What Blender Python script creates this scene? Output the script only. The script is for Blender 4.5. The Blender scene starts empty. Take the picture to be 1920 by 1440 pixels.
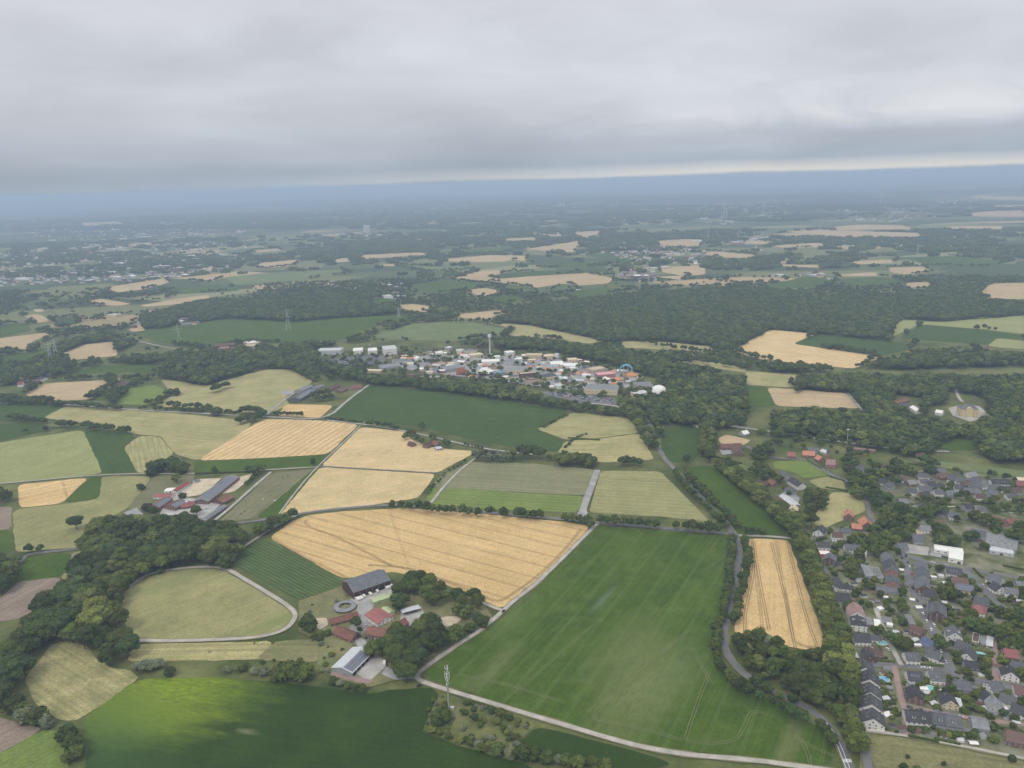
import bpy, math, random
import numpy as np
from mathutils import Vector, Matrix, noise
random.seed(7); RNG = np.random.default_rng(7)
S = bpy.context.scene
COL = S.collection
R = math.radians

# ------------------------------------------------------------------ camera
FPX, HC = 1443.0, 420.0
PITCH, ROLL = math.atan(379/1443.0), R(1.7)
cp, sp, ca, sa = math.cos(PITCH), math.sin(PITCH), math.cos(ROLL), math.sin(ROLL)
CF = np.array((0, cp, -sp)); U0 = np.array((0, sp, cp)); X0 = np.array((1.0, 0, 0))
CR = ca*X0 - sa*U0; CU = sa*X0 + ca*U0
cam_d = bpy.data.cameras.new("camera"); cam = bpy.data.objects.new("camera", cam_d); COL.objects.link(cam)
M = Matrix.Identity(4)
for i in range(3):
    M[i][0], M[i][1], M[i][2] = CR[i], CU[i], -CF[i]
M[2][3] = HC
cam.matrix_world = M
cam_d.sensor_width = 36; cam_d.lens = FPX/1920*36; cam_d.clip_start = 1; cam_d.clip_end = 250000
S.camera = cam

def at(px, py, z=0.0):
    """photo pixel -> point of the landscape at height z"""
    d = CF + (px-960)/FPX*CR + (720-py)/FPX*CU
    t = (z-HC)/min(d[2], -1e-4)
    return Vector((d[0]*t, d[1]*t, z))
def proj(x, y, z=0.0):
    v0, v1, v2 = x, y, z-HC
    dz = v0*CF[0]+v1*CF[1]+v2*CF[2]
    return 960+FPX*(v0*CR[0]+v1*CR[1]+v2*CR[2])/dz, 720-FPX*(v0*CU[0]+v1*CU[1]+v2*CU[2])/dz
def pts(s):
    return [tuple(float(q) for q in p.split(',')) for p in s.split()]

# ------------------------------------------------------------------ materials
def new_mat(name, rough=.9):
    m = bpy.data.materials.new(name); m.use_nodes = True
    nt = m.node_tree; b = nt.nodes['Principled BSDF']
    b.inputs['Roughness'].default_value = rough
    b.inputs['Specular IOR Level'].default_value = .2
    return m, nt, b
class N:
    """tiny node helper"""
    def __init__(s, nt): s.nt = nt
    def n(s, t, **k):
        o = s.nt.nodes.new(t)
        for a, v in k.items(): setattr(o, a, v)
        return o
    def l(s, a, b): s.nt.links.new(a, b)
    def put(s, sock, v):
        if hasattr(v, 'is_linked'): s.l(v, sock)
        else: sock.default_value = v
    def math(s, op, a, b=None, c=None, clamp=False):
        o = s.n('ShaderNodeMath', operation=op, use_clamp=clamp)
        s.put(o.inputs[0], a)
        if b is not None: s.put(o.inputs[1], b)
        if c is not None: s.put(o.inputs[2], c)
        return o.outputs[0]
    def mix(s, f, a, b):
        o = s.n('ShaderNodeMix', data_type='RGBA')
        s.put(o.inputs[0], f)
        s.put(o.inputs[6], a if hasattr(a, 'is_linked') else (*a, 1)); s.put(o.inputs[7], b if hasattr(b, 'is_linked') else (*b, 1))
        return o.outputs[2]
    def noise(s, vec, scale, detail=4, rough=.55, dist=0):
        o = s.n('ShaderNodeTexNoise'); s.put(o.inputs['Vector'], vec)
        o.inputs['Scale'].default_value = scale; o.inputs['Detail'].default_value = detail
        o.inputs['Roughness'].default_value = rough; o.inputs['Distortion'].default_value = dist
        return o.outputs[0]
    def rng(s, v, a, b, c=0.0, d=1.0):
        o = s.n('ShaderNodeMapRange'); s.put(o.inputs[0], v)
        for i, q in enumerate((a, b, c, d)): o.inputs[i+1].default_value = q
        return o.outputs[0]
    def scale(s, col, f):
        o = s.n('ShaderNodeVectorMath', operation='SCALE'); s.put(o.inputs[0], col); s.put(o.inputs[3], f)
        return o.outputs[0]
    def aniso(s, vec, a, la, lb):
        """coordinates measured along and across the direction a, in units of la and lb metres"""
        c = s.n('ShaderNodeCombineXYZ')
        for i, d in enumerate(((math.cos(a)/la, math.sin(a)/la, 0), (-math.sin(a)/lb, math.cos(a)/lb, 0))):
            q = s.n('ShaderNodeVectorMath', operation='DOT_PRODUCT'); s.put(q.inputs[0], vec); q.inputs[1].default_value = d; s.l(q.outputs['Value'], c.inputs[i])
        return c.outputs[0]
    def mapping(s, vec, rot, scl):
        o = s.n('ShaderNodeMapping'); s.put(o.inputs[0], vec)
        o.inputs['Rotation'].default_value = (0, 0, rot); o.inputs['Scale'].default_value = scl
        return o.outputs[0]

def plain(name, col, rough=.85, var=.18, scale=.25, coord='Object', metal=0, stain=None):
    """a weathered plain surface: broad and fine noise around one colour"""
    m, nt, b = new_mat(name, rough); g = N(nt)
    tc = g.n('ShaderNodeTexCoord').outputs[coord]
    a = g.noise(tc, scale, 5); f = g.noise(tc, scale*9, 3)
    v = g.math('MULTIPLY', g.rng(a, .25, .75, 1-var, 1+var), g.rng(f, .2, .8, 1-var*.6, 1+var*.6))
    rgb = g.n('ShaderNodeRGB'); rgb.outputs[0].default_value = (*col, 1)
    out = g.scale(rgb.outputs[0], v)
    if stain:
        out = g.mix(g.rng(g.noise(tc, scale*2.3, 4), .5, .75), out, stain)
    g.l(out, b.inputs['Base Color']); b.inputs['Metallic'].default_value = metal
    return m
def tiled(name, col, course=.35, rough=.75, var=.25):
    """roof tiles: fine courses down the slope plus blotchy weathering"""
    m, nt, b = new_mat(name, rough); g = N(nt)
    tc = g.n('ShaderNodeTexCoord').outputs['Object']
    a = g.noise(tc, .22, 5); f = g.noise(tc, 1.9, 4)
    sp_ = g.n('ShaderNodeSeparateXYZ'); g.l(tc, sp_.inputs[0])
    w = g.math('FRACT', g.math('DIVIDE', sp_.outputs[1], course*2))
    v = g.math('MULTIPLY', g.rng(a, .25, .75, 1-var, 1+var), g.rng(f, .2, .8, .75, 1.25))
    v = g.math('MULTIPLY', v, g.rng(w, 0, 1, .9, 1.08))
    oi = g.n('ShaderNodeObjectInfo').outputs['Random']
    v = g.math('MULTIPLY', v, g.rng(oi, 0, 1, .8, 1.25))
    rgb = g.n('ShaderNodeRGB'); rgb.outputs[0].default_value = (*col, 1)
    g.l(g.scale(rgb.outputs[0], v), b.inputs['Base Color'])
    return m
def solar(name='solar_cells'):
    m, nt, b = new_mat(name, .35); g = N(nt)
    b.inputs['Specular IOR Level'].default_value = .4
    tc = g.n('ShaderNodeTexCoord').outputs['Object']
    sx = g.n('ShaderNodeSeparateXYZ'); g.l(tc, sx.inputs[0])
    l1 = g.math('LESS_THAN', g.math('FRACT', g.math('DIVIDE', sx.outputs[0], 2.0)), .06)
    l2 = g.math('LESS_THAN', g.math('FRACT', g.math('DIVIDE', sx.outputs[1], 3.2)), .09)
    c = g.mix(g.math('MAXIMUM', l1, l2), (.085, .098, .125), (.25, .26, .28))
    g.l(c, b.inputs['Base Color'])
    return m
def leafmat(name, c1, c2, warm):
    m, nt, b = new_mat(name, .7); g = N(nt)
    oi = g.n('ShaderNodeObjectInfo').outputs['Random']
    tc = g.n('ShaderNodeTexCoord').outputs['Object']
    n1 = g.noise(tc, 7.0, 3)
    c = g.mix(oi, c1, c2)
    o2 = g.math('FRACT', g.math('MULTIPLY', oi, 17.31)); o3 = g.math('FRACT', g.math('MULTIPLY', oi, 41.7))
    c = g.mix(g.rng(o2, .72, 1, 0, .55), c, (.095, .10, .015)); c = g.mix(g.rng(o3, .75, 1, 0, .6), c, (.026, .052, .020)); c = g.scale(c, g.rng(o3, 0, 1, .66, 1.36))
    c = g.mix(g.rng(n1, .45, .75, 0, .6), c, warm)
    c2_ = g.scale(c, g.rng(g.noise(tc, 26, 2), .2, .8, .62, 1.35))
    g.l(c2_, b.inputs['Base Color'])
    b.inputs['Subsurface Weight'].default_value = 0
    return m
LEAF = [leafmat('leaves_dark', (.024, .043, .006), (.046, .070, .010), (.068, .094, .016)),
        leafmat('leaves_mid', (.046, .072, .009), (.080, .106, .015), (.112, .135, .024)),
        leafmat('leaves_light', (.10, .128, .022), (.14, .162, .034), (.18, .19, .05)),
        leafmat('leaves_silver', (.12, .145, .085), (.15, .17, .10), (.20, .21, .13))]
BARK = plain('bark', (.09, .07, .05), .95)

_mc = {}
def MAT(k):
    if k in _mc: return _mc[k]
    C = dict(white=(.66, .65, .62), cream=(.55, .47, .33), grey=(.28, .29, .30), palegrey=(.45, .46, .47), darkgrey=(.09, .095, .10),
             brick=(.165, .098, .080), pinkbrick=(.30, .16, .135), darkbrick=(.11, .07, .06), wood=(.075, .035, .03), yellow=(.58, .47, .26), beige=(.45, .36, .26),
             red=(.42, .06, .05), green=(.36, .42, .24), blue=(.13, .20, .33), cyan=(.13, .36, .47), purple=(.28, .06, .34), orange=(.48, .21, .09),
             pink=(.55, .28, .30), rust=(.22, .08, .05), timber=(.20, .15, .11), steel=(.35, .36, .37), black=(.02, .02, .022), asphalt=(.135, .135, .14),
             concrete=(.33, .315, .295), sand=(.46, .395, .28), gravel=(.34, .315, .275), paving=(.27, .265, .26), redpaving=(.26, .185, .17),
             glassdark=(.035, .045, .055), tyre=(.02, .02, .02), line=(.75, .75, .73), water=(.17, .43, .44), bluewater=(.14, .34, .47), silver=(.42, .43, .45), lorryred=(.35, .04, .04))
    T = dict(roof_dark=(.054, .055, .060), roof_slate=(.098, .102, .112),roof_blue=(.075,.10,.16), roof_brown=(.115, .072, .062), roof_redbrown=(.155, .072, .055), roof_red=(.215, .085, .078), roof_orange=(.37, .165, .11), roof_brightred=(.24, .058, .055), roof_grey=(.17, .175, .18), roof_pink=(.24, .15, .14))
    if k in T: m = tiled(k, T[k])
    elif k == 'solar': m = solar()
    elif k in ('asphalt', 'gravel', 'concrete', 'paving', 'redpaving', 'sand'):
        m = plain(k, C[k], .95, .28, .07, 'Object', 0)
    elif k in ('water', 'bluewater'): m = plain(k, C[k], .08, .05)
    elif k == 'glassdark': m = plain(k, C[k], .15, .2)
    else: m = plain(k, C[k], .6 if k in ('steel', 'silver', 'lorryred') else .8, .12, .3)
    _mc[k] = m
    return m

# ------------------------------------------------------------------ meshes and objects
class MB:
    def __init__(s): s.v, s.f, s.mi, s.mats = [], [], [], []
    def _m(s, m):
        m = MAT(m) if isinstance(m, str) else m
        if m not in s.mats: s.mats.append(m)
        return s.mats.index(m)
    def poly(s, vs, fs, m):
        o = len(s.v); k = s._m(m)
        s.v += [tuple(v) for v in vs]
        for f in fs: s.f.append(tuple(o+i for i in f)); s.mi.append(k)
        return s
    def box(s, c, d, m, rz=0, rx=0, ry=0):
        x, y, z = d[0]/2, d[1]/2, d[2]/2
        vs = [Vector(q) for q in ((-x,-y,-z),(x,-y,-z),(x,y,-z),(-x,y,-z),(-x,-y,z),(x,-y,z),(x,y,z),(-x,y,z))]
        if rz or rx or ry:
            Q = Matrix.Rotation(rz, 3, 'Z') @ Matrix.Rotation(ry, 3, 'Y') @ Matrix.Rotation(rx, 3, 'X'); vs = [Q @ v for v in vs]
        vs = [v + Vector(c) for v in vs]
        return s.poly(vs, [(3,2,1,0),(4,5,6,7),(0,1,5,4),(1,2,6,5),(2,3,7,6),(3,0,4,7)], m)
    def tube(s, a, b, r0, r1, m, n=8):
        a, b = Vector(a), Vector(b); d = (b-a).normalized()
        u = d.orthogonal().normalized(); w = d.cross(u)
        vs = []
        for q, r in ((a, r0), (b, r1)):
            for i in range(n):
                t = 2*math.pi*i/n; vs.append(q + r*(math.cos(t)*u + math.sin(t)*w))
        fs = [(i, (i+1) % n, n+(i+1) % n, n+i) for i in range(n)] + [tuple(range(n-1, -1, -1)), tuple(range(n, 2*n))]
        return s.poly(vs, fs, m)
    def lathe(s, prof, m, n=20, c=(0,0,0)):
        vs, fs = [], []
        for r, z in prof:
            for i in range(n):
                t = 2*math.pi*i/n; vs.append((c[0]+r*math.cos(t), c[1]+r*math.sin(t), c[2]+z))
        for k in range(len(prof)-1):
            for i in range(n): fs.append((k*n+i, k*n+(i+1) % n, (k+1)*n+(i+1) % n, (k+1)*n+i))
        return s.poly(vs, fs, m)
    def mesh(s, name, smooth=False):
        me = bpy.data.meshes.new(name); me.from_pydata(s.v, [], s.f)
        for m in s.mats: me.materials.append(m)
        me.polygons.foreach_set('material_index', s.mi)
        if smooth: me.polygons.foreach_set('use_smooth', [True]*len(me.polygons))
        me.update(); return me
    def build(s, name, parent=None, smooth=False):
        return link(name, s.mesh(name, smooth), parent)
def link(name, data, parent=None):
    o = bpy.data.objects.new(name, data); COL.objects.link(o)
    if parent is not None: o.parent = parent
    return o
def tag(o, label=None, cat=None, group=None, kind=None):
    if label: o['label'] = label
    if cat: o['category'] = cat
    if group: o['group'] = group
    if kind: o['kind'] = kind
    return o
def thing(name, label, cat, loc, rz=0, group=None):
    o = link(name, None); o.location = loc; o.rotation_euler = (0, 0, rz)
    return tag(o, label, cat, group)
def copy_tree(src, loc, rz, label, group, scl=None):
    r = src.copy(); COL.objects.link(r); r.location = loc; r.rotation_euler = (0, 0, rz)
    if scl: r.scale = scl
    r['label'] = label
    if group: r['group'] = group
    elif 'group' in r: del r['group']
    for ch in src.children:
        c = ch.copy(); COL.objects.link(c); c.parent = r
        for g in ch.children:
            d = g.copy(); COL.objects.link(d); d.parent = c
    return r
# ------------------------------------------------------------------ light, sky, haze
SUN_EL, SUN_AZ = 52, 215
S.view_settings.view_transform = 'Standard'; S.view_settings.look = 'None'; S.view_settings.gamma = 1
S.view_settings.exposure = 0.0
wd = bpy.data.worlds.new("World"); S.world = wd; wd.use_nodes = True
nt = wd.node_tree; g = N(nt); nt.nodes.clear()
sky = g.n('ShaderNodeTexSky', sky_type='NISHITA', sun_disc=False); sky.sun_elevation = R(SUN_EL); sky.sun_rotation = R(SUN_AZ); sky.altitude = 400; sky.dust_density = 3
bg1 = g.n('ShaderNodeBackground'); g.l(sky.outputs[0], bg1.inputs[0]); bg1.inputs[1].default_value = .06
# an even cloud deck: where a sight line meets the deck decides its tone, thinner and brighter overhead, open to the clear air only at the rim
tc = g.n('ShaderNodeTexCoord').outputs['Generated']
sx = g.n('ShaderNodeSeparateXYZ'); g.l(tc, sx.inputs[0]); X_, Y_, Z_ = sx.outputs
az = g.math('ARCTAN2', X_, Y_)
def sheet_noise(ka, kz, det, dist=.4, off=0.0, rough=.5):
    c = g.n('ShaderNodeCombineXYZ'); g.put(c.inputs[0], g.math('MULTIPLY_ADD', az, ka, off)); g.put(c.inputs[1], g.math('MULTIPLY_ADD', Z_, kz, off*.37))
    return g.noise(c.outputs[0], 1.0, det, rough, dist)
n_big = sheet_noise(2.4, 9, 4, .5, 3.0); n_det = sheet_noise(7.0, 24, 6, .7, 8.0, .55); n_fine = sheet_noise(20, 60, 5, .6, 1.0, .6)
zz = g.math('ADD', Z_, g.math('MULTIPLY', g.math('SUBTRACT', n_big, .5), .022))
ramp = g.n('ShaderNodeValToRGB'); cr = ramp.color_ramp; cr.interpolation = 'EASE'
stops = [(0.0, (.43, .505, .60)), (.018, (.425, .49, .575)), (.042, (.49, .535, .61)), (.075, (.60, .635, .695)), (.12, (.665, .69, .745)), (.22, (.71, .73, .78)), (.45, (1.0, 1.01, 1.05)), (1.0, (1.6, 1.61, 1.65))]
while len(cr.elements) < len(stops): cr.elements.new(.5)
for e, (p, c) in zip(cr.elements, stops): e.position = p; e.color = (*c, 1)
g.l(zz, ramp.inputs[0])
v = g.math('MULTIPLY', g.rng(n_big, .3, .7, .89, 1.10), g.math('MULTIPLY', g.rng(n_det, .25, .75, .95, 1.05), g.rng(n_fine, .25, .75, .99, 1.01)))
cloud = g.scale(ramp.outputs[0], v)
# the deck is thicker and duller to the left of the view, thinner and broken to the right
cloud = g.scale(cloud, g.rng(az, -.65, .6, .93, 1.04))
thin = g.math('MULTIPLY', g.math('MULTIPLY', g.rng(zz, .040, .066), g.rng(zz, .115, .075)), g.rng(az, -.05, .40))
thin = g.math('MULTIPLY', thin, g.rng(n_det, .36, .60, .1, .75))
cloud = g.mix(thin, cloud, (.82, .835, .865))
zr = g.math('ADD', Z_, g.math('MULTIPLY', g.math('SUBTRACT', n_det, .5), .008))
rim = g.math('MULTIPLY', g.rng(zr, .001, .005), g.rng(zr, .019, .004))
rim = g.math('MULTIPLY', rim, g.rng(az, -.30, .25, .03, .80))
cloud = g.mix(rim, cloud, (.88, .83, .74))
cloud = g.mix(g.rng(Z_, .0025, -.003), cloud, (.40, .47, .56))
bg2 = g.n('ShaderNodeBackground'); g.l(cloud, bg2.inputs[0]); bg2.inputs[1].default_value = 1.0
mx = g.n('ShaderNodeMixShader'); mx.inputs[0].default_value = .93
g.l(bg1.outputs[0], mx.inputs[1]); g.l(bg2.outputs[0], mx.inputs[2])
wo = g.n('ShaderNodeOutputWorld'); g.l(mx.outputs[0], wo.inputs[0])
wd.cycles.sampling_method = 'MANUAL'; wd.cycles.sample_map_resolution = 512
sd = bpy.data.lights.new("sun", 'SUN'); so = bpy.data.objects.new("sun", sd); COL.objects.link(so)
sd.energy = 1.5; sd.angle = R(10); sd.color = (1, .95, .87)
az_, el_ = R(SUN_AZ), R(SUN_EL)
sdir = Vector((math.sin(az_)*math.cos(el_), math.cos(az_)*math.cos(el_), math.sin(el_)))
so.rotation_euler = sdir.to_track_quat('Z', 'Y').to_euler(); so.location = (0, 0, 900)
cy = S.cycles
cy.use_denoising = True; cy.max_bounces = 4; cy.diffuse_bounces = 2; cy.volume_bounces = 0; cy.transparent_max_bounces = 4; cy.glossy_bounces = 2
cy.use_adaptive_sampling = False

hz = MB().box((0, 0, 213.5), (130000, 130000, 429), 'white').build('haze')
tag(hz, 'thin pale blue summer haze over the whole countryside', 'haze', kind='stuff')
hm = bpy.data.materials.new('haze_air'); hm.use_nodes = True; hn = hm.node_tree; hn.nodes.clear()
pv = hn.nodes.new('ShaderNodeVolumePrincipled'); pv.inputs['Density'].default_value = HAZE if 'HAZE' in globals() else 1.08e-4
pv.inputs['Color'].default_value = (.575, .735, .935, 1); pv.inputs['Anisotropy'].default_value = 0.0
ho = hn.nodes.new('ShaderNodeOutputMaterial'); hn.links.new(pv.outputs[0], ho.inputs['Volume'])
hz.data.materials.clear(); hz.data.materials.append(hm)

# ------------------------------------------------------------------ ground
def wpos(g): return g.n('ShaderNodeNewGeometry').outputs['Position']
def ground_mat():
    m, nt, b = new_mat('ground_cover', .95); g = N(nt); P = wpos(g)
    n1 = g.noise(P, 1/70, 6); n2 = g.noise(P, 1/6, 4)
    near = g.mix(g.rng(n1, .35, .65), (.044, .062, .013), (.13, .138, .045))
    near = g.scale(near, g.rng(n2, .25, .75, .8, 1.2))
    # distant patchwork of small fields between woods
    vo = g.n('ShaderNodeTexVoronoi', voronoi_dimensions='2D'); g.put(vo.inputs['Vector'], g.mapping(P, .3, (1/430, 1/230, 1))); vo.inputs['Scale'].default_value = 1
    vr = g.n('ShaderNodeSeparateColor'); g.l(vo.outputs['Color'], vr.inputs[0])
    c = g.mix(g.math('GREATER_THAN', vr.outputs[0], .45), (.044, .066, .022), (.075, .100, .034))
    c = g.mix(g.math('GREATER_THAN', vr.outputs[1], .64), c, (.135, .145, .058))
    c = g.scale(c, g.rng(g.noise(P, 1/40, 5), .25, .75, .8, 1.2))
    c = g.mix(g.math('GREATER_THAN', vr.outputs[0], .86), c, (.36, .27, .15))
    c = g.mix(g.math('GREATER_THAN', vr.outputs[0], .93), c, (.20, .20, .10))
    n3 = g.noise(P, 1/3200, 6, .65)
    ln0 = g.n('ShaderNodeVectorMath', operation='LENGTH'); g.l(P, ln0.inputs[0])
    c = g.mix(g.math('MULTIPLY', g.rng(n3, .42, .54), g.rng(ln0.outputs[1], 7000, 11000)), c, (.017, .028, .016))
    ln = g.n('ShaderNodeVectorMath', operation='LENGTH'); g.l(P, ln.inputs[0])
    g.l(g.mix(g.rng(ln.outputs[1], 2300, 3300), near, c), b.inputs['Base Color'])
    return m
mb = MB(); n = 96
rings = [0, 3000, 12000, 30000, 60000]
vs = [(0, 0, 0)] + [(r*math.cos(2*math.pi*i/n), r*math.sin(2*math.pi*i/n), 0) for r in rings[1:] for i in range(n)]
fs = [(0, 1+i, 1+(i+1) % n) for i in range(n)] + [(1+k*n+i, 1+(k+1)*n+i, 1+(k+1)*n+(i+1) % n, 1+k*n+(i+1) % n) for k in range(len(rings)-2) for i in range(n)]
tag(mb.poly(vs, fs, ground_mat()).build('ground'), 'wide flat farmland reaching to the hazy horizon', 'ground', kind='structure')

_fm = [0]
def field_mat(name, c1, c2, rows=None, streak=.25, lines=None, big=55, blotch=.0, bcol=None, patches=(), fine=.26):
    """crop or meadow: broad tone, fine texture, streaks along the working direction, wheel tracks, patches of other growth"""
    _fm[0] += 1
    m, nt, b = new_mat(name, .95); g = N(nt); P = wpos(g)
    col = g.mix(g.rng(g.noise(P, 1/big, 5, .6), .32, .68), c1, c2)
    v = g.rng(g.noise(P, 1/2.6, 4, .65), .28, .72, 1-fine, 1+fine)
    if rows is not None:
        a = rows
        st = g.noise(g.aniso(P, a, 200, 3.6), 1.0, 3, .6)
        v = g.math('MULTIPLY', v, g.rng(st, .28, .72, 1-streak, 1+streak))
    v = g.math('MULTIPLY', v, g.rng(g.noise(P, 1/11, 5, .6), .25, .75, .88, 1.12))
    col = g.scale(col, v)
    if blotch:
        bl = g.rng(g.noise(P, 1/22, 6, .62, .4), .62-blotch*.25, .74)
        col = g.mix(g.math('MULTIPLY', bl, blotch), col, bcol)
    for (px, py, rx, ry, pc, st_) in patches:
        q = at(px, py)
        sub = g.n('ShaderNodeVectorMath', operation='SUBTRACT'); g.put(sub.inputs[0], P); sub.inputs[1].default_value = q
        mp = g.aniso(sub.outputs[0], rows or 0, rx, ry)
        ln = g.n('ShaderNodeVectorMath', operation='LENGTH'); g.l(mp, ln.inputs[0])
        d = g.math('ADD', ln.outputs[1], g.math('MULTIPLY', g.math('SUBTRACT', g.noise(g.aniso(P, rows or 0, 34, 11), 1, 6, .65), .5), 1.3))
        fl = g.rng(g.noise(g.aniso(P, rows or 0, 9, 3), 1, 5, .7), .34, .62, .45, 1)
        col = g.mix(g.math('MULTIPLY', g.math('MULTIPLY', g.rng(d, 1.5, .25), st_), fl), col, pc)
    if lines:
        for (ang, spc, off, wid, pair, lc, st_) in lines:
            vm = g.n('ShaderNodeVectorMath', operation='DOT_PRODUCT'); g.put(vm.inputs[0], P)
            vm.inputs[1].default_value = (-math.sin(ang), math.cos(ang), 0)
            s_ = g.math('ADD', vm.outputs['Value'], g.math('MULTIPLY', g.math('SUBTRACT', g.noise(P, 1/60, 2), .5), 2.0))
            s_ = g.math('ADD', s_, off)
            fr = g.math('MULTIPLY', g.math('ABSOLUTE', g.math('SUBTRACT', g.math('FRACT', g.math('DIVIDE', s_, spc)), .5)), spc)
            if pair: fr = g.math('ABSOLUTE', g.math('SUBTRACT', fr, pair))
            k = g.rng(fr, wid*.75, wid*.35)
            k = g.math('MULTIPLY', k, g.rng(g.noise(P, 1/14, 4), .3, .6, .35, 1))
            col = g.mix(g.math('MULTIPLY', k, st_), col, lc)
    g.l(col, b.inputs['Base Color'])
    return m
PAL = dict(wheat=((.445, .31, .138), (.535, .38, .18)), wheatpale=((.43, .33, .17), (.54, .41, .215)), stubble=((.48, .355, .18), (.58, .435, .23)),
           hay=((.235, .225, .095), (.34, .30, .14)), meadow=((.182, .182, .072), (.258, .242, .105)), pale=((.205, .222, .078), (.255, .262, .108)),
           green=((.034, .068, .002), (.056, .094, .005)), dark=((.030, .060, .006), (.044, .078, .010)), beet=((.014, .034, .001), (.024, .050, .002)),
           bright=((.105, .155, .03), (.15, .19, .04)), lawn=((.10, .135, .05), (.14, .165, .065)), soil=((.185, .145, .112), (.235, .185, .145)), rough=((.13, .13, .055), (.20, .185, .085)),
           gardens=((.05, .07, .016), (.125, .13, .045)), paddock=((.125, .125, .062), (.165, .155, .085)), tan=((.345, .262, .15), (.42, .32, .185)), mown=((.165, .165, .085), (.205, .20, .105)))
FIELDS = []      # photo outlines, also used to keep woods off the fields
def ang(p, q):
    a, b = at(*p), at(*q); return math.atan2(b.y-a.y, b.x-a.x)
def sheet(name, P, m, z):
    mb = MB(); mb.poly([(p.x, p.y, z) for p in P], [tuple(range(len(P)))], m)
    o = mb.build(name)
    if o.data.polygons[0].normal.z < 0: o.data.flip_normals()
    return o
def smooth_poly(P, it=1):
    """round each corner off over a few metres"""
    if not it: return P
    Q = []
    for i, p in enumerate(P):
        a, b = P[i-1], P[(i+1) % len(P)]; d = min(2+.008*p.length, .3*(p-a).length, .3*(b-p).length)
        q, r = p+(a-p).normalized()*d, p+(b-p).normalized()*d
        Q += [q, (q+r)*.25+p*.5, r]
    P = []
    for a, b in zip(Q, Q[1:]+Q[:1]):                 # hand worked borders are never quite straight
        n = max(1, int((b-a).length/8)) if a.length < 2600 else 1
        for i in range(n):
            q = a.lerp(b, i/n); P.append(q+Vector((noise.noise(q*.045), noise.noise(q*.045+Vector((50, 9, 0))), 0))*1.3+Vector((noise.noise(q*.2), noise.noise(q*.2+Vector((7, 70, 0))), 0))*1.2)
    return P
def field(name, pal, s, row=None, label=None, lines=None, round_=1, **k):
    pp = pts(s); FIELDS.append(pp)
    a = ang(row[:2], row[2:]) if row else None
    if lines: lines = [(ang(l[0][:2], l[0][2:]), *l[1:]) for l in lines]
    m = field_mat(name, *PAL[pal], rows=a, lines=lines, **k)
    P = smooth_poly([at(*p) for p in pp], round_)
    o = sheet(name, P, m, .20+.006*len(FIELDS))
    tag(o, label or (name.replace('_', ' ')+' among the hedges and woods of the plain'), 'field', kind='structure')
    return o
TL = (.20, .135, .06)
# --- foreground
field('wheat_field', 'wheat', '505,1008 540,982 570,968 640,959 760,953 900,963 1000,973 1060,979 1102,986 1103,992 1060,1042 1000,1098 945,1138 928,1140 895,1122 850,1102 790,1084 735,1072 690,1080 640,1084',
      (540,1000,790,1075), lines=[((520,1003,900,1115), 26, 4, 1.0, 1.0, TL, .75), ((590,970,600,1060), 400, 100, 1.2, 1.0, TL, .35)], label='broad golden wheat field above the big barn, wheel tracks across it', streak=.16, big=90, blotch=.55, bcol=(.36,.29,.13))
field('crop_field', 'green', '1119,986 1240,996 1366,1004 1364,1040 1366,1100 1350,1150 1342,1200 1348,1240 1380,1276 1440,1312 1500,1342 1540,1368 1562,1402 1560,1434 1440,1430 1330,1415 1200,1397 1000,1338 880,1298 808,1274 796,1264 832,1234 900,1188 952,1152 1002,1107 1062,1047',
      (850,1240,1118,1000), lines=[((900,1280,1150,1000), 27, 6, .9, .9, (.11,.15,.045), .5)], label='large smooth green crop field in the middle of the foreground', streak=.2, blotch=.5, bcol=(.10,.14,.04),
      patches=((1200,1300,70,28,(.15,.175,.06),.75), (1180,1220,60,26,(.13,.155,.055),.6), (920,1260,45,9,(.14,.155,.065),.55), (960,1160,40,14,(.12,.15,.055),.45), (1380,1060,40,24,(.085,.14,.04),.4), (1130,1125,26,3,(.12,.17,.13),.6), (1480,1400,40,7,(.17,.17,.08),.5), (1270,1250,50,14,(.10,.14,.05),.5)))
field('beet_field', 'beet', '262,1273 400,1271 520,1278 640,1294 692,1301 745,1292 800,1289 824,1302 815,1330 790,1372 870,1402 960,1427 1030,1450 1080,1480 150,1480 166,1400 152,1352 200,1312',
      (300,1290,700,1340), label='very dark green crop field along the bottom edge', streak=.12, big=40, blotch=.25, bcol=(.022,.060,.015),
      patches=((318,1292,70,40,(.17,.235,.012),1.0), (255,1345,60,26,(.145,.205,.012),.95), (205,1350,40,36,(.075,.125,.02),.7), (190,1420,40,40,(.04,.085,.02),.6), (462,1372,9,3,(.20,.19,.10),.7)))
field('vegetable_field', 'dark', '480,1011 502,1012 640,1086 640,1100 555,1127 530,1112 437,1062 442,1040', (450,1050,600,1110), lines=[((450,1060,560,1120), 4.6, 0, 1.9, 0, (.125,.15,.08), .62), ((455,1060,640,1088), 16, 0, 1.6, 0, (.13,.15,.08), .3)], streak=.2, label='dark green vegetable plot in narrow rows beside the wheat')
field('horse_meadow', 'meadow', '222,1122 258,1088 310,1072 380,1065 420,1069 460,1092 510,1121 548,1145 555,1160 532,1184 480,1195 400,1199 262,1202 240,1182 222,1150', (260,1190,500,1100), streak=.14, blotch=.45, bcol=(.30,.28,.125), big=60, label='oval yellow green meadow ringed by a pale riding track', patches=((520,1165,40,10,(.14,.19,.05),.7),(300,1100,60,10,(.14,.18,.06),.6)))
field('dry_paddock', 'hay', '250,1208 400,1205 512,1203 500,1236 320,1240 236,1240', (250,1225,500,1220), streak=.3, blotch=.5, bcol=(.17,.18,.07), label='dry grass strip south of the oval meadow')
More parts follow.
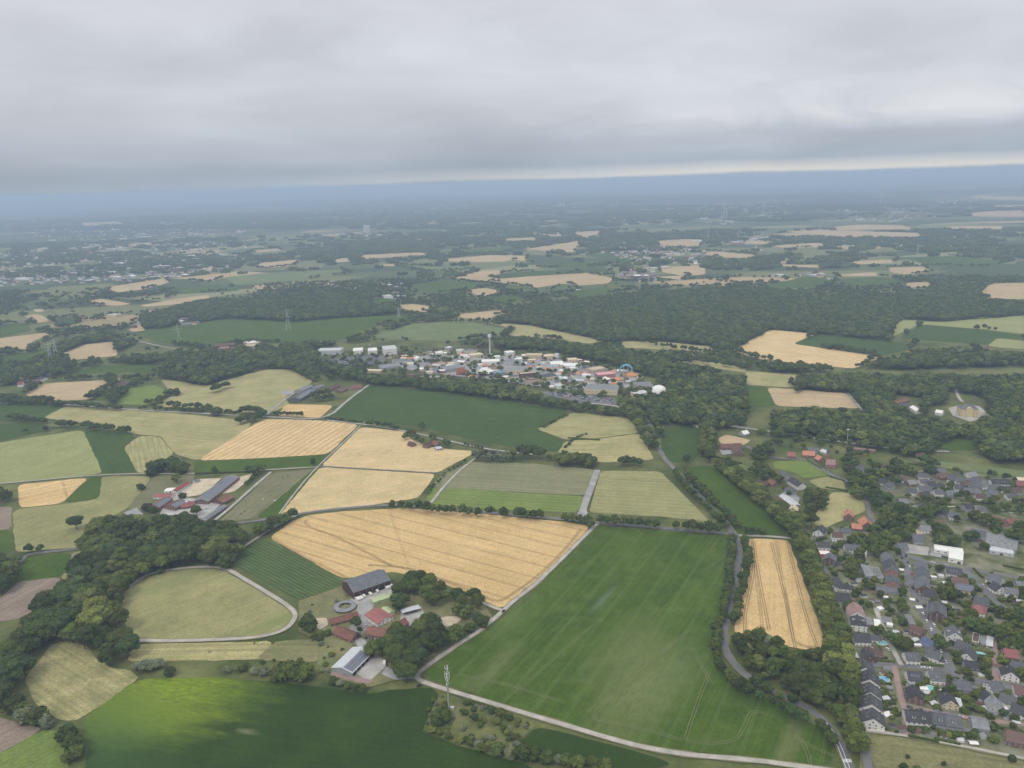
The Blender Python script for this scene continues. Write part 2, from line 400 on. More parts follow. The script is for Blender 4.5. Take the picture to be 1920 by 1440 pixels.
field('rough_pasture', 'rough', '515,1203 622,1196 628,1215 592,1242 480,1238', (520,1220,600,1220), blotch=.5, bcol=(.10,.13,.05), label='patchy pasture west of the long solar hall')
field('green_pasture', 'lawn', '592,1242 628,1215 655,1200 668,1200 628,1250 600,1255', label='small green pasture beside the solar hall')
field('hay_field', 'hay', '112,1190 142,1186 180,1232 205,1252 245,1257 262,1270 190,1322 142,1352 110,1352 60,1312 46,1272', (120,1240,220,1300), streak=.30, blotch=.9, bcol=(.125,.13,.05), big=30, fine=.4, label='mown hay field below the dark wood')
field('brown_field', 'soil', '-40,1335 0,1345 82,1366 0,1412 -60,1440', (0,1400,80,1360), label='bare brown field at the lower left edge')
field('grass_field', 'bright', '82,1366 122,1376 132,1402 122,1480 -60,1480 -40,1425 0,1412', (0,1430,110,1370), label='fresh green grass field in the lower left corner')
field('ploughed_field', 'soil', '40,1088 118,1082 98,1120 80,1152 0,1166 -30,1170 -20,1130 0,1122', (0,1150,110,1090), label='bare grey brown ploughed field west of the wood', big=25)
field('clover_field', 'green', '46,1046 136,1036 114,1082 28,1092', (40,1085,120,1045), label='dull green field above the ploughed one')
field('grass_strip', 'meadow', '138,1036 158,1034 154,1052 122,1088 116,1084', label='narrow grass strip beside the dark wood')
field('grey_field', 'soil', '-60,960 22,948 22,992 -60,1000', label='pale grey field at the left edge')
field('weedy_field', 'green', '-60,1000 22,993 26,1034 -60,1045', blotch=.5, bcol=(.13,.14,.07), label='weedy green field at the left edge')
field('stableside_meadow', 'meadow', '190,894 286,893 262,925 236,956 176,985 156,1026 28,1036 24,962 38,954 115,946 186,936', (40,1000,280,900), streak=.2, label='pale meadow left of the stable yard', blotch=.4, bcol=(.14,.18,.06))  # pale yellow green is the meadow's own grass colour
field('ripe_field', 'wheat', '33,909 166,896 116,944 37,953', (40,930,150,905), lines=[((45,915,50,950), 60, 0, 1.2, 1, TL, .6)], label='small orange ripe wheat field at the left')
field('clover_wedge', 'green', '168,896 191,894 186,935 118,944', label='green wedge beside the orange wheat')
field('stable_paddock', 'paddock', '290,893 365,889 362,905 300,935 262,955 240,955 262,925', label='worn paddock west of the stables', blotch=.5, bcol=(.10,.12,.05))
field('pale_meadow', 'pale', '-60,842 0,830 155,806 193,888 0,908 -60,915', (0,890,160,830), streak=.16, label='pale green meadow at the left')
field('maize_field', 'dark', '157,806 252,811 232,840 256,887 194,888', (170,810,225,885), streak=.25, label='blue green maize field with straight edges')
field('mown_meadow', 'hay', '232,840 262,817 300,819 326,850 310,863 292,872 276,887 258,887', (262,825,268,880), lines=[((262,825,280,885), 9, 0, 2.2, 0, (.17,.20,.075), .7)], label='striped mown meadow with a rounded end')
field('long_meadow', 'hay', '80,784 122,762 300,772 430,785 472,790 462,810 372,864 328,852 302,818 262,815 200,802 150,792', (120,775,440,800), streak=.22, blotch=.5, bcol=(.19,.205,.08), label='long yellowish meadow across the left middle ground')
field('stubble_field', 'stubble', '492,786 560,787 640,791 673,797 614,852 480,860 370,864', (420,840,520,795), lines=[((430,862,560,790), 12, 0, 4.2, 0, (.38,.255,.11), .9)], label='golden stubble field in straight harvested swaths')
field('grass_belt', 'green', '366,867 480,861 614,853 592,877 440,884 362,888', (370,880,600,860), label='green belt below the stubble field')
field('horse_paddock', 'paddock', '506,889 602,878 590,890 520,966 470,973 408,982', (420,970,520,890), blotch=.4, bcol=(.10,.125,.055), label='trampled horse paddock right of the stables', lines=[((440,938,560,920), 80, 0, 2, 0, (.25,.22,.15), .5)])
field('paddock_strip', 'green', '582,884 602,878 524,966 478,972', label='green strip along the right of the horse paddock')
field('barley_field', 'wheatpale', '676,801 760,809 772,826 820,841 888,846 886,852 820,887 700,880 602,874', (620,868,850,850), streak=.18, blotch=.45, bcol=(.40,.33,.15), label='pale barley field around the small farmstead', lines=[((640,865,720,810), 18, 0, 5, 0, (.50,.40,.21), .5)])
field('barley_plot', 'wheatpale', '600,876 700,882 818,889 784,934 700,947 562,962 522,968', (560,955,790,900), streak=.14, blotch=.7, bcol=(.33,.30,.13), label='pale barley field with greenish blotches')
field('striped_pasture', 'mown', '880,866 1000,870 1119,881 1098,930 804,914 830,890', (830,900,1100,915), lines=[((830,900,1100,915), 8, 0, 2.2, 0, (.13,.15,.065), .7)], streak=.3, label='grey brown overflow parking meadow in stripes')
field('striped_lawn', 'bright', '803,914 1098,931 1084,962 900,955 800,944', (830,930,1090,945), lines=[((830,930,1090,945), 10, 0, 2.2, 0, (.20,.225,.10), .6)], streak=.2, label='green parking meadow with thin pale stripes')
field('marked_meadow', 'meadow', '1126,883 1238,884 1332,979 1250,970 1104,962', (1130,920,1290,930), lines=[((1130,920,1290,930), 11, 0, 2.0, 0, (.30,.30,.15), .7)], streak=.22, label='green meadow with mown stripes right of the pale drive')
field('maize_sheet', 'dark', '610,784 650,752 692,722 760,728 900,746 1060,769 1062,777 1006,804 1052,821 1056,840 1040,848 960,838 870,822 800,801 690,790', (640,770,1000,800), streak=.15, blotch=.45, bcol=(.075,.115,.060), big=90, label='wide dark green field south of the amusement park')
field('fallow_meadow', 'hay', '1005,804 1075,774 1180,785 1198,812 1120,822 1060,825', (1020,800,1190,800), blotch=.6, bcol=(.14,.16,.065), streak=.2, label='yellow fallow meadow with green bushy blotches')
field('dry_meadow', 'hay', '1060,827 1120,824 1198,813 1228,862 1130,868 1044,851', (1060,850,1210,845), blotch=.5, bcol=(.40,.33,.16), label='dry yellow meadow beside the road')
field('beet_plot', 'dark', '1240,801 1313,801 1314,845 1300,866 1262,868 1240,846', label='small dark green plot between road and tree avenue')
field('long_crop_field', 'green', '1286,876 1342,873 1400,921 1470,986 1474,1004 1384,1001 1330,930', (1300,880,1440,1000), streak=.14, label='long deep green field between the two avenues')
field('ripe_wheat_field', 'wheat', '1401,1010 1479,1013 1512,1105 1546,1200 1536,1224 1460,1210 1375,1188', (1412,1010,1400,1190), lines=[((1462,1015,1496,1190), 27, 3, 1.0, 1.0, (.19,.13,.065), .8)], streak=.1, big=70, label='golden wheat field between avenue and village road', patches=((1515,1140,14,10,(.24,.23,.10),.5),))
field('rough_grass', 'rough', '1618,1372 1700,1382 1850,1412 1960,1436 1960,1500 1605,1500', (1620,1400,1900,1440), blotch=.6, bcol=(.085,.10,.04), label='brownish rough grass in the lower right corner')
field('scrub_ground', 'gardens', '858,1308 930,1332 1010,1360 962,1400 870,1398 792,1371 826,1302', blotch=.6, bcol=(.20,.19,.09), label='scrubby ground around the radio mast')
field('dark_crop_strip', 'beet', '1012,1364 1110,1388 1220,1418 1262,1434 1180,1450 1100,1437 966,1399', label='dark crop strip below the farm track')
# --- middle distance, left
field('drumlin_meadow', 'hay', '300,711 340,716 385,724 500,692 546,693 588,716 532,746 545,760 505,775 400,771 286,761 325,741', (320,760,520,740), streak=.25, blotch=.5, bcol=(.18,.20,.08), label='hummocky yellow meadow below the triangular wood')
field('small_wheat_field', 'wheat', '520,781 536,758 626,760 600,784', (530,775,610,770), label='small golden field by the solar barns')
field('pale_stubble', 'tan', '45,739 85,719 200,713 216,722 166,750 80,753', (60,745,200,718), streak=.2, label='pale pink stubble field at the left')
field('grass_wedge', 'green', '168,750 217,723 212,740 196,752', label='green wedge beside the pink stubble')
field('emerald_meadow', 'bright', '216,758 246,726 290,721 323,739 286,761', label='bright green meadow at the left')
field('dark_meadow', 'dark', '-60,757 125,760 80,784 -60,797', label='dark green field at the left edge')
field('dark_plot', 'dark', '-60,800 40,793 118,802 0,826 -60,836', label='dark plot below the hedge at the left edge')
field('green_slope', 'green', '126,703 180,686 320,683 300,696 285,700 210,698', label='mid green slope at the left')
field('big_green_field', 'green', '250,628 330,611 420,598 560,604 640,596 745,590 772,594 760,601 690,616 640,638 450,645 380,654 300,642', (280,630,740,600), label='wide blue green field behind the park', streak=.1)
field('curved_meadow', 'lawn', '692,632 772,606 870,601 960,618 942,630 860,640 760,638', (700,630,950,615), streak=.18, label='curved light green field behind the park')
field('yellow_margin', 'hay', '900,603 1000,611 1132,640 1108,645 1000,632 950,629 965,618', label='yellow grass margin along the big forest')
field('forest_meadow', 'hay', '1163,640 1250,642 1342,651 1330,660 1166,652', label='yellow meadow strip before the forest')
field('right_wheat_field', 'stubble', '1372,657 1443,618 1532,626 1486,645 1656,669 1602,692 1420,674', (1380,655,1620,680), lines=[((1400,650,1480,625), 14, 0, 4, 0, (.42,.29,.13), .6)], label='bright stubble field cut around a green corner')
field('corner_field', 'dark', '1487,645 1534,627 1716,646 1702,656 1656,668', label='dark green field inside the stubble field corner')
field('right_meadow', 'pale', '1668,634 1682,599 1770,604 1930,590 1930,628 1830,617 1726,608', label='pale green meadow at the right edge')
field('right_maize', 'dark', '1686,634 1727,609 1830,618 1930,631 1872,643 1830,646', label='dark maize field at the right edge')
field('pale_plot', 'pale', '1850,650 1870,634 1930,641 1930,656', label='pale plot at the right edge')
field('clearing_meadow', 'hay', '1228,672 1345,679 1400,691 1398,699 1330,690', label='hay meadow clearing by the forest')
field('reed_meadow', 'hay', '1398,696 1496,703 1488,727 1398,722', blotch=.5, bcol=(.16,.18,.08), label='reedy meadow right of the forest')
field('grass_corner', 'green', '1398,724 1438,726 1453,762 1399,762', label='green grass corner beside the tan field')
field('tan_field', 'tan', '1438,727 1590,738 1613,767 1456,762', (1450,745,1600,755), label='flat tan field before the manor wood')
field('small_tan_field', 'tan', '1346,823 1362,815 1412,826 1386,838 1350,832', label='small tan field behind the brown roofed farm')
field('village_lawn', 'bright', '1447,866 1512,863 1556,893 1506,898 1462,890', label='bright green lawn by the brick chapel')
field('village_paddock', 'lawn', '1372,867 1424,879 1424,892 1400,884', label='small bright paddock behind the avenue')
field('chapel_paddock', 'meadow', '1512,902 1560,893 1584,905 1586,922 1540,917', label='grass paddock below the chapel')
field('village_meadow', 'hay', '1522,972 1562,922 1622,930 1628,957 1600,968 1548,990 1528,986', blotch=.4, bcol=(.17,.19,.08), label='yellow meadow behind the orange roofed farm')
field('sports_field', 'green', '1756,842 1782,823 1828,826 1834,846', label='green sports field at the right')
field('green_common', 'lawn', '1690,858 1900,880 1930,884 1930,902 1900,894 1756,877', label='green common above the far village')
field('school_meadow', 'lawn', '1810,1027 1930,1048 1930,1080 1808,1060', label='grass field by the flat roofed school')
field('garden_ground', 'gardens', '1500,992 1640,985 1690,960 1720,950 1800,958 1930,962 1930,1424 1700,1380 1622,1370 1590,1240 1545,1100 1525,1030', blotch=.9, bcol=(.24,.225,.19), big=22, fine=.3, label='mixed gardens and yards between the village houses', round_=0)
field('garden_land', 'gardens', '1410,892 1445,875 1500,890 1530,920 1520,955 1490,962 1440,920', blotch=.7, bcol=(.07,.09,.04), big=22, label='yards around the dark roofed houses')
field('upper_gardens', 'gardens', '1640,900 1740,880 1930,900 1930,945 1700,945 1650,925', blotch=.9, bcol=(.22,.21,.18), big=20, fine=.3, label='gardens between the far village houses')
field('farmyard_grass', 'rough', '560,1128 640,1100 650,1120 740,1095 790,1095 850,1110 905,1128 925,1160 850,1210 770,1270 690,1290 600,1262 625,1215 560,1185', blotch=.7, bcol=(.075,.10,.04), big=20, label='grass and trodden ground around the big farm', round_=0)
FIELDS.append(pts('590,668 640,645 760,640 860,650 930,655 1030,660 1150,688 1210,705 1255,735 1240,750 1170,765 1000,740 850,722 700,700'))
for s in ('1775,735 1840,745 1858,775 1805,790 1765,770', '1680,742 1735,748 1735,770 1690,765'): FIELDS.append(pts(s))
far_tan = '''675,478 790,473 800,478 680,486|815,488 920,478 990,480 985,490 870,492|980,468 1085,452 1092,455 1076,473 1030,471|850,522 900,507 965,508 920,518 985,518 1080,508 1150,522 1140,532 1080,536 1055,532 1000,541 940,530|868,546 905,540 942,546 905,556|748,572 770,570 808,575 800,586 755,580|845,591 930,582 972,585 935,591 910,600 860,596|1230,501 1322,498 1322,515 1282,518 1240,510|1230,519 1292,516 1282,526|1228,453 1280,448 1322,450 1312,462 1240,462|1080,440 1092,434 1127,433 1126,440 1090,445|1020,440 1062,440 1056,443 1024,443|1295,472 1345,472 1417,478 1402,484 1350,483|1360,456 1420,450 1462,455 1420,459|1440,461 1540,455 1552,463 1480,466|1470,433 1560,432 1732,437 1722,444 1550,443|1560,426 1610,421 1690,422 1717,430 1580,431|1775,424 1882,424 1876,430 1780,429|1810,402 1840,397 1930,394 1930,406 1830,406|1860,385 1930,384 1930,388 1862,388|1808,370 1840,366 1930,370 1930,375 1850,374|1450,496 1545,497 1542,503 1460,499|1585,491 1682,486 1672,494 1610,496|1565,516 1642,510 1646,518 1570,518|1665,502 1732,500 1748,510 1700,516 1670,511|1833,550 1860,531 1930,530 1930,562 1850,560|205,541 215,536 310,522 318,530 270,543 215,549|157,567 190,560 247,570 220,574 165,571|262,573 330,561 392,553 392,562 340,570 272,576|145,551 180,547 180,556|43,591 75,590 97,602 65,607|60,580 97,580 70,587|-40,640 85,624 94,628 60,641 50,656 -40,652|240,619 262,608 273,620 250,623|353,526 385,520 417,522 390,530|362,508 405,500 402,508|480,502 490,493 567,486 552,497 500,504|-40,584 11,580 0,589|110,666 160,646 215,640 221,668 130,676|700,498 742,494 740,500|1690,532 1740,528 1750,536 1710,540|600,440 640,437 650,441 610,443|150,418 220,415 232,420 160,424|0,412 45,408 40,411|470,470 520,466 530,470 480,474|940,448 1000,445 1010,449 950,452|620,486 655,484 660,490 630,493'''
for q in far_tan.split('|'):
    a = pts(q); field('distant_wheat_field', 'tan', q, (*a[0], *a[1]), streak=.12, big=200, blotch=.35, bcol=(.34,.27,.14), label='far pale wheat field between distant hedges and woods')
far_green = '''735,497 830,500 920,496 960,487 1000,492 900,505 800,510|908,518 968,511 1130,500 1147,508 1110,511 985,519 940,523|760,536 840,525 932,535 860,546 820,549 770,541|800,586 835,578 862,580 836,591|1040,553 1110,540 1192,542 1120,554 1080,561|690,560 740,560 745,566 700,570|420,520 500,512 640,505 660,512 560,525 440,535|300,545 420,535 450,545 330,552|100,600 140,592 150,606 110,614|0,610 50,605 60,620 0,632|1430,540 1520,515 1560,520 1520,540|1560,523 1660,520 1700,530 1600,536|1700,485 1780,480 1900,490 1850,500 1740,498|850,470 960,462 975,470 880,478|1100,480 1160,470 1230,480 1180,492|0,668 60,662 100,650 95,662 40,680 0,688|140,682 175,677 165,686 120,695|900,560 960,555 1000,560 930,572|1000,500 1080,492 1140,495 1060,503'''
for q in far_green.split('|'):
    a = pts(q); field('distant_meadow', random.choice(['green', 'dark', 'lawn', 'green']), q, (*a[0], *a[1]), streak=.12, big=160, label='far green field between distant hedges and woods')
# ------------------------------------------------------------------ roads, tracks, yards
ROADS = []
def smooth_line(P, it=2):
    for _ in range(it):
        Q = [P[0]]
        for a, b in zip(P, P[1:]): Q += [a*.75+b*.25, a*.25+b*.75]
        P = Q+[P[-1]]
    return P
def ribbon(P, w, z, m, mb=None, off=0.0):
    mb = mb or MB(); vs = []
    for i, p in enumerate(P):
        d = (P[min(i+1, len(P)-1)]-P[max(i-1, 0)]); d.normalize(); nrm = Vector((-d.y, d.x, 0))
        vs += [p+nrm*(off+w/2), p+nrm*(off-w/2)]
    vs = [(v.x, v.y, z) for v in vs]
    mb.poly(vs, [(2*i, 2*i+1, 2*i+3, 2*i+2) for i in range(len(P)-1)], m)
    return mb
VERGE = plain('worn_verge', (.155, .150, .075), .95, .35, .05)
def road(name, s, w, m, label, z=None, it=2):
    P = smooth_line([at(*p) for p in pts(s)], it)
    ROADS.append((P, w))
    z = z or .85+.012*len(ROADS)
    if P[0].length < 2600:
        jig = MB(); n_ = len(P); vs = []
        D_ = []
        for a, b in zip(P, P[1:]): k = max(1, int((b-a).length/9)); D_ += [a.lerp(b, i/k) for i in range(k)]
        D_.append(P[-1])
        for i, p in enumerate(D_):
            d = D_[min(i+1, len(D_)-1)]-D_[max(i-1, 0)]; d.normalize(); q = Vector((-d.y, d.x, 0))
            e = w*.5+1.0+1.1*noise.noise(p*.06)+.7*noise.noise(p*.31); f = w*.5+1.0+1.1*noise.noise(p*.06+Vector((30, 0, 0)))+.7*noise.noise(p*.29+Vector((0, 40, 0)))
            vs += [p+q*max(e, w*.45), p-q*max(f, w*.45)]
        jig.poly([(v.x, v.y, z-.16) for v in vs], [(2*i, 2*i+1, 2*i+3, 2*i+2) for i in range(len(D_)-1)], VERGE)
        v_ = jig.build('road_verge')
        if v_.data.polygons[0].normal.z < 0: v_.data.flip_normals()
        tag(v_, 'worn grassy verge along the '+name.replace('_', ' '), 'verge', kind='structure')
    o = ribbon(P, w, z, m).build(name)
    if o.data.polygons[0].normal.z < 0: o.data.flip_normals()
    tag(o, label, 'road', kind='structure'); return P, z
MAIN, MZ = road('country_road', '1610,1478 1592,1440 1577,1400 1560,1368 1530,1338 1480,1311 1430,1288 1392,1262 1368,1236 1357,1210 1359,1178 1372,1122 1384,1062 1388,1030 1376,1000 1342,960 1302,920 1271,886 1246,862 1233,838 1221,806 1212,786 1197,777', 6.0, 'asphalt', 'winding asphalt country road lined by young trees')
mk = ribbon(MAIN[:16], .35, MZ+.05, 'line'); ribbon(MAIN[:16], .35, MZ+.05, 'line', mk, 2.6)
a_, b_ = MAIN[2], MAIN[5]; d_ = (b_-a_).normalized(); nn = Vector((-d_.y, d_.x, 0)); q0 = at(1588, 1428)
for i in range(6): mk.box((q0+nn*(i*1.1-2.75))+Vector((0, 0, MZ+.06)), (3.2, .55, .02), 'line', math.atan2(d_.y, d_.x))
tag(mk.build('road_marking'), 'white zebra crossing and centre line on the country road', 'road marking', kind='structure')
road('farm_track', '1119,983 1080,1022 1040,1062 1000,1100 962,1128 944,1146 905,1180 870,1202 825,1232 795,1254 779,1267 786,1278 850,1298 950,1328 1100,1373 1200,1402 1300,1418 1400,1425 1500,1438 1600,1452', 4.6, 'gravel', 'pale farm track curving between the green field and the farm')
road('farm_spur', '945,1146 925,1140 900,1128', 4, 'gravel', 'short spur from the track to the farm')
road('field_road', '400,992 440,982 530,971 570,963 640,954 720,948 760,947 870,958 1000,970 1080,976 1119,982 1200,987 1290,996 1376,1002', 5.6, 'asphalt', 'straight grey road in front of the golden field')
road('side_road', '1385,1005 1440,1006 1500,1012', 4.5, 'concrete', 'pale side road at the head of the narrow wheat field')
road('lane', '-40,1150 0,1112 25,1075 42,1046 60,1038 158,1029 200,1022', 4.5, 'asphalt', 'grey lane passing the dark wood')
road('parking_drive', '1120,882 1112,905 1100,935 1092,960 1088,976', 9, 'paving', 'wide pale drive between the parking meadows')
road('field_path', '808,944 830,915 860,884 886,864 905,848', 4, 'gravel', 'curved path lined with small trees')
road('farm_lane', '612,788 680,796 745,806 790,815 850,829 905,842 1000,853', 4, 'concrete', 'narrow lane past the small farmstead')
road('park_road', '40,750 122,759 250,769 400,777 520,783 612,788 650,752 692,722', 5, 'concrete', 'narrow tree lined road across the left middle ground')
road('barn_drive', '500,778 530,752 556,735', 4, 'concrete', 'straight drive to the solar barns')
road('meadow_path', '-40,910 0,908 192,890 292,889 366,889 480,883 596,876', 3.2, 'gravel', 'path between meadows')
road('field_edge', '598,875 700,881 822,888', 3.0, 'asphalt', 'dark track between the two barley fields')
road('barley_edge', '676,799 640,834 598,873 560,915 522,967', 2.2, 'gravel', 'narrow track along the barley edge')
road('stable_drive', '392,985 430,955 470,918 508,886', 4, 'concrete', 'straight drive along the horse paddock')
road('riding_track', '262,1202 330,1203 400,1201 480,1197 532,1185 556,1160 549,1143 510,1117 460,1088 425,1066 380,1063 310,1070 272,1080 240,1103', 4.6, 'gravel', 'pale sandy riding track around the oval meadow')
road('wood_track', '425,1066 440,1040 480,1010 540,975 560,966', 3, 'gravel', 'track between the wood and the vegetable plot')
road('avenue_street', '1500,985 1535,1045 1562,1110 1582,1180 1596,1245 1612,1330 1622,1400 1632,1470', 6, 'asphalt', 'shaded street under the big avenue trees')
road('village_street', '1655,985 1692,1040 1702,1075 1716,1112 1732,1152 1748,1182 1766,1222 1782,1258 1800,1273 1860,1284 1950,1296', 8.5, 'asphalt', 'main grey street running diagonally through the village')
road('cross_street', '1584,1238 1605,1244 1640,1248 1690,1250 1740,1254 1785,1262', 7, 'asphalt', 'cross street between white row houses')
road('back_lane', '1642,1142 1655,1180 1672,1215 1690,1249', 4, 'concrete', 'straight narrow lane behind the white houses')
road('brick_lane', '1676,1250 1682,1280 1690,1310 1698,1340 1700,1384', 4.5, 'redpaving', 'reddish paved lane behind the row houses')
road('lower_street', '1692,1322 1730,1332 1780,1342 1830,1350 1930,1362', 4.5, 'redpaving', 'reddish paved street at the lower right')
road('side_street', '1690,1040 1740,1056 1790,1066 1812,1072 1840,1102 1872,1138 1930,1172', 8, 'asphalt', 'wide side street curving to the right')
road('school_street', '1806,1068 1860,1076 1940,1090', 6, 'asphalt', 'street beside the school meadow')
road('right_lane', '1862,1196 1866,1240 1868,1286', 5, 'redpaving', 'red paved lane at the right')
road('meadow_track', '1612,1370 1700,1381 1780,1396 1860,1412 1960,1432', 3, 'gravel', 'gravel path along the lower village edge')
road('chapel_road', '1400,838 1440,858 1480,862 1512,861 1545,885 1590,905 1640,915 1700,908 1770,895 1850,905 1930,915', 6, 'asphalt', 'street past the chapel into the far village')
road('chapel_lane', '1622,928 1628,958 1640,985 1655,985', 5, 'asphalt', 'lane beside the yellow meadow')
road('park_path', '1770,952 1820,950 1850,952 1880,958 1900,964', 2.5, 'gravel', 'thin white curved path in the village green')
road('manor_drive', '1790,724 1796,745 1805,755', 5, 'gravel', 'pale drive to the yellow manor house')
road('railway', '1370,800 1460,812 1550,826 1640,838 1700,845 1780,848', 6, 'paving', 'railway cutting behind the village')
road('forest_road', '1590,738 1612,765 1628,782', 5, 'concrete', 'grey road at the edge of the tan field')
road('park_access', '1197,777 1170,765 1120,757 1060,757', 7, 'concrete', 'access road of the visitors car park')
road('valley_road', '260,640 300,650 345,657', 5, 'concrete', 'pale road at the left behind the woods')
def yard(name, s, m, label, z=.78):
    o = sheet(name, [at(*p) for p in pts(s)], MAT(m), z+.003*len(YARDS)); YARDS.append(pts(s)); tag(o, label, 'yard', kind='structure')
YARDS = []
yard('parking_apron', '1083,962 1096,953 1102,962 1096,975 1086,976', 'concrete', 'pale apron at the lower end of the parking drive')
yard('farmyard', '655,1125 670,1135 740,1112 745,1102 735,1095 668,1122', 'concrete', 'concrete apron before the big barn')
yard('farmyard', '672,1132 700,1122 700,1140 692,1160 705,1172 690,1178 675,1196 700,1212 690,1225 670,1212 655,1180 668,1150', 'paving', 'grey yard between the farm buildings')
yard('farmyard', '752,1150 790,1138 795,1150 770,1175 750,1168', 'concrete', 'pale yard below the white carport')
yard('farmyard', '662,1262 680,1244 699,1222 718,1238 724,1251 693,1278', 'concrete', 'pale concrete yard beside the long solar hall')
yard('paved_strip', '620,1260 661,1268 700,1277 690,1284 622,1268', 'redpaving', 'reddish paving before the long solar hall')
yard('driveway', '724,1251 745,1262 780,1262 786,1274 740,1276 715,1265', 'paving', 'driveway between hall and track')
yard('sand_pit', '826,1160 838,1157 854,1157 866,1162 856,1170 840,1176 832,1174', 'sand', 'sandy play area beside the farm garden')
yard('riding_circle', '590,1160 612,1160 616,1172 600,1182 588,1175', 'sand', 'small sandy riding circle')
yard('riding_arena', '372,899 416,897 398,914 376,929 352,933 345,925', 'sand', 'sandy riding arena between the stable wings')
yard('riding_arena', '446,896 474,888 462,905 440,922 415,928 425,914', 'sand', 'sandy arena right of the long stable roof')
yard('stable_yard', '322,930 372,900 345,925 352,934 378,938 402,945 424,938 386,972 350,976 300,966 306,950', 'concrete', 'pale yard between the stables')
yard('stable_yard', '232,962 256,953 270,965 242,970', 'paving', 'parking yard beside the stables')
yard('visitor_car_park', '597,677 660,668 720,667 727,680 664,692 633,686', 'asphalt', 'wide asphalt car park at the left of the amusement park')
yard('visitor_car_park', '1012,736 1035,733 1090,740 1152,747 1156,755 1170,762 1129,757 1087,754 1029,743', 'asphalt', 'long car park in front of the amusement park')
yard('visitor_car_park', '778,708 800,703 835,708 830,716 785,714', 'concrete', 'small car park by the park hedge')
yard('park_plaza', '735,690 800,665 900,668 1000,668 1100,685 1200,700 1200,712 1100,735 1010,725 920,712 850,705', 'paving', 'paved grounds between the park attractions')
yard('manor_court', '1778,766 1800,760 1836,762 1856,780 1820,792 1786,780', 'gravel', 'gravel court of the yellow manor house')
yard('sand_ring', '1856,839 1900,838 1908,845 1862,845', 'sand', 'pale sandy riding ring at the right')
yard('school_yard', '1700,1020 1742,1027 1740,1043 1692,1037', 'concrete', 'pale school yard')
yard('school_yard', '1750,1030 1806,1040 1806,1052 1760,1046 1742,1042', 'paving', 'paved yard by the white flat roofed hall')
yard('sand_box', '1716,994 1742,994 1740,1002 1720,1003', 'sand', 'sandy playground in the village')
yard('manure_yard', '458,640 470,637 484,640 498,644 480,650 455,649', 'sand', 'pale sandy heap yard of a far farm')
yard('brown_yard', '1348,842 1372,840 1386,850 1354,854', 'paving', 'paved yard of the brown roofed farm')
yard('dark_yard', '1462,928 1480,918 1500,935 1494,950 1475,944', 'paving', 'parking yard between the dark low halls')
yard('slurry_yard', '525,736 545,731 552,738 530,742', 'paving', 'dark silage yard by the solar barns')
yard('greenhouse_sheet', '647,540 690,532 682,539 655,544', 'white', 'white plastic sheeting over a distant field')
yard('greenhouse_sheet', '704,533 750,528 756,532 722,536', 'white', 'white plastic sheeting right of a distant copse')
yard('pale_field_edge', '1052,545 1086,541 1090,544 1056,547', 'palegrey', 'pale roofs of distant glasshouses')
# wheel tracks in the crop
def tracks(name, lines, m, label, w=.8, z=.62, gap=1.1):
    mb = MB()
    for s in lines:
        P = smooth_line([at(*p) for p in pts(s)], 2)
        for o in (-gap, gap): ribbon(P, w, z, m, mb, o)
    tag(mb.build(name), label, 'wheel track', kind='structure')
cm = plain('trodden_crop', (.15, .17, .075), .95, .3, .05)
tracks('wheel_track', ['1395,1020 1335,1060 1320,1070', '1562,1418 1510,1395 1490,1378', '1285,1388 1320,1396 1380,1392 1398,1358 1405,1338 1420,1334 1450,1345', '1285,1388 1300,1340 1330,1260', '860,1265 900,1276 945,1282 1000,1300 1060,1318', '1335,1035 1340,1020 1342,1016', '1280,1218 1300,1215 1310,1240 1335,1285', '1500,1385 1515,1412 1520,1440', '1112,1348 1180,1362 1280,1388', '1112,1348 1128,1322 1200,1262 1290,1182', '965,1302 1000,1270 1090,1190 1130,1160'], cm, 'pale wheel tracks across the green crop field', .5)
cm2 = plain('tramline', (.185, .13, .068), .95, .3, .05)
tracks('wheel_track', ['1410,1014 1415,1060 1406,1110 1397,1150 1396,1190', '1413,1016 1423,1080 1434,1140 1442,1182', '1446,1018 1462,1080 1474,1130 1488,1205', '1476,1016 1492,1080 1512,1160 1532,1214', '1493,1205 1510,1214 1532,1215'], cm2, 'dark wheel tracks along the narrow wheat field', .62, .70)
tracks('wheel_track', ['510,1008 560,1040 640,1078 650,1083', '1090,992 1060,1030 1010,1080 960,1115 935,1130 905,1118 850,1096 780,1068 735,1062 690,1060', '575,975 570,985 640,1010 735,1062'], plain('tramline_wheat', (.24, .16, .075), .95, .3, .05), 'brown wheel tracks around the edge of the broad wheat field', .6, .60)
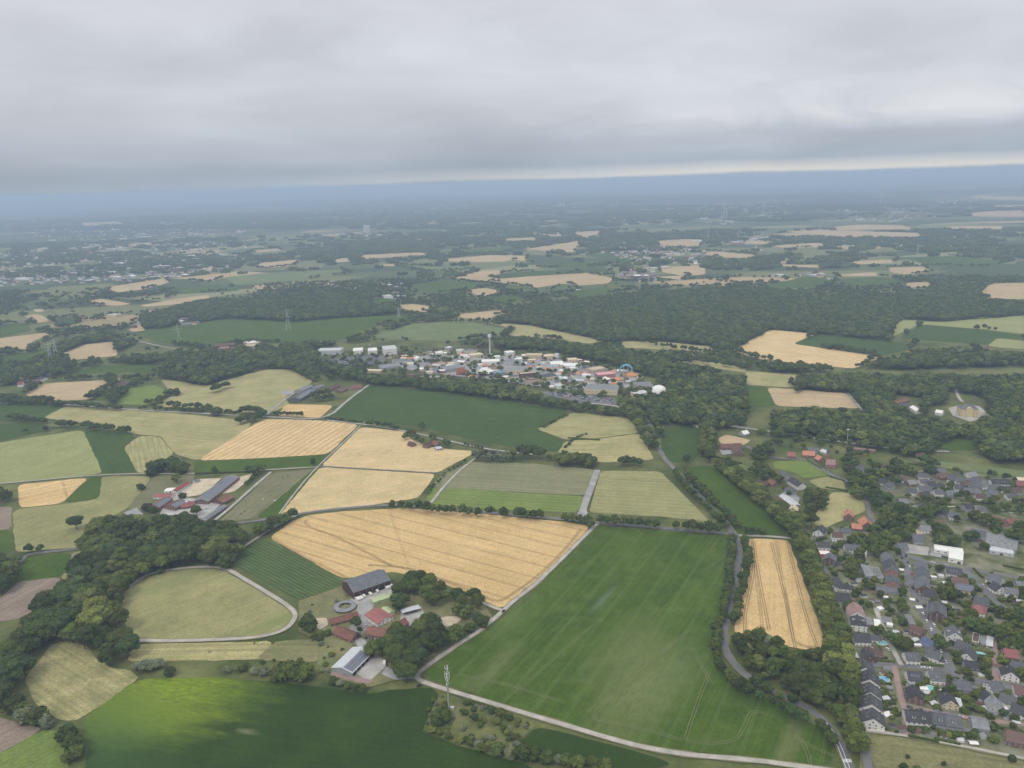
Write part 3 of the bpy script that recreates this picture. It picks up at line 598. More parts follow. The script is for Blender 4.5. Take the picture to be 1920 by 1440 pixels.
# ------------------------------------------------------------------ trees
import bmesh
def _ico(sub):
    bm = bmesh.new(); bmesh.ops.create_icosphere(bm, subdivisions=sub, radius=1)
    v = np.array([p.co for p in bm.verts]); f = np.array([[q.index for q in t.verts] for t in bm.faces]); bm.free(); return v, f
ICO1, ICO2 = _ico(1), _ico(2)
def mesh_np(name, V, F4, F3, mats, mi=None):
    me = bpy.data.meshes.new(name)
    me.from_pydata([tuple(v) for v in V], [], [tuple(int(i) for i in f) for f in F3]+[tuple(int(i) for i in f) for f in F4])
    for m in mats: me.materials.append(m)
    me.update(); return me
def crown_mesh(name, seed, shape, mat, nl=16, nleaf=900, leaf=.05, ico_=ICO1, unit=True):
    """a crown of a tree of height 1: lumps of foliage in an uneven shell, ragged with leaf clumps"""
    rg = np.random.default_rng(seed)
    zc, rx, rz = dict(round=(.60, .36, .36), oval=(.58, .27, .41), wide=(.62, .43, .34), column=(.54, .17, .45), bush=(.46, .52, .42))[shape]
    L = []
    for i in range(nl):
        t = rg.random()*2*math.pi; w = rg.uniform(-.75, .98); k = math.sqrt(1-min(1, w*w)); q = rg.uniform(.42, .74)
        taper = 1-.25*max(0, w) if shape != 'oval' else 1-.42*max(0, w)
        L.append((np.array((math.cos(t)*k*rx*q*taper, math.sin(t)*k*rx*q*taper, zc+w*rz*q)), rx*rg.uniform(.34, .52)))
    L.append((np.array((0, 0, zc)), rx*.62)); L.append((np.array((0, 0, zc+rz*.5)), rx*.5))
    V, F3, F4 = [], [], []; o = 0
    v0, f0 = ico_
    for c, r in L:
        jit = 1+rg.uniform(-.22, .2, (len(v0), 1)); v = v0*jit*r*np.array((1, 1, .86))+c
        V.append(v); F3.append(f0+o); o += len(v)
    C = np.array([c for c, r in L]); Rr = np.array([r for c, r in L])
    k = 0
    while k < nleaf:
        i = rg.integers(len(L)); d = rg.normal(size=3); d[2] = d[2]*.8+.35; d /= np.linalg.norm(d)
        p = C[i]+d*Rr[i]*np.array((1, 1, .86))*rg.uniform(.92, 1.16)
        if (np.linalg.norm(p-C, axis=1) < Rr*.8).sum() > 0 and rg.random() < .9: k += .25; continue
        nrm = d*.8+rg.normal(size=3)*.5+np.array((0, 0, .25)); nrm /= np.linalg.norm(nrm)
        a = np.cross(nrm, rg.normal(size=3)); a /= np.linalg.norm(a); b = np.cross(nrm, a)
        s = leaf*rg.uniform(.55, 1.25); s2 = s*rg.uniform(.5, 1.0)
        V.append(np.array((p-a*s, p-b*s2, p+a*s, p+b*s2))); F4.append(np.arange(4)+o); o += 4; k += 1
    return mesh_np(name, np.concatenate(V), np.array(F4) if F4 else [], np.concatenate(F3), [mat])
def trunk_mesh(name, shape):
    mb = MB(); top = .45 if shape != 'bush' else .3; r = .022 if shape != 'bush' else .03
    mb.tube((0, 0, -.02), (0, 0, top*.55), r, r*.75, BARK, 7); mb.tube((0, 0, top*.55), (0, 0, top+.15), r*.75, r*.3, BARK, 6)
    for i in range(4):
        t = i*1.65+.4; q = .17 if shape != 'column' else .07
        mb.tube((0, 0, top*(.5+.1*i)), (math.cos(t)*q, math.sin(t)*q, top+.1+.05*i), r*.5, r*.18, BARK, 5)
    return mb.mesh(name)
SHAPES = ['round', 'oval', 'wide', 'column', 'bush']
PROTO, FAR = {}, []
fc = bpy.data.collections.new('woodland_kinds')
def proto(shape, tone, k):
    key = (shape, tone, k)
    if key not in PROTO:
        PROTO[key] = (trunk_mesh('trunk', shape), crown_mesh('crown', SHAPES.index(shape)*40+tone*9+k+3, shape, LEAF[tone], 19 if shape != 'bush' else 11, 1300 if shape != 'bush' else 500, .036 if shape != 'bush' else .07))
    return PROTO[key]
# every tree: (point, height, width factor, shape, tone, label, group)
TREES = []
def tree(p, h, shape='round', tone=0, label=None, group=None, wf=1.0): TREES.append((p, h, wf, shape, tone, label, group))
def inside(P, x, y):
    x, y = np.asarray(x, float), np.asarray(y, float); r = np.zeros(x.shape, bool); n = len(P)
    for i in range(n):
        x1, y1 = P[i]; x2, y2 = P[(i+1) % n]
        if y1 == y2: continue
        c = ((y1 > y) != (y2 > y)) & (x < (x2-x1)*(y-y1)/(y2-y1)+x1)
        r ^= c
    return r
_rs = []
for P, w in ROADS:
    for a, b in zip(P, P[1:]):
        n = max(1, int((b-a).length/6))
        if (a.length < 2600):
            for i in range(n): q = a.lerp(b, i/n); _rs.append((q.x, q.y, w/2))
_rs = np.array(_rs)
def off_road(x, y, m):
    return np.all((np.abs(_rs[:, 0]-x) > m+_rs[:, 2]) | (np.abs(_rs[:, 1]-y) > m+_rs[:, 2])) or np.min(np.hypot(_rs[:, 0]-x, _rs[:, 1]-y)-_rs[:, 2]) > m
def row(s, gap, h, shape, tones, label, group, jit=.12, wf=1.0, off=0.0, skip=.0):
    h *= 1.3; wf *= 1.22
    P = [at(*p, h*.45) for p in pts(s)]; acc = 0
    for a, b in zip(P, P[1:]):
        d = b-a; d.z = 0; L = d.length; d.normalize(); nn = Vector((-d.y, d.x, 0))
        t = acc
        while t < L:
            if random.random() >= skip:
                q = a+d*t+nn*(off+random.uniform(-1, 1)*gap*jit); q.z = 0
                tree(q, h*random.uniform(.82, 1.15), shape, random.choice(tones), label, group, wf*random.uniform(.9, 1.12))
            t += gap*random.uniform(1-jit, 1+jit)
        acc = t-L
def wood(s, gap, h, shapes, tones, label, group, wf=1.0, holes=(), p_keep=1.0, roadm=None):
    h *= 1.12; wf *= 1.14
    pp = pts(s); Q = [at(*p, h*.5) for p in pp]; W = [(q.x, q.y) for q in Q]
    x0, x1 = min(q[0] for q in W), max(q[0] for q in W); y0, y1 = min(q[1] for q in W), max(q[1] for q in W)
    y = y0; k = 0
    while y < y1:
        x = x0+(gap*.5 if k % 2 else 0)
        while x < x1:
            X, Y = x+random.uniform(-.38, .38)*gap, y+random.uniform(-.38, .38)*gap
            if random.random() < p_keep and inside(W, X, Y) and (roadm is None or off_road(X, Y, roadm)):
                if not any(inside(hh, *proj(X, Y)) for hh in holes):
                    tree(Vector((X, Y, 0)), h*random.uniform(.6, 1.25), random.choice(shapes), (Li if random.random() < .04 else random.choice(tones)), label, group, wf*random.uniform(.85, 1.2))
            x += gap
        y += gap*.87; k += 1
def spots(s, h, shape, tone, label, group=None, wf=1.0, jit=.15):
    h *= 1.3; wf *= 1.22
    for p in pts(s): q = at(*p, h*.5); q.z = 0; tree(q, h*random.uniform(1-jit, 1+jit), shape, tone if isinstance(tone, int) else random.choice(tone), label, group, wf)
D, Mi, Li, Si = 0, 1, 2, 3
# near wood on the left
wood('160,1005 200,975 290,968 370,985 440,990 466,1010 464,1028 412,1050 350,1050 284,1058 250,1078 228,1112 216,1150 226,1190 244,1212 248,1228 222,1246 195,1236 160,1202 100,1182 62,1238 40,1290 20,1330 -20,1330 -20,1240 40,1195 75,1142 130,1082 158,1050', 14.5, 20, ['round', 'wide', 'round'], [D, D, D, Mi], 'tall dark tree in the winding wood left of the oval meadow', 'trees of the winding wood', 1.12)
wood('-30,1034 36,1040 22,1090 -10,1112 -40,1110', 14, 18, ['round'], [D, Mi], 'dark tree in the copse at the left edge above the ploughed field', 'trees of the left edge copse', 1.1)
row('24,1322 50,1338 75,1345 98,1352', 11, 11, 'bush', [Mi, Si, Mi], 'grey green bushy tree below the mown hay field', 'bushy trees below the hay field', wf=.95)
spots('126,1372 138,1392 140,1412', 10, 'bush', [D, Mi], 'dark bush in the gap between the grass field and the beet field', 'bushes beside the beet field')
spots('142,980', 15, 'wide', D, 'lone broad dark tree in the pale meadow above the wood', jit=0)
spots('54,1029 74,1027', 9, 'round', D, 'small tree beside the grey lane at the left', 'pair of trees by the grey lane')
spots('424,1052', 13, 'bush', D, 'dense dark tree at the corner of riding track and vegetable plot', jit=0)
row('485,995 505,985 525,975 556,960', 11, 13, 'round', [D, Mi], 'tree in the clump at the western tip of the broad wheat field', 'trees at the tip of the wheat field', wf=1.1)
row('488,990 520,988', 11, 11, 'round', [D], 'tree in the clump at the western tip of the broad wheat field', 'trees at the tip of the wheat field', wf=1.1)
spots('577,1166', 13, 'bush', D, 'round dark tree between riding track and small riding circle', jit=0)
spots('588,1192 602,1188 615,1186 628,1189 600,1196', 5, 'bush', [D, Mi], 'low bush in the line west of the red brown barns', 'bushes by the old barns')
row('258,1247 275,1250 292,1246 304,1250', 9, 8, 'bush', [Si], 'silvery willow bush between oval meadow and beet field', 'silver willows')
row('425,1255 440,1254 462,1252 500,1257 515,1258', 12, 6, 'bush', [Si, Mi, Si], 'silvery low bush in the strip above the beet field', 'silver bushes above the beet field', jit=.3)
row('520,1262 545,1258 570,1262 590,1260', 9, 11, 'bush', [D, D, Mi], 'dense dark bush left of the solar hall', 'dense bushes left of the solar hall', wf=1.1)
row('318,1258 330,1256', 9, 6, 'bush', [D], 'low dark bush above the beet field', 'low bushes above the beet field')
row('300,1072 310,1062 330,1058', 8, 5, 'bush', [Mi, D], 'low bush between wood and riding track', 'bushes by the riding track')
# big farm
FL = 'leafy tree in the grove south east of the farmhouse'
spots('716,1210 731,1206 750,1204 772,1196 790,1182 805,1172 815,1188 828,1196 798,1206 780,1222 760,1232 738,1222 752,1252 762,1262 788,1230 812,1204 770,1210 745,1190 820,1182 700,1214 742,1240 770,1246', 15, 'round', [D, Mi, D], FL, 'grove of the big farm', 1.1)
spots('842,1186 855,1182 866,1186 848,1198', 10, 'round', [Mi], 'lighter bushy tree at the eastern end of the farm grove', 'lighter trees of the farm grove')
FN = 'dark tree in the tree belt between the farm and the wheat field'
spots('759,1094 773,1086 790,1084 806,1092 822,1102 775,1102 800,1114 813,1122 842,1114 858,1118 866,1126 888,1114 896,1128 748,1105', 13, 'round', [D, D, Mi], FN, 'tree belt north of the farm', 1.1)
spots('878,1144 858,1142 870,1150', 11, 'round', [Mi], 'mid green round tree at the north east corner of the farm garden', 'garden corner trees')
spots('741,1126 757,1126 724,1122 766,1138 748,1136', 11, 'round', [D], 'dark tree between the green shed and the white carport', 'trees behind the green shed')
spots('669,1168', 11, 'round', D, 'dark tree between the two long red brown barns', jit=0)
spots('671,1190 676,1180', 7, 'oval', [D], 'slim dark tree behind the second red brown barn', 'slim trees by the barn')
spots('883,1175 896,1158 905,1165', 8, 'bush', [D, Mi], 'bush in the corner by the farm track bend', 'bushes at the track bend')
spots('652,1285 668,1288 638,1280 680,1290 625,1276', 5, 'bush', [Mi, Si], 'low bush below the solar hall', 'low bushes below the solar hall')
# mast scrub
spots('832,1342 822,1345', 9, 'bush', [D], 'dark bush at the foot of the radio mast', 'bushes at the mast foot')
SB = 'shaggy bush in the scrub beside the radio mast'
row('806,1370 830,1378 860,1388 900,1392 930,1402', 8, 5, 'bush', [Mi, Si, Li, Mi], SB, 'scrub bushes by the mast', jit=.35)
row('870,1322 900,1340 940,1350 975,1358', 13, 4, 'bush', [Mi, Li, D], SB, 'scrub bushes by the mast', jit=.4)
row('905,1398 935,1400 960,1398 985,1380', 9, 5, 'bush', [Mi, Si, Li], SB, 'scrub bushes by the mast', jit=.4)
row('920,1332 935,1334 952,1342 968,1345', 9, 5, 'bush', [D], SB, 'scrub bushes by the mast')
row('935,1405 975,1412 1000,1412 1030,1420 1060,1424', 9, 8, 'bush', [D, Mi, Si], 'bushy tree in the hedge between the two dark crop fields', 'hedge trees at the lower edge', wf=.9)
row('1060,1426 1090,1430 1130,1434 1160,1442', 10, 8, 'bush', [D, Mi], 'bushy tree in the hedge between the two dark crop fields', 'hedge trees at the lower edge', wf=.9)
# country road avenue
AV = 'small round tree in the double row along the winding country road'
row('1371,1010 1372,1040 1367,1075 1364,1110 1355,1150 1348,1180 1344,1215 1352,1245', 8.5, 9.3, 'round', [D, D, Mi], AV, 'young trees along the country road', jit=.22, wf=.95)
row('1396,1010 1402,1040 1398,1080 1388,1110 1383,1140 1378,1172', 8.5, 9.5, 'round', [D, D, Mi], AV, 'young trees along the country road', jit=.22, wf=.95)
row('1356,1252 1375,1275 1400,1293 1440,1310 1480,1330 1510,1350', 10, 9.3, 'round', [D, Mi], AV, 'young trees along the country road', jit=.25, wf=.95)
row('1420,1278 1450,1296 1490,1310', 10, 8.6, 'round', [D, Mi], AV, 'young trees along the country road', jit=.25)
row('1535,1356 1547,1372 1558,1390', 9, 8.6, 'round', [D], AV, 'young trees along the country road')
row('1363,985 1345,968 1320,945 1300,925 1280,902 1262,880', 9, 8, 'round', [D, Mi], AV, 'young trees along the country road', jit=.2)
row('1384,985 1362,962 1340,940 1318,918 1300,898 1284,876', 9, 8.6, 'round', [D, D, Mi], AV, 'young trees along the country road', jit=.2)
row('1340,942 1310,910 1290,892', 9, 7.5, 'bush', [D, Mi], AV, 'young trees along the country road', jit=.3)
# big avenue
BA = 'large olive green tree in the massive avenue before the village'
row('1348,870 1376,895 1406,920 1436,945 1459,968 1481,985 1499,1015 1511,1050 1522,1080 1534,1110 1545,1145 1554,1180', 10.5, 15.5, 'oval', [Mi, Li, Mi], BA, 'massive avenue trees', jit=.1, wf=1.25)
row('1362,868 1390,892 1420,916 1448,940 1471,965 1493,990 1511,1020 1525,1052 1537,1085 1549,1115 1561,1150 1571,1185', 10.5, 15.5, 'oval', [Mi, Li, Mi], BA, 'massive avenue trees', jit=.1, wf=1.25)
row('1560,1195 1562,1220 1566,1245 1568,1270', 10, 15, 'oval', [Mi, Mi, Li], BA, 'massive avenue trees', jit=.1, wf=1.25)
row('1580,1190 1584,1215 1590,1262 1597,1290 1600,1312', 10, 15, 'oval', [Mi, Li], BA, 'massive avenue trees', jit=.1, wf=1.25)
row('1574,1335 1596,1335 1600,1360 1604,1385 1608,1410', 9, 14, 'oval', [Mi, Li, Mi], BA, 'massive avenue trees', jit=.12, wf=1.2)
row('1580,1350 1598,1400', 14, 13, 'oval', [Mi], BA, 'massive avenue trees', wf=1.2)
row('1332,800 1335,822 1328,845 1330,860', 12, 15, 'oval', [Li, Mi], 'pale olive tree in the short tall row north of the crossing', 'tall olive row', wf=1.2)
row('1320,805 1318,850', 12, 15, 'oval', [Mi], 'pale olive tree in the short tall row north of the crossing', 'tall olive row', wf=1.2)
spots('1497,978', 20, 'wide', Mi, 'very broad olive tree at the bend of the avenue', jit=0)
spots('1522,975', 15, 'round', D, 'dark round tree beside the broad avenue tree', jit=0)
# copse between the wheat field and the row houses
G_ = [pts('1500,1240 1552,1246 1552,1272 1500,1268')]
wood('1370,1192 1400,1186 1432,1190 1462,1205 1490,1232 1500,1245 1552,1250 1585,1262 1578,1325 1556,1342 1500,1318 1440,1288 1392,1258 1368,1228', 10.5, 13, ['round', 'wide', 'oval'], [D, D, Mi, D], 'dark tree in the copse below the narrow wheat field', 'copse below the narrow wheat field', 1.1, holes=G_, roadm=2)
spots('1440,1205', 11, 'round', Si, 'pale silvery tree in the copse below the narrow wheat field', jit=0)
spots('1549,1290', 11, 'round', Li, 'yellowish green tree in the copse beside the small white cottage', jit=0)
spots('1425,1245 1400,1215', 11, 'round', Li, 'light green tree standing out in the copse', 'light trees of the copse')
row('1500,1226 1520,1228 1540,1224 1556,1222', 6, 7, 'bush', [D, Mi], 'bush in the hedge at the lower end of the narrow wheat field', 'hedge below the narrow wheat field')
# trees of the field road
FR = 'round tree in the broken row along the straight grey road'
row('735,945 750,947 768,948 800,952', 12, 12.5, 'round', [D, D, Mi], FR, 'round trees along the grey road', wf=.85)
row('800,952 830,955 858,956', 9, 12.5, 'round', [D, Mi], FR, 'round trees along the grey road', wf=.85)
spots('868,957 880,958 896,959 919,959 945,961 970,963 980,963 990,964 1000,965 1012,964', 12.5, 'round', [D, Mi], FR, 'round trees along the grey road', wf=.85)
spots('1060,970 1074,971 1088,972 1102,975 1108,981', 12.5, 'round', [D, Mi], FR, 'round trees along the grey road', wf=.85)
row('1126,974 1150,977 1180,979 1212,981 1240,984', 10, 12.5, 'round', [D, D, Mi], FR, 'round trees along the grey road', wf=.85)
row('1268,985 1290,988 1320,990 1352,993', 10, 12.5, 'round', [D, D], FR, 'round trees along the grey road', wf=.85)
row('1402,997 1412,995 1424,996 1438,998', 9, 9, 'round', [D], 'dark tree in the short clump above the narrow wheat field', 'clump above the narrow wheat field')
row('802,924 815,908 830,893 845,880 862,870 880,862', 11, 5, 'round', [D, Mi], 'tiny round tree along the curved field path', 'small trees along the curved path', jit=.2)
row('890,852 910,852 930,853 950,852 970,854', 9, 13, 'column', [Si, Mi, Si], 'slender silvery poplar in the plantation by the field path', 'silvery poplar plantation', wf=1.4)
row('895,858 925,860 960,860', 10, 12, 'column', [Si, Si, Mi], 'slender silvery poplar in the plantation by the field path', 'silvery poplar plantation', wf=1.4)
row('980,850 1000,848 1015,852', 10, 16, 'round', [D], 'tall dark tree right of the poplar plantation', 'dark trees by the plantation')
row('1030,856 1060,858 1090,860 1118,864', 10, 11, 'round', [D, Mi], 'tree in the belt between fallow meadow and parking meadow', 'belt by the fallow meadow')
row('1165,867 1185,864 1205,868', 11, 12, 'round', [D, D], 'dark tree in the row below the dry meadow', 'row below the dry meadow')
row('1060,838 1078,820 1100,812', 8, 4, 'bush', [Mi, D], 'low bush at the edge of the fallow meadow', 'bushes of the fallow meadow')
row('1020,800 1045,786 1065,776', 8, 4, 'bush', [Mi, D], 'low bush at the edge of the fallow meadow', 'bushes of the fallow meadow')
# small farmstead
spots('767,812 760,818 775,810 790,800 790,826 783,822 834,828 838,832 812,818', 10, 'round', [D, Mi], 'tree around the small farmstead among barley', 'trees of the small farmstead', 1.1)
row('690,794 710,795 728,798 745,802', 9, 9, 'round', [D], 'dark tree in the hedge left of the small farmstead', 'hedge left of the small farmstead')
row('872,832 888,835 905,840', 7, 4, 'bush', [D], 'low hedge bush along the narrow lane', 'hedge by the narrow lane')
row('612,783 640,786 665,790', 9, 5, 'bush', [D, Mi], 'low hedge bush along the narrow lane', 'hedge by the narrow lane')
# stables
row('288,876 300,872 315,870 330,874 350,878', 10, 17, 'round', [D], 'very dark tree in the dense clump above the stables', 'dense clump above the stables', wf=1.15)
spots('282,886 300,880 322,880 340,882', 9, 'bush', [D], 'very dark tree in the dense clump above the stables', 'dense clump above the stables')
spots('402,884', 13, 'oval', D, 'upright dark tree above the long solar roof', jit=0)
spots('330,897', 12, 'round', Li, 'pale green tree behind the red stable wing', jit=0)
spots('369,925', 12, 'round', D, 'round dark tree in the corner of the sandy arena', jit=0)
spots('341,929', 7, 'bush', D, 'small round tree in the stable yard', jit=0)
spots('367,957', 12, 'round', D, 'dark tree in the stable yard near the round roof', jit=0)
spots('275,950 285,954 262,912 318,966 360,972 345,968 330,970', 9, 'bush', [D], 'dark bush around the stable buildings', 'bushes around the stables')
row('466,880 478,882 490,878', 11, 12, 'round', [Mi, D], 'tree in the row between sandy arena and horse paddock', 'row beside the horse paddock')
row('484,884 475,895 465,903 455,912 445,920', 9, 8, 'round', [D, Mi], 'tree in the row between sandy arena and horse paddock', 'row beside the horse paddock')
spots('587,866', 12, 'oval', D, 'lone dark tree at the corner of the green belt', jit=0)
spots('402,728 410,726', 15, 'round', D, 'dark tree of the pair in the hummocky meadow', 'pair in the hummocky meadow')
spots('418,722 424,722', 14, 'round', D, 'dark tree of the pair in the hummocky meadow', 'pair in the hummocky meadow')
spots('330,734', 13, 'bush', D, 'round bushy tree at the left end of the hummocky meadow', jit=0)
PR = 'small tree along the narrow road in the left middle ground'
row('262,765 290,766 330,768', 12, 8, 'round', [D], PR, 'small trees along the narrow road', skip=.2)
row('340,768 380,770', 8, 8, 'round', [D], PR, 'small trees along the narrow road')
row('425,772 450,774', 9, 8, 'round', [D], PR, 'small trees along the narrow road')
row('515,775 540,776 558,777', 7, 8, 'round', [D], PR, 'small trees along the narrow road')
spots('405,770', 15, 'bush', Mi, 'broad bushy tree beside the narrow road', jit=0)
spots('565,776', 10, 'oval', D, 'lone pointed tree in front of the small golden field', jit=0)
row('455,770 470,768 485,773 500,776', 9, 13, 'round', [D], 'dark tree in the thicket at the road corner', 'thicket at the road corner')
row('448,790 460,784 475,785 488,783', 9, 12, 'round', [D], 'dark tree in the thicket at the road corner', 'thicket at the road corner')
row('185,800 205,803 220,804 235,806 250,806', 10, 12, 'round', [D], 'tree in the broken hedge between the pale meadows', 'broken hedge of the left meadows', skip=.1)
row('110,794 130,796 146,796', 9, 12, 'round', [D], 'tree in the broken hedge between the pale meadows', 'broken hedge of the left meadows')
row('158,797 172,800 182,802', 8, 12, 'round', [D], 'tree in the broken hedge between the pale meadows', 'broken hedge of the left meadows')
row('18,782 40,784 62,788 88,790', 8, 11, 'round', [D], 'tree in the hedge on the dark fields at the left edge', 'hedge on the dark fields')
spots('48,808 85,804', 9, 'round', [D], 'single tree on the dark plot at the left edge', 'two trees on the dark plot')
row('-20,930 -5,926 12,930 22,928', 10, 16, 'round', [D], 'dark tree in the clump at the far left edge', 'clump at the left edge')
wood('202,747 225,728 240,720 243,728 215,752', 10, 14, ['round'], [D], 'dark tree in the copse beside the emerald meadow', 'copse by the emerald meadow')
row('0,745 40,748 60,752', 9, 14, 'round', [D], 'tree along the road at the left edge', 'roadside trees at the left edge')
row('55,752 75,748 95,753', 9, 14, 'round', [D], 'tree along the road at the left edge', 'roadside trees at the left edge')
row('100,757 130,757 160,760 200,763 230,765', 8, 11, 'round', [D], 'tree along the road at the left edge', 'roadside trees at the left edge')
spots('575,735 585,742 600,738 608,745 620,742 612,735 596,745', 13, 'round', [D], 'dark tree beside the solar barns', 'trees by the solar barns')
spots('1288,860', 12, 'round', D, 'dark tree at the crossing of avenue and road', jit=0)
NEAR_N = len(TREES)
# village trees
VT = 'garden tree between the village houses'
wood('1640,985 1660,975 1690,1000 1690,1030 1660,1040 1625,1030 1600,1018 1590,1005 1630,1000', 11, 13, ['round', 'wide'], [D, Mi], 'big tree in the village grove below the orange roofs', 'village grove')
wood('1620,1090 1700,1125 1700,1142 1660,1130', 13, 8, ['bush', 'round'], [Mi, D], VT, 'village garden trees', p_keep=.8)
spots('1612,1036 1598,1056 1592,1064 1600,1070 1694,1140 1688,1150 1680,1200 1690,1208 1700,1212 1670,1196 1758,1198 1766,1210 1810,1165 1822,1172 1836,1180 1848,1185 1858,1176 1870,1190 1840,1165 1780,1112 1790,1118 1770,1108 1895,1150 1905,1160 1915,1150 1835,1005 1846,1022 1762,1005 1775,1012 1790,1015 1770,990 1755,985 1765,995', 10, 'round', [D, D, Mi], VT, 'village garden trees', 1.15)
spots('1800,965 1815,960 1830,966 1850,975 1870,980 1895,1000 1910,1005 1915,985 1740,960 1750,955 1720,960 1705,975 1690,958 1660,935 1645,945 1640,930 1605,890 1598,900 1612,905 1625,895 1590,880 1600,868 1588,862 1630,885 1640,872 1655,890 1670,885 1680,900 1700,880 1735,862 1745,878 1748,870 1680,870 1690,878', 14, 'round', [D, D, Mi], 'tall tree of the park like gardens around the far village', 'park like village trees', 1.15)
wood('1605,905 1640,895 1640,925 1625,932 1600,925', 11, 15, ['round'], [D, Mi], 'tall tree of the park like gardens around the far village', 'park like village trees')
wood('1640,960 1690,950 1720,970 1720,990 1690,1000 1650,985', 12, 14, ['round'], [D, Mi], 'tall tree of the park like gardens around the far village', 'park like village trees')
wood('1445,905 1475,910 1500,925 1550,940 1540,955 1505,960 1480,930', 16, 8, ['bush', 'round'], [D, Mi], VT, 'village garden trees', p_keep=.5)
wood('1508,925 1545,915 1552,945 1520,965 1505,955', 11, 15, ['round'], [D], 'dark tree in the clump left of the yellow village meadow', 'clump by the village meadow')
wood('1400,880 1435,860 1450,880 1475,905 1440,905 1410,895', 12, 12, ['round'], [D, Mi], 'dark tree around the yards behind the avenue', 'trees behind the avenue', roadm=2)
wood('1405,845 1435,830 1450,845 1440,862 1410,862', 11, 14, ['round'], [D], 'dark tree beside the brown roofed farm', 'trees by the brown farm')
def garden(s, n, h, label, group, tones=(D, Mi, Mi, Li), shape='bush'):
    h *= 1.35; pp = pts(s); k = 0; t = 0
    x0, x1 = min(p[0] for p in pp), max(p[0] for p in pp); y0, y1 = min(p[1] for p in pp), max(p[1] for p in pp)
    while k < n and t < n*40:
        t += 1; x, y = random.uniform(x0, x1), random.uniform(y0, y1)
        if not inside(pp, x, y): continue
        q = at(x, y)
        if not off_road(q.x, q.y, h*.4) or any((q-b).length < r for b, r in BLOCK): continue
        tree(q, h*random.uniform(.6, 1.3), shape, random.choice(tones), label, group, 1.15); k += 1
# ------------------------------------------------------------------ buildings
BLOCK = []
def _win():
    mb = MB(); mb.box((0, 0, 0), (1, .06, 1), 'glassdark')
    for c, d in (((0, -.02, .53), (1.16, .1, .08)), ((0, -.02, -.53), (1.16, .12, .08)), ((.54, -.02, 0), (.08, .1, 1)), ((-.54, -.02, 0), (.08, .1, 1)), ((0, -.03, 0), (.05, .08, 1))): mb.box(c, d, 'white')
    return mb.mesh('window')
WIN = _win()
def _door():
    mb = MB(); mb.box((0, 0, 0), (1, .08, 1), 'darkbrick'); mb.box((0, -.02, .53), (1.2, .1, .06), 'white'); mb.box((.3, -.06, 0), (.06, .06, .1), 'steel')
    return mb.mesh('door')
DOOR = _door()
def _sky():
    mb = MB(); mb.box((0, 0, 0), (1.3, 1.6, .12), 'palegrey'); mb.box((0, 0, .07), (1.05, 1.35, .04), 'glassdark'); return mb.mesh('skylight')
SKYL = _sky()
def put(name, me, parent, loc, rz=0, scl=None, rx=0):
    o = link(name, me, parent); o.location = loc; o.rotation_euler = (rx, 0, rz)
    if scl: o.scale = scl
    return o
def frame_of(p1, p2, zr):
    a, b = at(*p1, zr), at(*p2, zr); c = (a+b)/2; d = b-a
    return Vector((c.x, c.y, 0)), d.length, math.atan2(d.y, d.x)
def gable_parts(t, L, W, ev, rd, wall, roof, over=.45, hip=0, thick=.22, x0=0.0, y0=0.0, rz=0.0, name='wall', roof2=None):
    """wall with gables and a roof of two slabs; returns (wall, roof)"""
    h = W/2; Q = Matrix.Translation((x0, y0, 0)) @ Matrix.Rotation(rz, 4, 'Z'); l = L/2
    def T(v): return Q @ Vector(v)
    w = MB(); hx = l-hip
    vs = [(-l,-h,-.3),(l,-h,-.3),(l,h,-.3),(-l,h,-.3),(-l,-h,ev),(l,-h,ev),(l,h,ev),(-l,h,ev),(-hx,0,rd-.05),(hx,0,rd-.05)]
    w.poly([T(v) for v in vs], [(0,1,5,4),(1,2,6,9,5) if not hip else (1,2,6,5),(2,3,7,6),(3,0,4,8,7) if not hip else (3,0,4,7)], wall)
    wo = w.build(name, t)
    s = (rd-ev)/h; o = over; r = MB()
    e0 = ev-s*o; X = l+o; HX = hx+(o if not hip else 0); top = thick
    def slab(sg, m):
        a = [(-X, sg*(h+o), e0), (X, sg*(h+o), e0), (HX, 0, rd), (-HX, 0, rd)]
        up = [(x, y, z+top) for x, y, z in a]
        P = [T(v) for v in a+up]
        F = [(4,5,6,7),(0,1,5,4),(1,2,6,5),(3,0,4,7),(3,2,1,0)]
        if sg > 0: F = [f[::-1] for f in F]
        r.poly(P, F, m)
    slab(-1, roof); slab(1, roof2 or roof)
    if hip:
        for sg in (-1, 1):
            a = [(sg*X, -(h+o), e0+top), (sg*X, h+o, e0+top), (sg*HX, 0, rd+top)]
            r.poly([T(v) for v in a], [(0,1,2) if sg > 0 else (2,1,0)], roof)
    r.box(T((0, 0, rd+top+.02)), (2*HX*.98, .5, .16), roof, rz)
    return wo, r.build('roof', t)
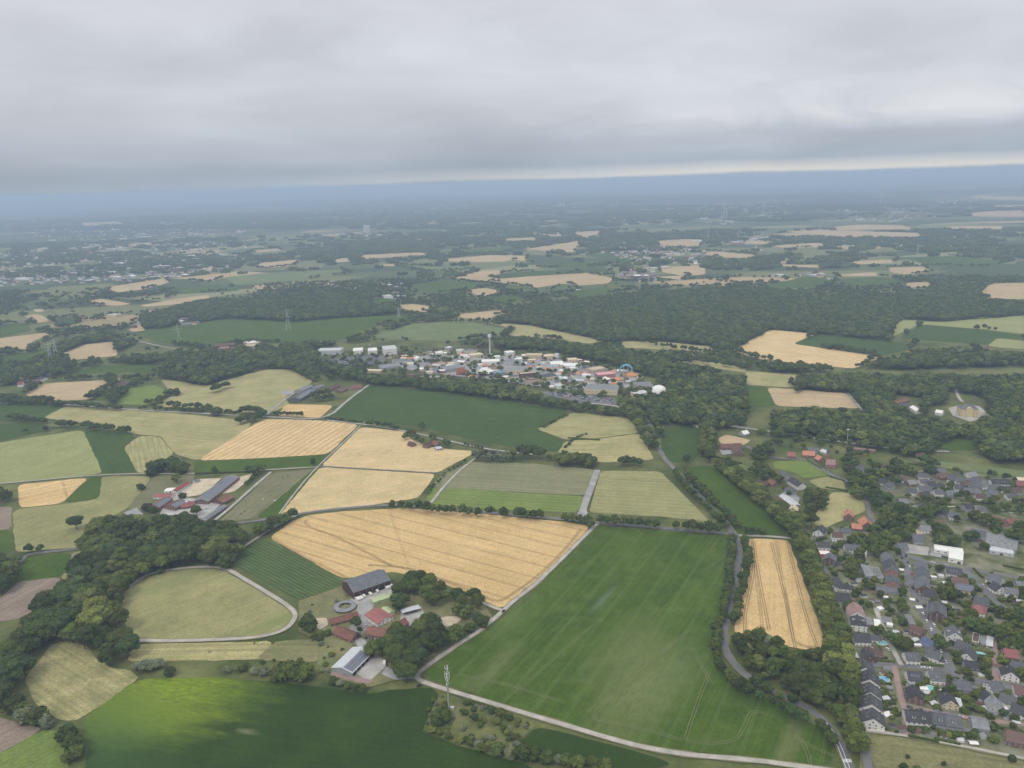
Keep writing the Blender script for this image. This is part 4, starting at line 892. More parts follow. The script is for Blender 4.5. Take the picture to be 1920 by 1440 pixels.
def windows(wo, L, W, ev, rd, dens=3.6, gable=True, wz=1.25, ww=1.25):
    fl = [1.6] if ev < 4.2 else ([1.6, 4.3] if ev < 7 else [1.6, 4.3, 7.0] if ev < 9.5 else [1.6, 4.4, 7.2, 10.0])
    n = max(2, int(L/dens))
    for z in fl:
        for i in range(n):
            x = -L/2+(i+.5)*L/n
            for sg in (-1, 1):
                if z < 2 and i == n//2 and sg < 0: put('door', DOOR, wo, (x, -W/2-.03, 1.05), 0, (1.2, 1, 2.1)); continue
                put('window', WIN, wo, (x, sg*(W/2+.03), z), 0 if sg < 0 else math.pi, (ww, 1, wz))
    if gable:
        m = max(2, int(W/4.2))
        for sg in (-1, 1):
            for z in fl:
                for i in range(m): put('window', WIN, wo, (sg*(L/2+.03), -W/2+(i+.5)*W/m, z), math.pi/2 if sg > 0 else -math.pi/2, (ww, 1, wz))
            if rd-ev > 3: put('window', WIN, wo, (sg*(L/2+.03), 0, ev+(rd-ev)*.35), math.pi/2 if sg > 0 else -math.pi/2, (1.2, 1, 1.3))
def house(p1, p2, W, ev, rd, roof, wall, label, name='house', cat='house', group=None, hip=0, win=True, chim=True, sky=0, dorm=0, solarp=0, dens=3.6, roof2=None, minL=0, ext=0):
    c, L, rz = frame_of(p1, p2, rd); L = max(L+ext, minL)
    t = thing(name, label, cat, c, rz, group); BLOCK.append((c, max(L, W)*.55+1)); BOX.append((c, rz, L, W))
    wo, ro = gable_parts(t, L, W, ev, rd, wall, roof, hip=hip*W/2 if hip else 0, roof2=roof2)
    s = (rd-ev)/(W/2); a = math.atan(s)
    if win: windows(wo, L, W, ev, rd, dens)
    if chim:
        y = W*.14; mb = MB(); mb.box((0, 0, 0), (.8, .7, 2.2), 'brick' if wall in ('brick', 'darkbrick', 'pinkbrick') else 'grey'); mb.box((0, 0, 1.15), (1.0, .9, .14), 'darkgrey')
        put('chimney', mb.mesh('chimney'), ro, (L*.22, y, rd-s*y+.7))
    for i in range(sky):
        x = (-.32+.64*(i+.5)/sky)*L
        for sg in (-1, 1): put('skylight', SKYL, ro, (x, sg*W*.24, rd-s*W*.24+.3), 0 if sg < 0 else math.pi, None, a)
    for i in range(dorm):
        x = (-.5+(i+.5)/dorm)*L*.8
        for sg in (-1, 1):
            mb = MB(); mb.box((0, 0, 0), (2.4, 2.6, 1.7), 'white'); mb.box((0, -.1*0, .92), (2.8, 3.0, .18), roof); mb.box((0, -1.32, .05), (1.5, .06, 1.0), 'glassdark')
            put('dormer', mb.mesh('dormer'), ro, (x, sg*W*.30, rd-s*W*.30+.85), 0 if sg < 0 else math.pi)
    if solarp:
        f0, f1 = (-.42, .42) if solarp in (1, 2, 3) else (-.30, .44)
        for sg in ((-1,) if solarp == 1 else (1,) if solarp == 2 else (-1, 1)):
            mb = MB(); hl = math.hypot(W/2, rd-ev); mb.box((L*(f0+f1)/2, 0, 0), (L*(f1-f0), hl*.82, .10), 'solar')
            put('solar_panel', mb.mesh('solar_panel'), ro, (0, sg*W*.25, (ev+rd)/2+.36), 0 if sg < 0 else math.pi, None, a)
    return t, wo, ro, L
def hall(p1, p2, W, h, roof, wall, label, name='hall', cat='hall', group=None, lights=0, rise=.8, door=True, minL=0):
    """low hall: walls with a parapet, a roof deck, roof lights"""
    c, L, rz = frame_of(p1, p2, h); L = max(L, minL)
    t = thing(name, label, cat, c, rz, group); BLOCK.append((c, max(L, W)*.5+1)); BOX.append((c, rz, L, W))
    mb = MB()
    for x, y, a, b in ((0, -W/2, L, .3), (0, W/2, L, .3), (-L/2, 0, .3, W-.3), (L/2, 0, .3, W-.3)): mb.box((x, y, h/2-.15), (a, b, h+.3), wall)
    wo = mb.build('wall', t)
    r = MB(); r.poly([(-L/2+.15, -W/2+.15, h-.35), (L/2-.15, -W/2+.15, h-.35), (L/2-.15, W/2-.15, h-.35), (-L/2+.15, W/2-.15, h-.35), (-L/2+.15, 0, h-.35+rise), (L/2-.15, 0, h-.35+rise)], [(0,1,5,4), (4,5,2,3), (0,4,3), (1,2,5)], roof)
    ro = r.build('roof', t)
    n = lights
    for i in range(n):
        for sg in (-1, 1): put('skylight', SKYL, ro, ((-.5+(i+.5)/n)*L*.9, sg*W*.22, h-.2+rise*.55), 0, (max(1, L/n*.35), 1.2, 1.6))
    k = max(2, int(L/7))
    for i in range(k):
        for sg in (-1, 1):
            if door and i == k//2 and sg < 0: put('door', DOOR, wo, ((-.5+(i+.5)/k)*L, -W/2-.18, min(1.7, h*.4)), 0, (3.2, 1, min(3.4, h*.8)))
            else: put('window', WIN, wo, ((-.5+(i+.5)/k)*L, sg*(W/2+.18), h*.55), 0 if sg < 0 else math.pi, (2.4, 1, 1.1))
    return t, wo, ro, L
BOX = []
# ---- the big farm
t, wo, ro, L = house((651, 1092), (720, 1069), 30, 8.5, 14, 'roof_slate', 'wood', 'big dark roofed open barn sheltering white caravans', 'barn', 'barn', win=False, chim=False)
for i in range(6):                                                     # open front: black panels stand in for the shade inside the bays
    mb = MB(); mb.box((0, 0, 0), (L/6-1.2, .2, 5.2), 'black'); put('bay_shade_panel', mb.mesh('bay_shade_panel'), wo, ((-.5+(i+.5)/6)*L, -15.08, 2.7))
for i in range(7):
    mb = MB(); mb.box((0, 0, 0), (.5, .4, 8.4), 'timber'); put('post', mb.mesh('post'), wo, ((-.5+i/6)*L*.985, -15.3, 4.2))
house((697, 1124), (738, 1111), 9, 4.2, 5.4, 'green', 'green', 'long pale green shed in front of the big barn', 'shed', 'shed', chim=False, dens=9)
house((618, 1161), (670, 1147), 9.5, 3.2, 6.4, 'roof_redbrown', 'brick', 'long low red brown barn below the round horse walker', 'barn', 'barn', dens=6)
house((632, 1174), (667, 1188), 13, 3.2, 7.2, 'roof_redbrown', 'brick', 'red brown barn nearest the green pasture, grey at one end', 'barn', 'barn', dens=6, chim=False)
house((698, 1142), (722, 1158), 19, 4.5, 7.5, 'roof_red', 'white', 'farm building with a bright red roof and white gable', 'barn', 'barn', chim=False, dens=6)
house((719, 1138), (733, 1147), 9, 3.6, 5.2, 'green', 'cream', 'small pale green roofed lean-to behind the red roofed building', 'shed', 'shed', chim=False, win=False)
t = thing('carport', 'long open carport with a white flat roof', 'carport', *[(lambda f: (f[0], f[2]))(frame_of((752, 1146), (787, 1137), 4.5))][0])
L_ = frame_of((752, 1146), (787, 1137), 4.5)[1]; BLOCK.append((Vector(t.location), 12))
MB().box((0, 0, 4.5), (L_, 9, .25), 'palegrey', 0, R(-4)).build('roof', t); MB().box((0, 4.2, 2.2), (L_, .2, 4.4), 'grey').build('wall', t)
for i in range(5): MB().box(((-.48+.24*i)*L_, -3.9, 2.05), (.25, .25, 4.1), 'timber').build('post', t)
t, wo, ro, L = house((690, 1174), (752, 1183), 13, 5, 9.5, 'roof_redbrown', 'brick', 'long farmhouse with a red brown tiled roof and a wing', 'farmhouse', 'farmhouse', sky=2)
q = Matrix.Rotation(-t.rotation_euler.z, 3, 'Z') @ (at(741, 1171, 8) - Vector((t.location.x, t.location.y, 8)))
a = ang((729, 1178), (750, 1165)) - t.rotation_euler.z
gable_parts(t, 26, 10, 5, 9, 'brick', 'roof_red', x0=q.x, y0=q.y, rz=a, name='wing')
house((757, 1174), (776, 1175), 10, 3.6, 7, 'roof_dark', 'brick', 'small dark roofed outbuilding at the east end of the farmhouse', 'outbuilding', 'outbuilding', dens=5)
t, wo, ro, L = house((640.6, 1251.5), (680, 1213), 22, 4.6, 7.4, 'palegrey', 'grey', 'long low hall with a pale metal roof and rows of solar panels', 'hall', 'hall', win=False, chim=False, roof2='palegrey')
for sg in (-1,):
    mb = MB(); mb.box((-L*.06, 0, 0), (L*.84, 9.6, .1), 'solar'); put('solar_panel', mb.mesh('solar_panel'), ro, (0, -5.9, 6.25), 0, None, math.atan(2.8/11))
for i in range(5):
    mb = MB(); mb.box((0, 0, 0), (L/5-1.6, .2, 3.6), 'black'); put('bay_shade_panel', mb.mesh('bay_shade_panel'), wo, ((-.5+(i+.5)/5)*L, -11.08, 1.9))  # flat black panels stand for the shade within this hall's bays
put('door', DOOR, wo, (-L/2-.05, -2, 1.1), -math.pi/2, (1.3, 1, 2.2))
c = at(647, 1138, 1.5); c.z = 0
t = thing('horse_walker', 'round horse walker with a grey ring roof and open centre', 'horse walker', c); BLOCK.append((c, 13))
MB().lathe([(11.5, 2.5), (9, 3.3), (6.2, 3.0), (6.2, 2.8), (9, 3.1), (11.5, 2.3), (11.5, 2.5)], 'roof_grey', 32).build('roof', t)
MB().lathe([(11.2, 0), (11.2, 1.7), (11.0, 1.7), (11.0, 0)], 'darkbrick', 32).build('wall', t)
for i in range(12): MB().tube((11*math.cos(i*.5236), 11*math.sin(i*.5236), 0), (11*math.cos(i*.5236), 11*math.sin(i*.5236), 2.5), .12, .12, 'timber', 5).build('post', t)
mb = MB(); mb.tube((0, 0, 0), (0, 0, 3), .25, .2, 'steel'); [mb.box((0, 0, 2.8), (12, .15, .15), 'steel', k*math.pi/2) for k in range(2)]; mb.build('rotor', t)
# ---- stables on the left
house((377, 936), (436, 890), 21, 5.2, 8.2, 'roof_grey', 'brick', 'very long riding hall roofed with solar panels', 'riding_hall', 'riding hall', chim=False, solarp=3, dens=9)
house((325, 919), (352, 903), 9, 3.6, 5.8, 'roof_brightred', 'white', 'stable wing with the brightest red roof, beside the arena', 'stable', 'stable', chim=False, dens=6)
hall((310, 918), (327, 917), 12, 3.4, 'white', 'white', 'low white flat roofed store beside the bright red stable wing', 'shed', 'shed')
house((290, 926), (323, 926), 12, 3.6, 5.8, 'roof_red', 'white', 'stable wing with a dull red roof and white walls', 'stable', 'stable', chim=False, dens=6)
house((286, 949), (313, 931), 17, 4.4, 7.2, 'roof_redbrown', 'brick', 'stable block with solar panels at the left of the yard', 'stable', 'stable', chim=False, solarp=1, dens=7)
house((317, 947), (341, 936), 22, 4.4, 7.6, 'roof_redbrown', 'brick', 'stable block with one red slope and one solar slope', 'stable', 'stable', chim=False, solarp=1, dens=7)
c = at(350, 946, 3); c.z = 0; BLOCK.append((c, 11))
t = thing('round_stable', 'round building with a red cone roof and a small lantern', 'stable', c)
MB().lathe([(10, -.3), (10, 3.4)], 'brick', 28).build('wall', t); MB().lathe([(11.2, 3.1), (11.2, 3.4), (2, 6.2), (1.6, 6.3)], 'roof_red', 28).build('roof', t)
MB().lathe([(1.7, 6.0), (1.7, 7.2), (2.1, 7.2), (0, 8.2)], 'palegrey', 14).build('lantern', t)
house((409, 936), (430, 926), 17, 4, 8, 'roof_redbrown', 'darkbrick', 'brown barn with a steep rusty roof right of the riding hall', 'barn', 'barn', chim=False, dens=6)
house((380, 974), (421, 946), 8.5, 3.2, 4.6, 'roof_grey', 'brick', 'long narrow stable row with solar roof by the drive', 'stable', 'stable', chim=False, solarp=1, dens=6)
house((308, 966), (334, 967), 12, 3.6, 7, 'roof_brown', 'brick', 'brown roofed house half hidden by the wood edge', 'house', 'house', dens=5)
house((363, 900), (372, 897), 7, 3.2, 5.4, 'roof_grey', 'white', 'small white hut behind the sandy arena', 'hut', 'hut', chim=False)
# ---- solar barns in the middle left
house((551, 746), (583, 728), 25, 5.6, 9, 'roof_slate', 'darkgrey', 'largest solar roofed barn with a dark open gable', 'barn', 'barn', chim=False, solarp=1, win=False)
house((558, 731), (580, 721), 17, 4.5, 7, 'roof_grey', 'grey', 'grey green roofed barn behind the largest solar barn', 'barn', 'barn', chim=False, dens=8)
house((584, 727), (604, 720), 15, 4.5, 7, 'solar', 'grey', 'dark roofed barn in the middle of the solar farm', 'barn', 'barn', chim=False, dens=8)
house((613, 729), (632, 719), 15, 4, 7, 'roof_brown', 'brick', 'brown roofed barn of the solar farm', 'barn', 'barn', chim=False, dens=8)
house((633, 731), (648, 725), 13, 4, 7.5, 'roof_brown', 'brick', 'brown farmhouse between trees east of the solar barns', 'farmhouse', 'farmhouse', dens=6)
house((658, 723), (677, 721), 15, 5, 9.5, 'roof_redbrown', 'pinkbrick', 'red farmhouse at the corner of the wide dark field', 'farmhouse', 'farmhouse', dens=6)
# ---- small farmstead
house((797, 832), (808, 827), 12, 4, 8, 'roof_brown', 'brick', 'brown roofed house of the small farmstead', 'farmhouse', 'farmhouse', dens=6)
house((813, 826), (823, 829), 11, 4.5, 8.5, 'roof_redbrown', 'brick', 'reddish house of the small farmstead', 'house', 'house', dens=6)
hall((816, 840), (828, 838), 12, 3.2, 'palegrey', 'grey', 'pale flat roofed shed of the small farmstead', 'shed', 'shed')
house((768, 827), (776, 830), 10, 3.5, 7, 'roof_brown', 'brick', 'brown roofed cottage at the left end of the small farmstead', 'house', 'house', dens=6)
# ---- farms behind on the left
house((33, 716), (43, 715), 16, 6, 11, 'roof_red', 'white', 'house with a red roof at the left edge', 'house', 'house', win=False)
for k, (a, b, W, rf, wl, lb) in enumerate(((( 45, 708), (52, 708), 10, 'white', 'white', 'low white shed of the hamlet at the left'), ((60, 713), (72, 710), 14, 'roof_brown', 'brick', 'brown barn of the hamlet at the left'), ((75, 706), (84, 707), 12, 'roof_dark', 'white', 'white gabled house of the hamlet at the left'), ((86, 700), (96, 699), 14, 'roof_slate', 'brick', 'dark roofed house of the hamlet at the left'), ((64, 702), (72, 701), 10, 'palegrey', 'white', 'pale roofed shed of the hamlet at the left'),
    ((215, 710), (224, 709), 16, 'roof_pink', 'brick', 'pinkish farmhouse in trees above the emerald meadow'), ((225, 718), (238, 717), 14, 'roof_brown', 'brick', 'brown barn in trees above the emerald meadow'),
    ((402, 645), (440, 642), 26, 'roof_brown', 'darkbrick', 'long dark barn on the wide green field'), ((412, 650), (430, 649), 18, 'roof_pink', 'brick', 'reddish barn in front of the long dark barn'), ((462, 640), (480, 638), 20, 'white', 'cream', 'pale hall beside the sandy heap yard'),
    ((50, 596), (62, 596), 20, 'roof_slate', 'white', 'distant farmhouse at the left'), ((335, 600), (350, 596), 24, 'palegrey', 'white', 'distant white farm building before the forest'), ((340, 606), (372, 602), 18, 'roof_grey', 'grey', 'distant grey farm building before the forest'))):
    house(a, b, W, 5, 9, rf, wl, lb, 'farm_building', 'farm building', win=False, chim=False)
# ------------------------------------------------------------------ amusement park
PK = 'buildings of the amusement park'
for a in [((598, 655), (641, 654), 34, 12, 'palegrey', 'palegrey', 'long grey white studio hall left of the car park'), ((662, 655), (680, 654), 36, 10, 'white', 'white', 'left one of two low white halls behind the car park'),
          ((690, 655), (707, 654), 36, 10, 'white', 'white', 'right one of two low white halls behind the car park'), ((718, 652), (742, 650), 44, 17, 'palegrey', 'white', 'tall white studio hall behind the timber coaster'),
          ((712, 687), (748, 683), 34, 7, 'roof_grey', 'grey', 'dark flat roofed hall with rows of white roof lights'), ((736, 677), (772, 674), 34, 7, 'roof_grey', 'palegrey', 'grey flat roofed hall above the dotted roof'),
          ((686, 693), (716, 694), 16, 6, 'cream', 'beige', 'low beige hall at the park entrance'), ((778, 670), (785, 670), 24, 9, 'white', 'white', 'small white block between the coasters'),
          ((816, 660), (830, 659), 22, 8, 'white', 'white', 'white hall right of the dark coaster cage'), ((835, 651), (846, 650), 18, 9, 'white', 'palegrey', 'white hall under the large coaster hill'),
          ((856, 656), (869, 655), 20, 8, 'white', 'white', 'white hall left of the solar roof'), ((870, 657), (894, 656), 26, 9, 'solar', 'cream', 'beige hall with a dark solar roof'), ((880, 665), (903, 662), 22, 8, 'cream', 'cream', 'cream hall below the solar roofed one'),
          ((830, 690), (866, 685), 34, 9, 'roof_grey', 'grey', 'blue grey show hall with an orange eave'), ((903, 676), (936, 675), 26, 9, 'white', 'white', 'white hall with red window frames'),
          ((944, 678), (974, 675), 36, 8, 'roof_grey', 'palegrey', 'grey roofed hall right of the tower'), ((948, 692), (990, 690), 34, 8, 'roof_grey', 'cream', 'dark grey hall with cream gables in mid park'),
          ((986, 664), (1016, 664), 24, 11, 'beige', 'beige', 'beige facade hall behind the white roofs'), ((1020, 666), (1038, 665), 22, 10, 'cream', 'cream', 'cream hall beside the white silo'),
          ((1032, 680), (1056, 679), 30, 7, 'white', 'white', 'left part of the long white roofs'), ((1058, 683), (1083, 683), 28, 7, 'white', 'white', 'right part of the long white roofs'),
          ((1012, 706), (1040, 701), 32, 9, 'roof_dark', 'cream', 'dark roofed cream hall in front'), ((1064, 673), (1082, 672), 20, 8, 'cream', 'cream', 'pale beige hall at the rear right'),
          ((1106, 692), (1130, 688), 24, 9, 'beige', 'beige', 'beige roofed hall in the right part'), ((1118, 701), (1150, 698), 24, 9, 'pink', 'pinkbrick', 'rosy facade block in the right part'),
          ((974, 700), (1005, 697), 12, 11, 'beige', 'darkbrick', 'broken brown facade in the old town street'), ((984, 712), (1012, 710), 14, 9, 'darkbrick', 'beige', 'brown brick warehouse in the old town street'),
          ((1098, 724), (1160, 727), 40, 11, 'roof_grey', 'cream', 'long grey roofed hall behind the front car park'), ((1190, 720), (1222, 719), 34, 12, 'roof_grey', 'grey', 'big grey block beside the white dome'),
          ((1187, 737), (1212, 733), 22, 9, 'palegrey', 'beige', 'pale block in front of the big grey one'), ((760, 702), (795, 700), 14, 5, 'roof_brown', 'brick', 'low brown roofed buildings behind the park hedge'),
          ((925, 699), (945, 696), 24, 10, 'blue', 'darkgrey', 'dark blue grey block beside the white tent'), ((1060, 705), (1070, 704), 16, 8, 'roof_dark', 'beige', 'dark roofed kiosk in the right part'),
          ((1075, 712), (1095, 712), 16, 7, 'palegrey', 'grey', 'grey rocky building in the right part'), ((948, 660), (962, 658), 20, 9, 'white', 'white', 'white gabled hall right of the tower'), ((868, 668), (880, 667), 14, 7, 'palegrey', 'white', 'pale kiosk in mid park'),
          ((905, 688), (930, 686), 20, 7, 'roof_brown', 'beige', 'brown roofed restaurant above the white tent'), ((955, 705), (972, 704), 18, 7, 'roof_slate', 'cream', 'slate roofed house in the park centre'), ((1085, 695), (1100, 693), 18, 7, 'roof_grey', 'beige', 'grey roofed hall left of the rosy facade')]:
    n = 5 if 'roof lights' in a[6] or 'front car park' in a[6] else 0
    hall(*a[:2], a[2], a[3], a[4], a[5], a[6], 'park_hall', 'park hall', PK, lights=n)
rg = random.Random(21); kk = 0
while kk < 75:
    x, y = rg.uniform(735, 1195), rg.uniform(660, 728)
    if not inside(pts('735,672 800,660 930,662 1060,668 1150,690 1205,708 1190,722 1090,730 1000,724 920,710 840,704 760,692'), x, y): continue
    c = at(x, y, 4); c.z = 0
    if any((c-b).length < r*.7+6 for b, r in BLOCK): continue
    kk += 1; wl = rg.choice(['white', 'white', 'cream', 'beige', 'palegrey', 'pinkbrick']); rf = rg.choice(['white', 'white', 'palegrey', 'roof_grey', 'cream', 'roof_brown', 'orange'])
    t = thing('park_kiosk', ('pale' if rf in ('white', 'palegrey', 'cream') else 'dark' if rf in ('roof_grey', 'roof_brown') else 'orange')+' roofed kiosk squeezed between the attractions', 'kiosk', c, rg.uniform(-.6, .6), ('pale' if rf in ('white', 'palegrey', 'cream') else 'dark' if rf in ('roof_grey', 'roof_brown') else 'orange')+' kiosks of the park')
    a_k, b_k, h_k = rg.uniform(8, 20), rg.uniform(7, 12), rg.uniform(4, 8); gable_parts(t, a_k, b_k, h_k, h_k+rg.uniform(.6, 3), wl, rf); BLOCK.append((c, max(a_k, b_k)*.55))
def at0(px, py): p = at(px, py); return p
# observation tower
c = at0(919, 667)
t = thing('free_fall_tower', 'tall white tower with a square white head above the amusement park', 'tower', c)
MB().tube((0, 0, 0), (0, 0, 48), 2.4, 1.9, 'palegrey', 12).build('shaft', t)
mb = MB(); mb.box((0, 0, 51), (8.5, 8.5, 7), 'white'); mb.box((0, 0, 54.7), (9.2, 9.2, .5), 'palegrey'); mb.build('head', t)
MB().box((0, 0, 2), (12, 12, 4), 'palegrey').build('base_building', t)
# white tent
c = at0(910, 700); BLOCK.append((c, 26))
t = thing('show_tent', 'sprawling white tent roof in the middle of the park', 'tent', c)
mb = MB(); rg = random.Random(3)
for i in range(7):
    x, y, r = rg.uniform(-17, 17), rg.uniform(-16, 16), rg.uniform(8, 12)
    mb.lathe([(r, 4.0+.07*i), (r*.72, 5.6+.05*i), (r*.3, 9.0), (.4, 12+rg.uniform(-1, 2))], 'white', 10, (x, y, 0))
mb.build('canopy', t)
for i in range(10): MB().tube((24*math.cos(i*.63), 22*math.sin(i*.63), 0), (20*math.cos(i*.63), 18*math.sin(i*.63), 6), .25, .25, 'palegrey', 6).build('pole', t)
# dome
c = at0(1235, 737); BLOCK.append((c, 18))
t = thing('white_dome', 'white dome beside the big grey block at the right end of the park', 'dome', c)
MB().lathe([(17, 0), (16.9, 3), (15.5, 7.5), (12.6, 11.5), (8.8, 14.2), (4.5, 15.8), (.05, 16.3)], 'white', 28).build('shell', t, True); MB().lathe([(17.6, 0), (17.6, 2.2), (17.0, 2.2)], 'palegrey', 28).build('ring_wall', t)
# red rock
c = at0(866, 702); BLOCK.append((c, 18))
t = thing('artificial_mountain', 'jagged red brown rock mountain of a ride', 'ride', c)
v, f = ICO2; rg = np.random.default_rng(4); mb = MB(); hh = 1+rg.uniform(-.3, .3, (len(v), 1)); V = v*hh*np.array((15, 11, 15)); V[:, 2] = np.maximum(V[:, 2], -.3); mb.poly(V, f, 'rust'); mb.build('rock', t)
MB().box((4, -9, 2), (9, 5, 4), 'darkbrick').build('station', t)
# tents and coloured roofs
for px, py, r, h, m, lb in ((996, 688, 9, 11, 'blue', 'blue pointed tent roof'), (1097, 704, 8, 10, 'pink', 'pink pointed tent roof'), (1185, 706, 13, 11, 'orange', 'orange tent roof at the right end of the park'), (1200, 709, 6, 8, 'white', 'small white pointed tent at the right end of the park'), (1156, 713, 12, 8, 'orange', 'wide orange roof in the right part of the park'), (1050, 703, 10, 9, 'orange', 'orange canopy in front of the long white roofs'), (1135, 713, 10, 9, 'purple', 'purple round building with a pale top'), (1126, 696, 7, 8, 'beige', 'sandy tent roof above the rosy facade'), (1032, 690, 6, 7, 'cyan', 'small turquoise tent roof'), (1070, 708, 6, 7, 'cream', 'small cream tent roof'), (1000, 680, 6, 7, 'yellow', 'small yellow tent roof')):
    c = at0(px, py); BLOCK.append((c, r)); t = thing('round_tent', lb, 'tent', c, 0, 'round tents of the park')
    MB().lathe([(r, 0), (r, h*.45)], 'purple' if m == 'purple' else 'cream', 14).build('wall', t)
    MB().lathe([(r*1.1, h*.43), (r*.45, h*.68), (.2, h)], 'white' if m == 'purple' else m, 14).build('roof', t)
c = at0(1044, 674); t = thing('silo', 'white silo behind the long white roofs', 'silo', c); MB().lathe([(6, 0), (6, 14)], 'white', 16).build('shell', t); MB().lathe([(6.2, 14), (0.2, 16)], 'palegrey', 16).build('roof', t)
def coaster(px1, px2, prof, label, mt, mp, wdt=14, step=5.0, rail=.55, name='roller_coaster'):
    a, b = at0(*px1), at0(*px2); d = b-a; L = d.length; c = a.copy(); t = thing(name, label, 'roller coaster', c, math.atan2(d.y, d.x))
    tr, su = MB(), MB(); P = []
    n = max(12, int(L/step))
    def hz(u):
        for (u0, h0), (u1, h1) in zip(prof, prof[1:]):
            if u0 <= u <= u1: k = (u-u0)/(u1-u0); k = k*k*(3-2*k); return h0+(h1-h0)*k
        return prof[-1][1]
    for side in (-1, 1):
        prev = None
        for i in range(n+1):
            u = i/n; p = Vector((u*L, side*wdt/2+2*math.sin(u*7+side), hz(u)+(0 if side < 0 else 1.5)))
            if prev is not None: tr.tube(prev+Vector((0, .7, 0)), p+Vector((0, .7, 0)), rail, rail, mt, 5); tr.tube(prev-Vector((0, .7, 0)), p-Vector((0, .7, 0)), rail, rail, mt, 5)
            prev = p
            if side < 0 or i % 2 == 0: su.tube((p.x, p.y, 0), p, .32, .28, mp, 4)
            if side > 0 and i % 2 == 0: su.tube((p.x, -wdt/2, p.z*.55), (p.x, wdt/2, p.z*.55), .22, .22, mp, 4)
            if i and side < 0 and i % 2: su.tube((p.x, p.y, p.z*.9), ((i-1)/n*L, p.y, .2), .2, .2, mp, 4)
    tr.build('track', t); su.build('support_frame', t); MB().box((L*.2, wdt/2+6, 2), (14, 6, 4), 'cream').build('station', t); return t
coaster((722, 676), (768, 672), ((0, 4), (.2, 16), (.42, 8), (.66, 14), (1, 4)), 'brown timber roller coaster beside the big car park', 'timber', 'timber', 26)
coaster((796, 666), (820, 664), ((0, 10), (.5, 14), (1, 10)), 'dark cage like coaster structure left of the large hills', 'darkgrey', 'timber', 18)
coaster((822, 662), (884, 661), ((0, 6), (.25, 17), (.5, 29), (.78, 12), (1, 6)), 'dark coaster with the broad high hill', 'timber', 'darkgrey', 12)
coaster((884, 661), (914, 660), ((0, 5), (.5, 21), (.85, 30), (1, 26)), 'dark coaster rising to a steep end left of the tower', 'timber', 'darkgrey', 12)
coaster((920, 708), (950, 706), ((0, 4), (.4, 14), (.7, 7), (1, 11)), 'grey steel coaster in front of the white tent', 'silver', 'grey', 12, rail=.4)
coaster((1040, 716), (1072, 718), ((0, 4), (.3, 12), (.6, 5), (1, 9)), 'pale blue low coaster in front of the old town street', 'cyan', 'palegrey', 10, rail=.35)
coaster((800, 690), (850, 682), ((0, 3), (.5, 8), (1, 3)), 'orange low coaster around the show hall', 'orange', 'beige', 12, rail=.4)
coaster((800, 680), (830, 675), ((0, 4), (.5, 11), (1, 5)), 'low grey coaster in the left part of the park', 'grey', 'timber', 14, rail=.4)
# bright blue loop
c = at0(1172, 704); t = thing('roller_coaster', 'bright blue coaster loop arching at the right end of the park', 'roller coaster', c, ang((1158, 704), (1182, 703)))
tr, su = MB(), MB(); prev = None
for k in range(4):
    prev = None
    for i in range(21):
        u = i/20*math.pi; p = Vector((-15*math.cos(u)+k*1.2, k*4-6, 8+16*math.sin(u)))
        if prev is not None: tr.tube(prev, p, .9, .9, 'cyan', 6)
        if i % 4 == 0: su.tube((p.x, p.y, 0), p, .35, .35, 'palegrey', 5)
        prev = p
tr.build('track', t); su.build('support_frame', t); MB().box((2, -11, 2), (16, 5, 4), 'orange').build('station', t)
# floodlight masts
for px, py, h, lb in ((695, 671, 34, 'thin white light mast in front of the studio halls'), (1588, 832, 24, 'thin light mast at the railway behind the village'), (1010, 640, 20, 'thin dark mast behind the park')):
    t = thing('light_mast', lb, 'mast', at0(px, py)); MB().tube((0, 0, 0), (0, 0, h), .5, .3, 'palegrey', 6).build('pole', t); MB().box((0, 0, h), (4, 1, 1.2), 'white').build('lamp_head', t)

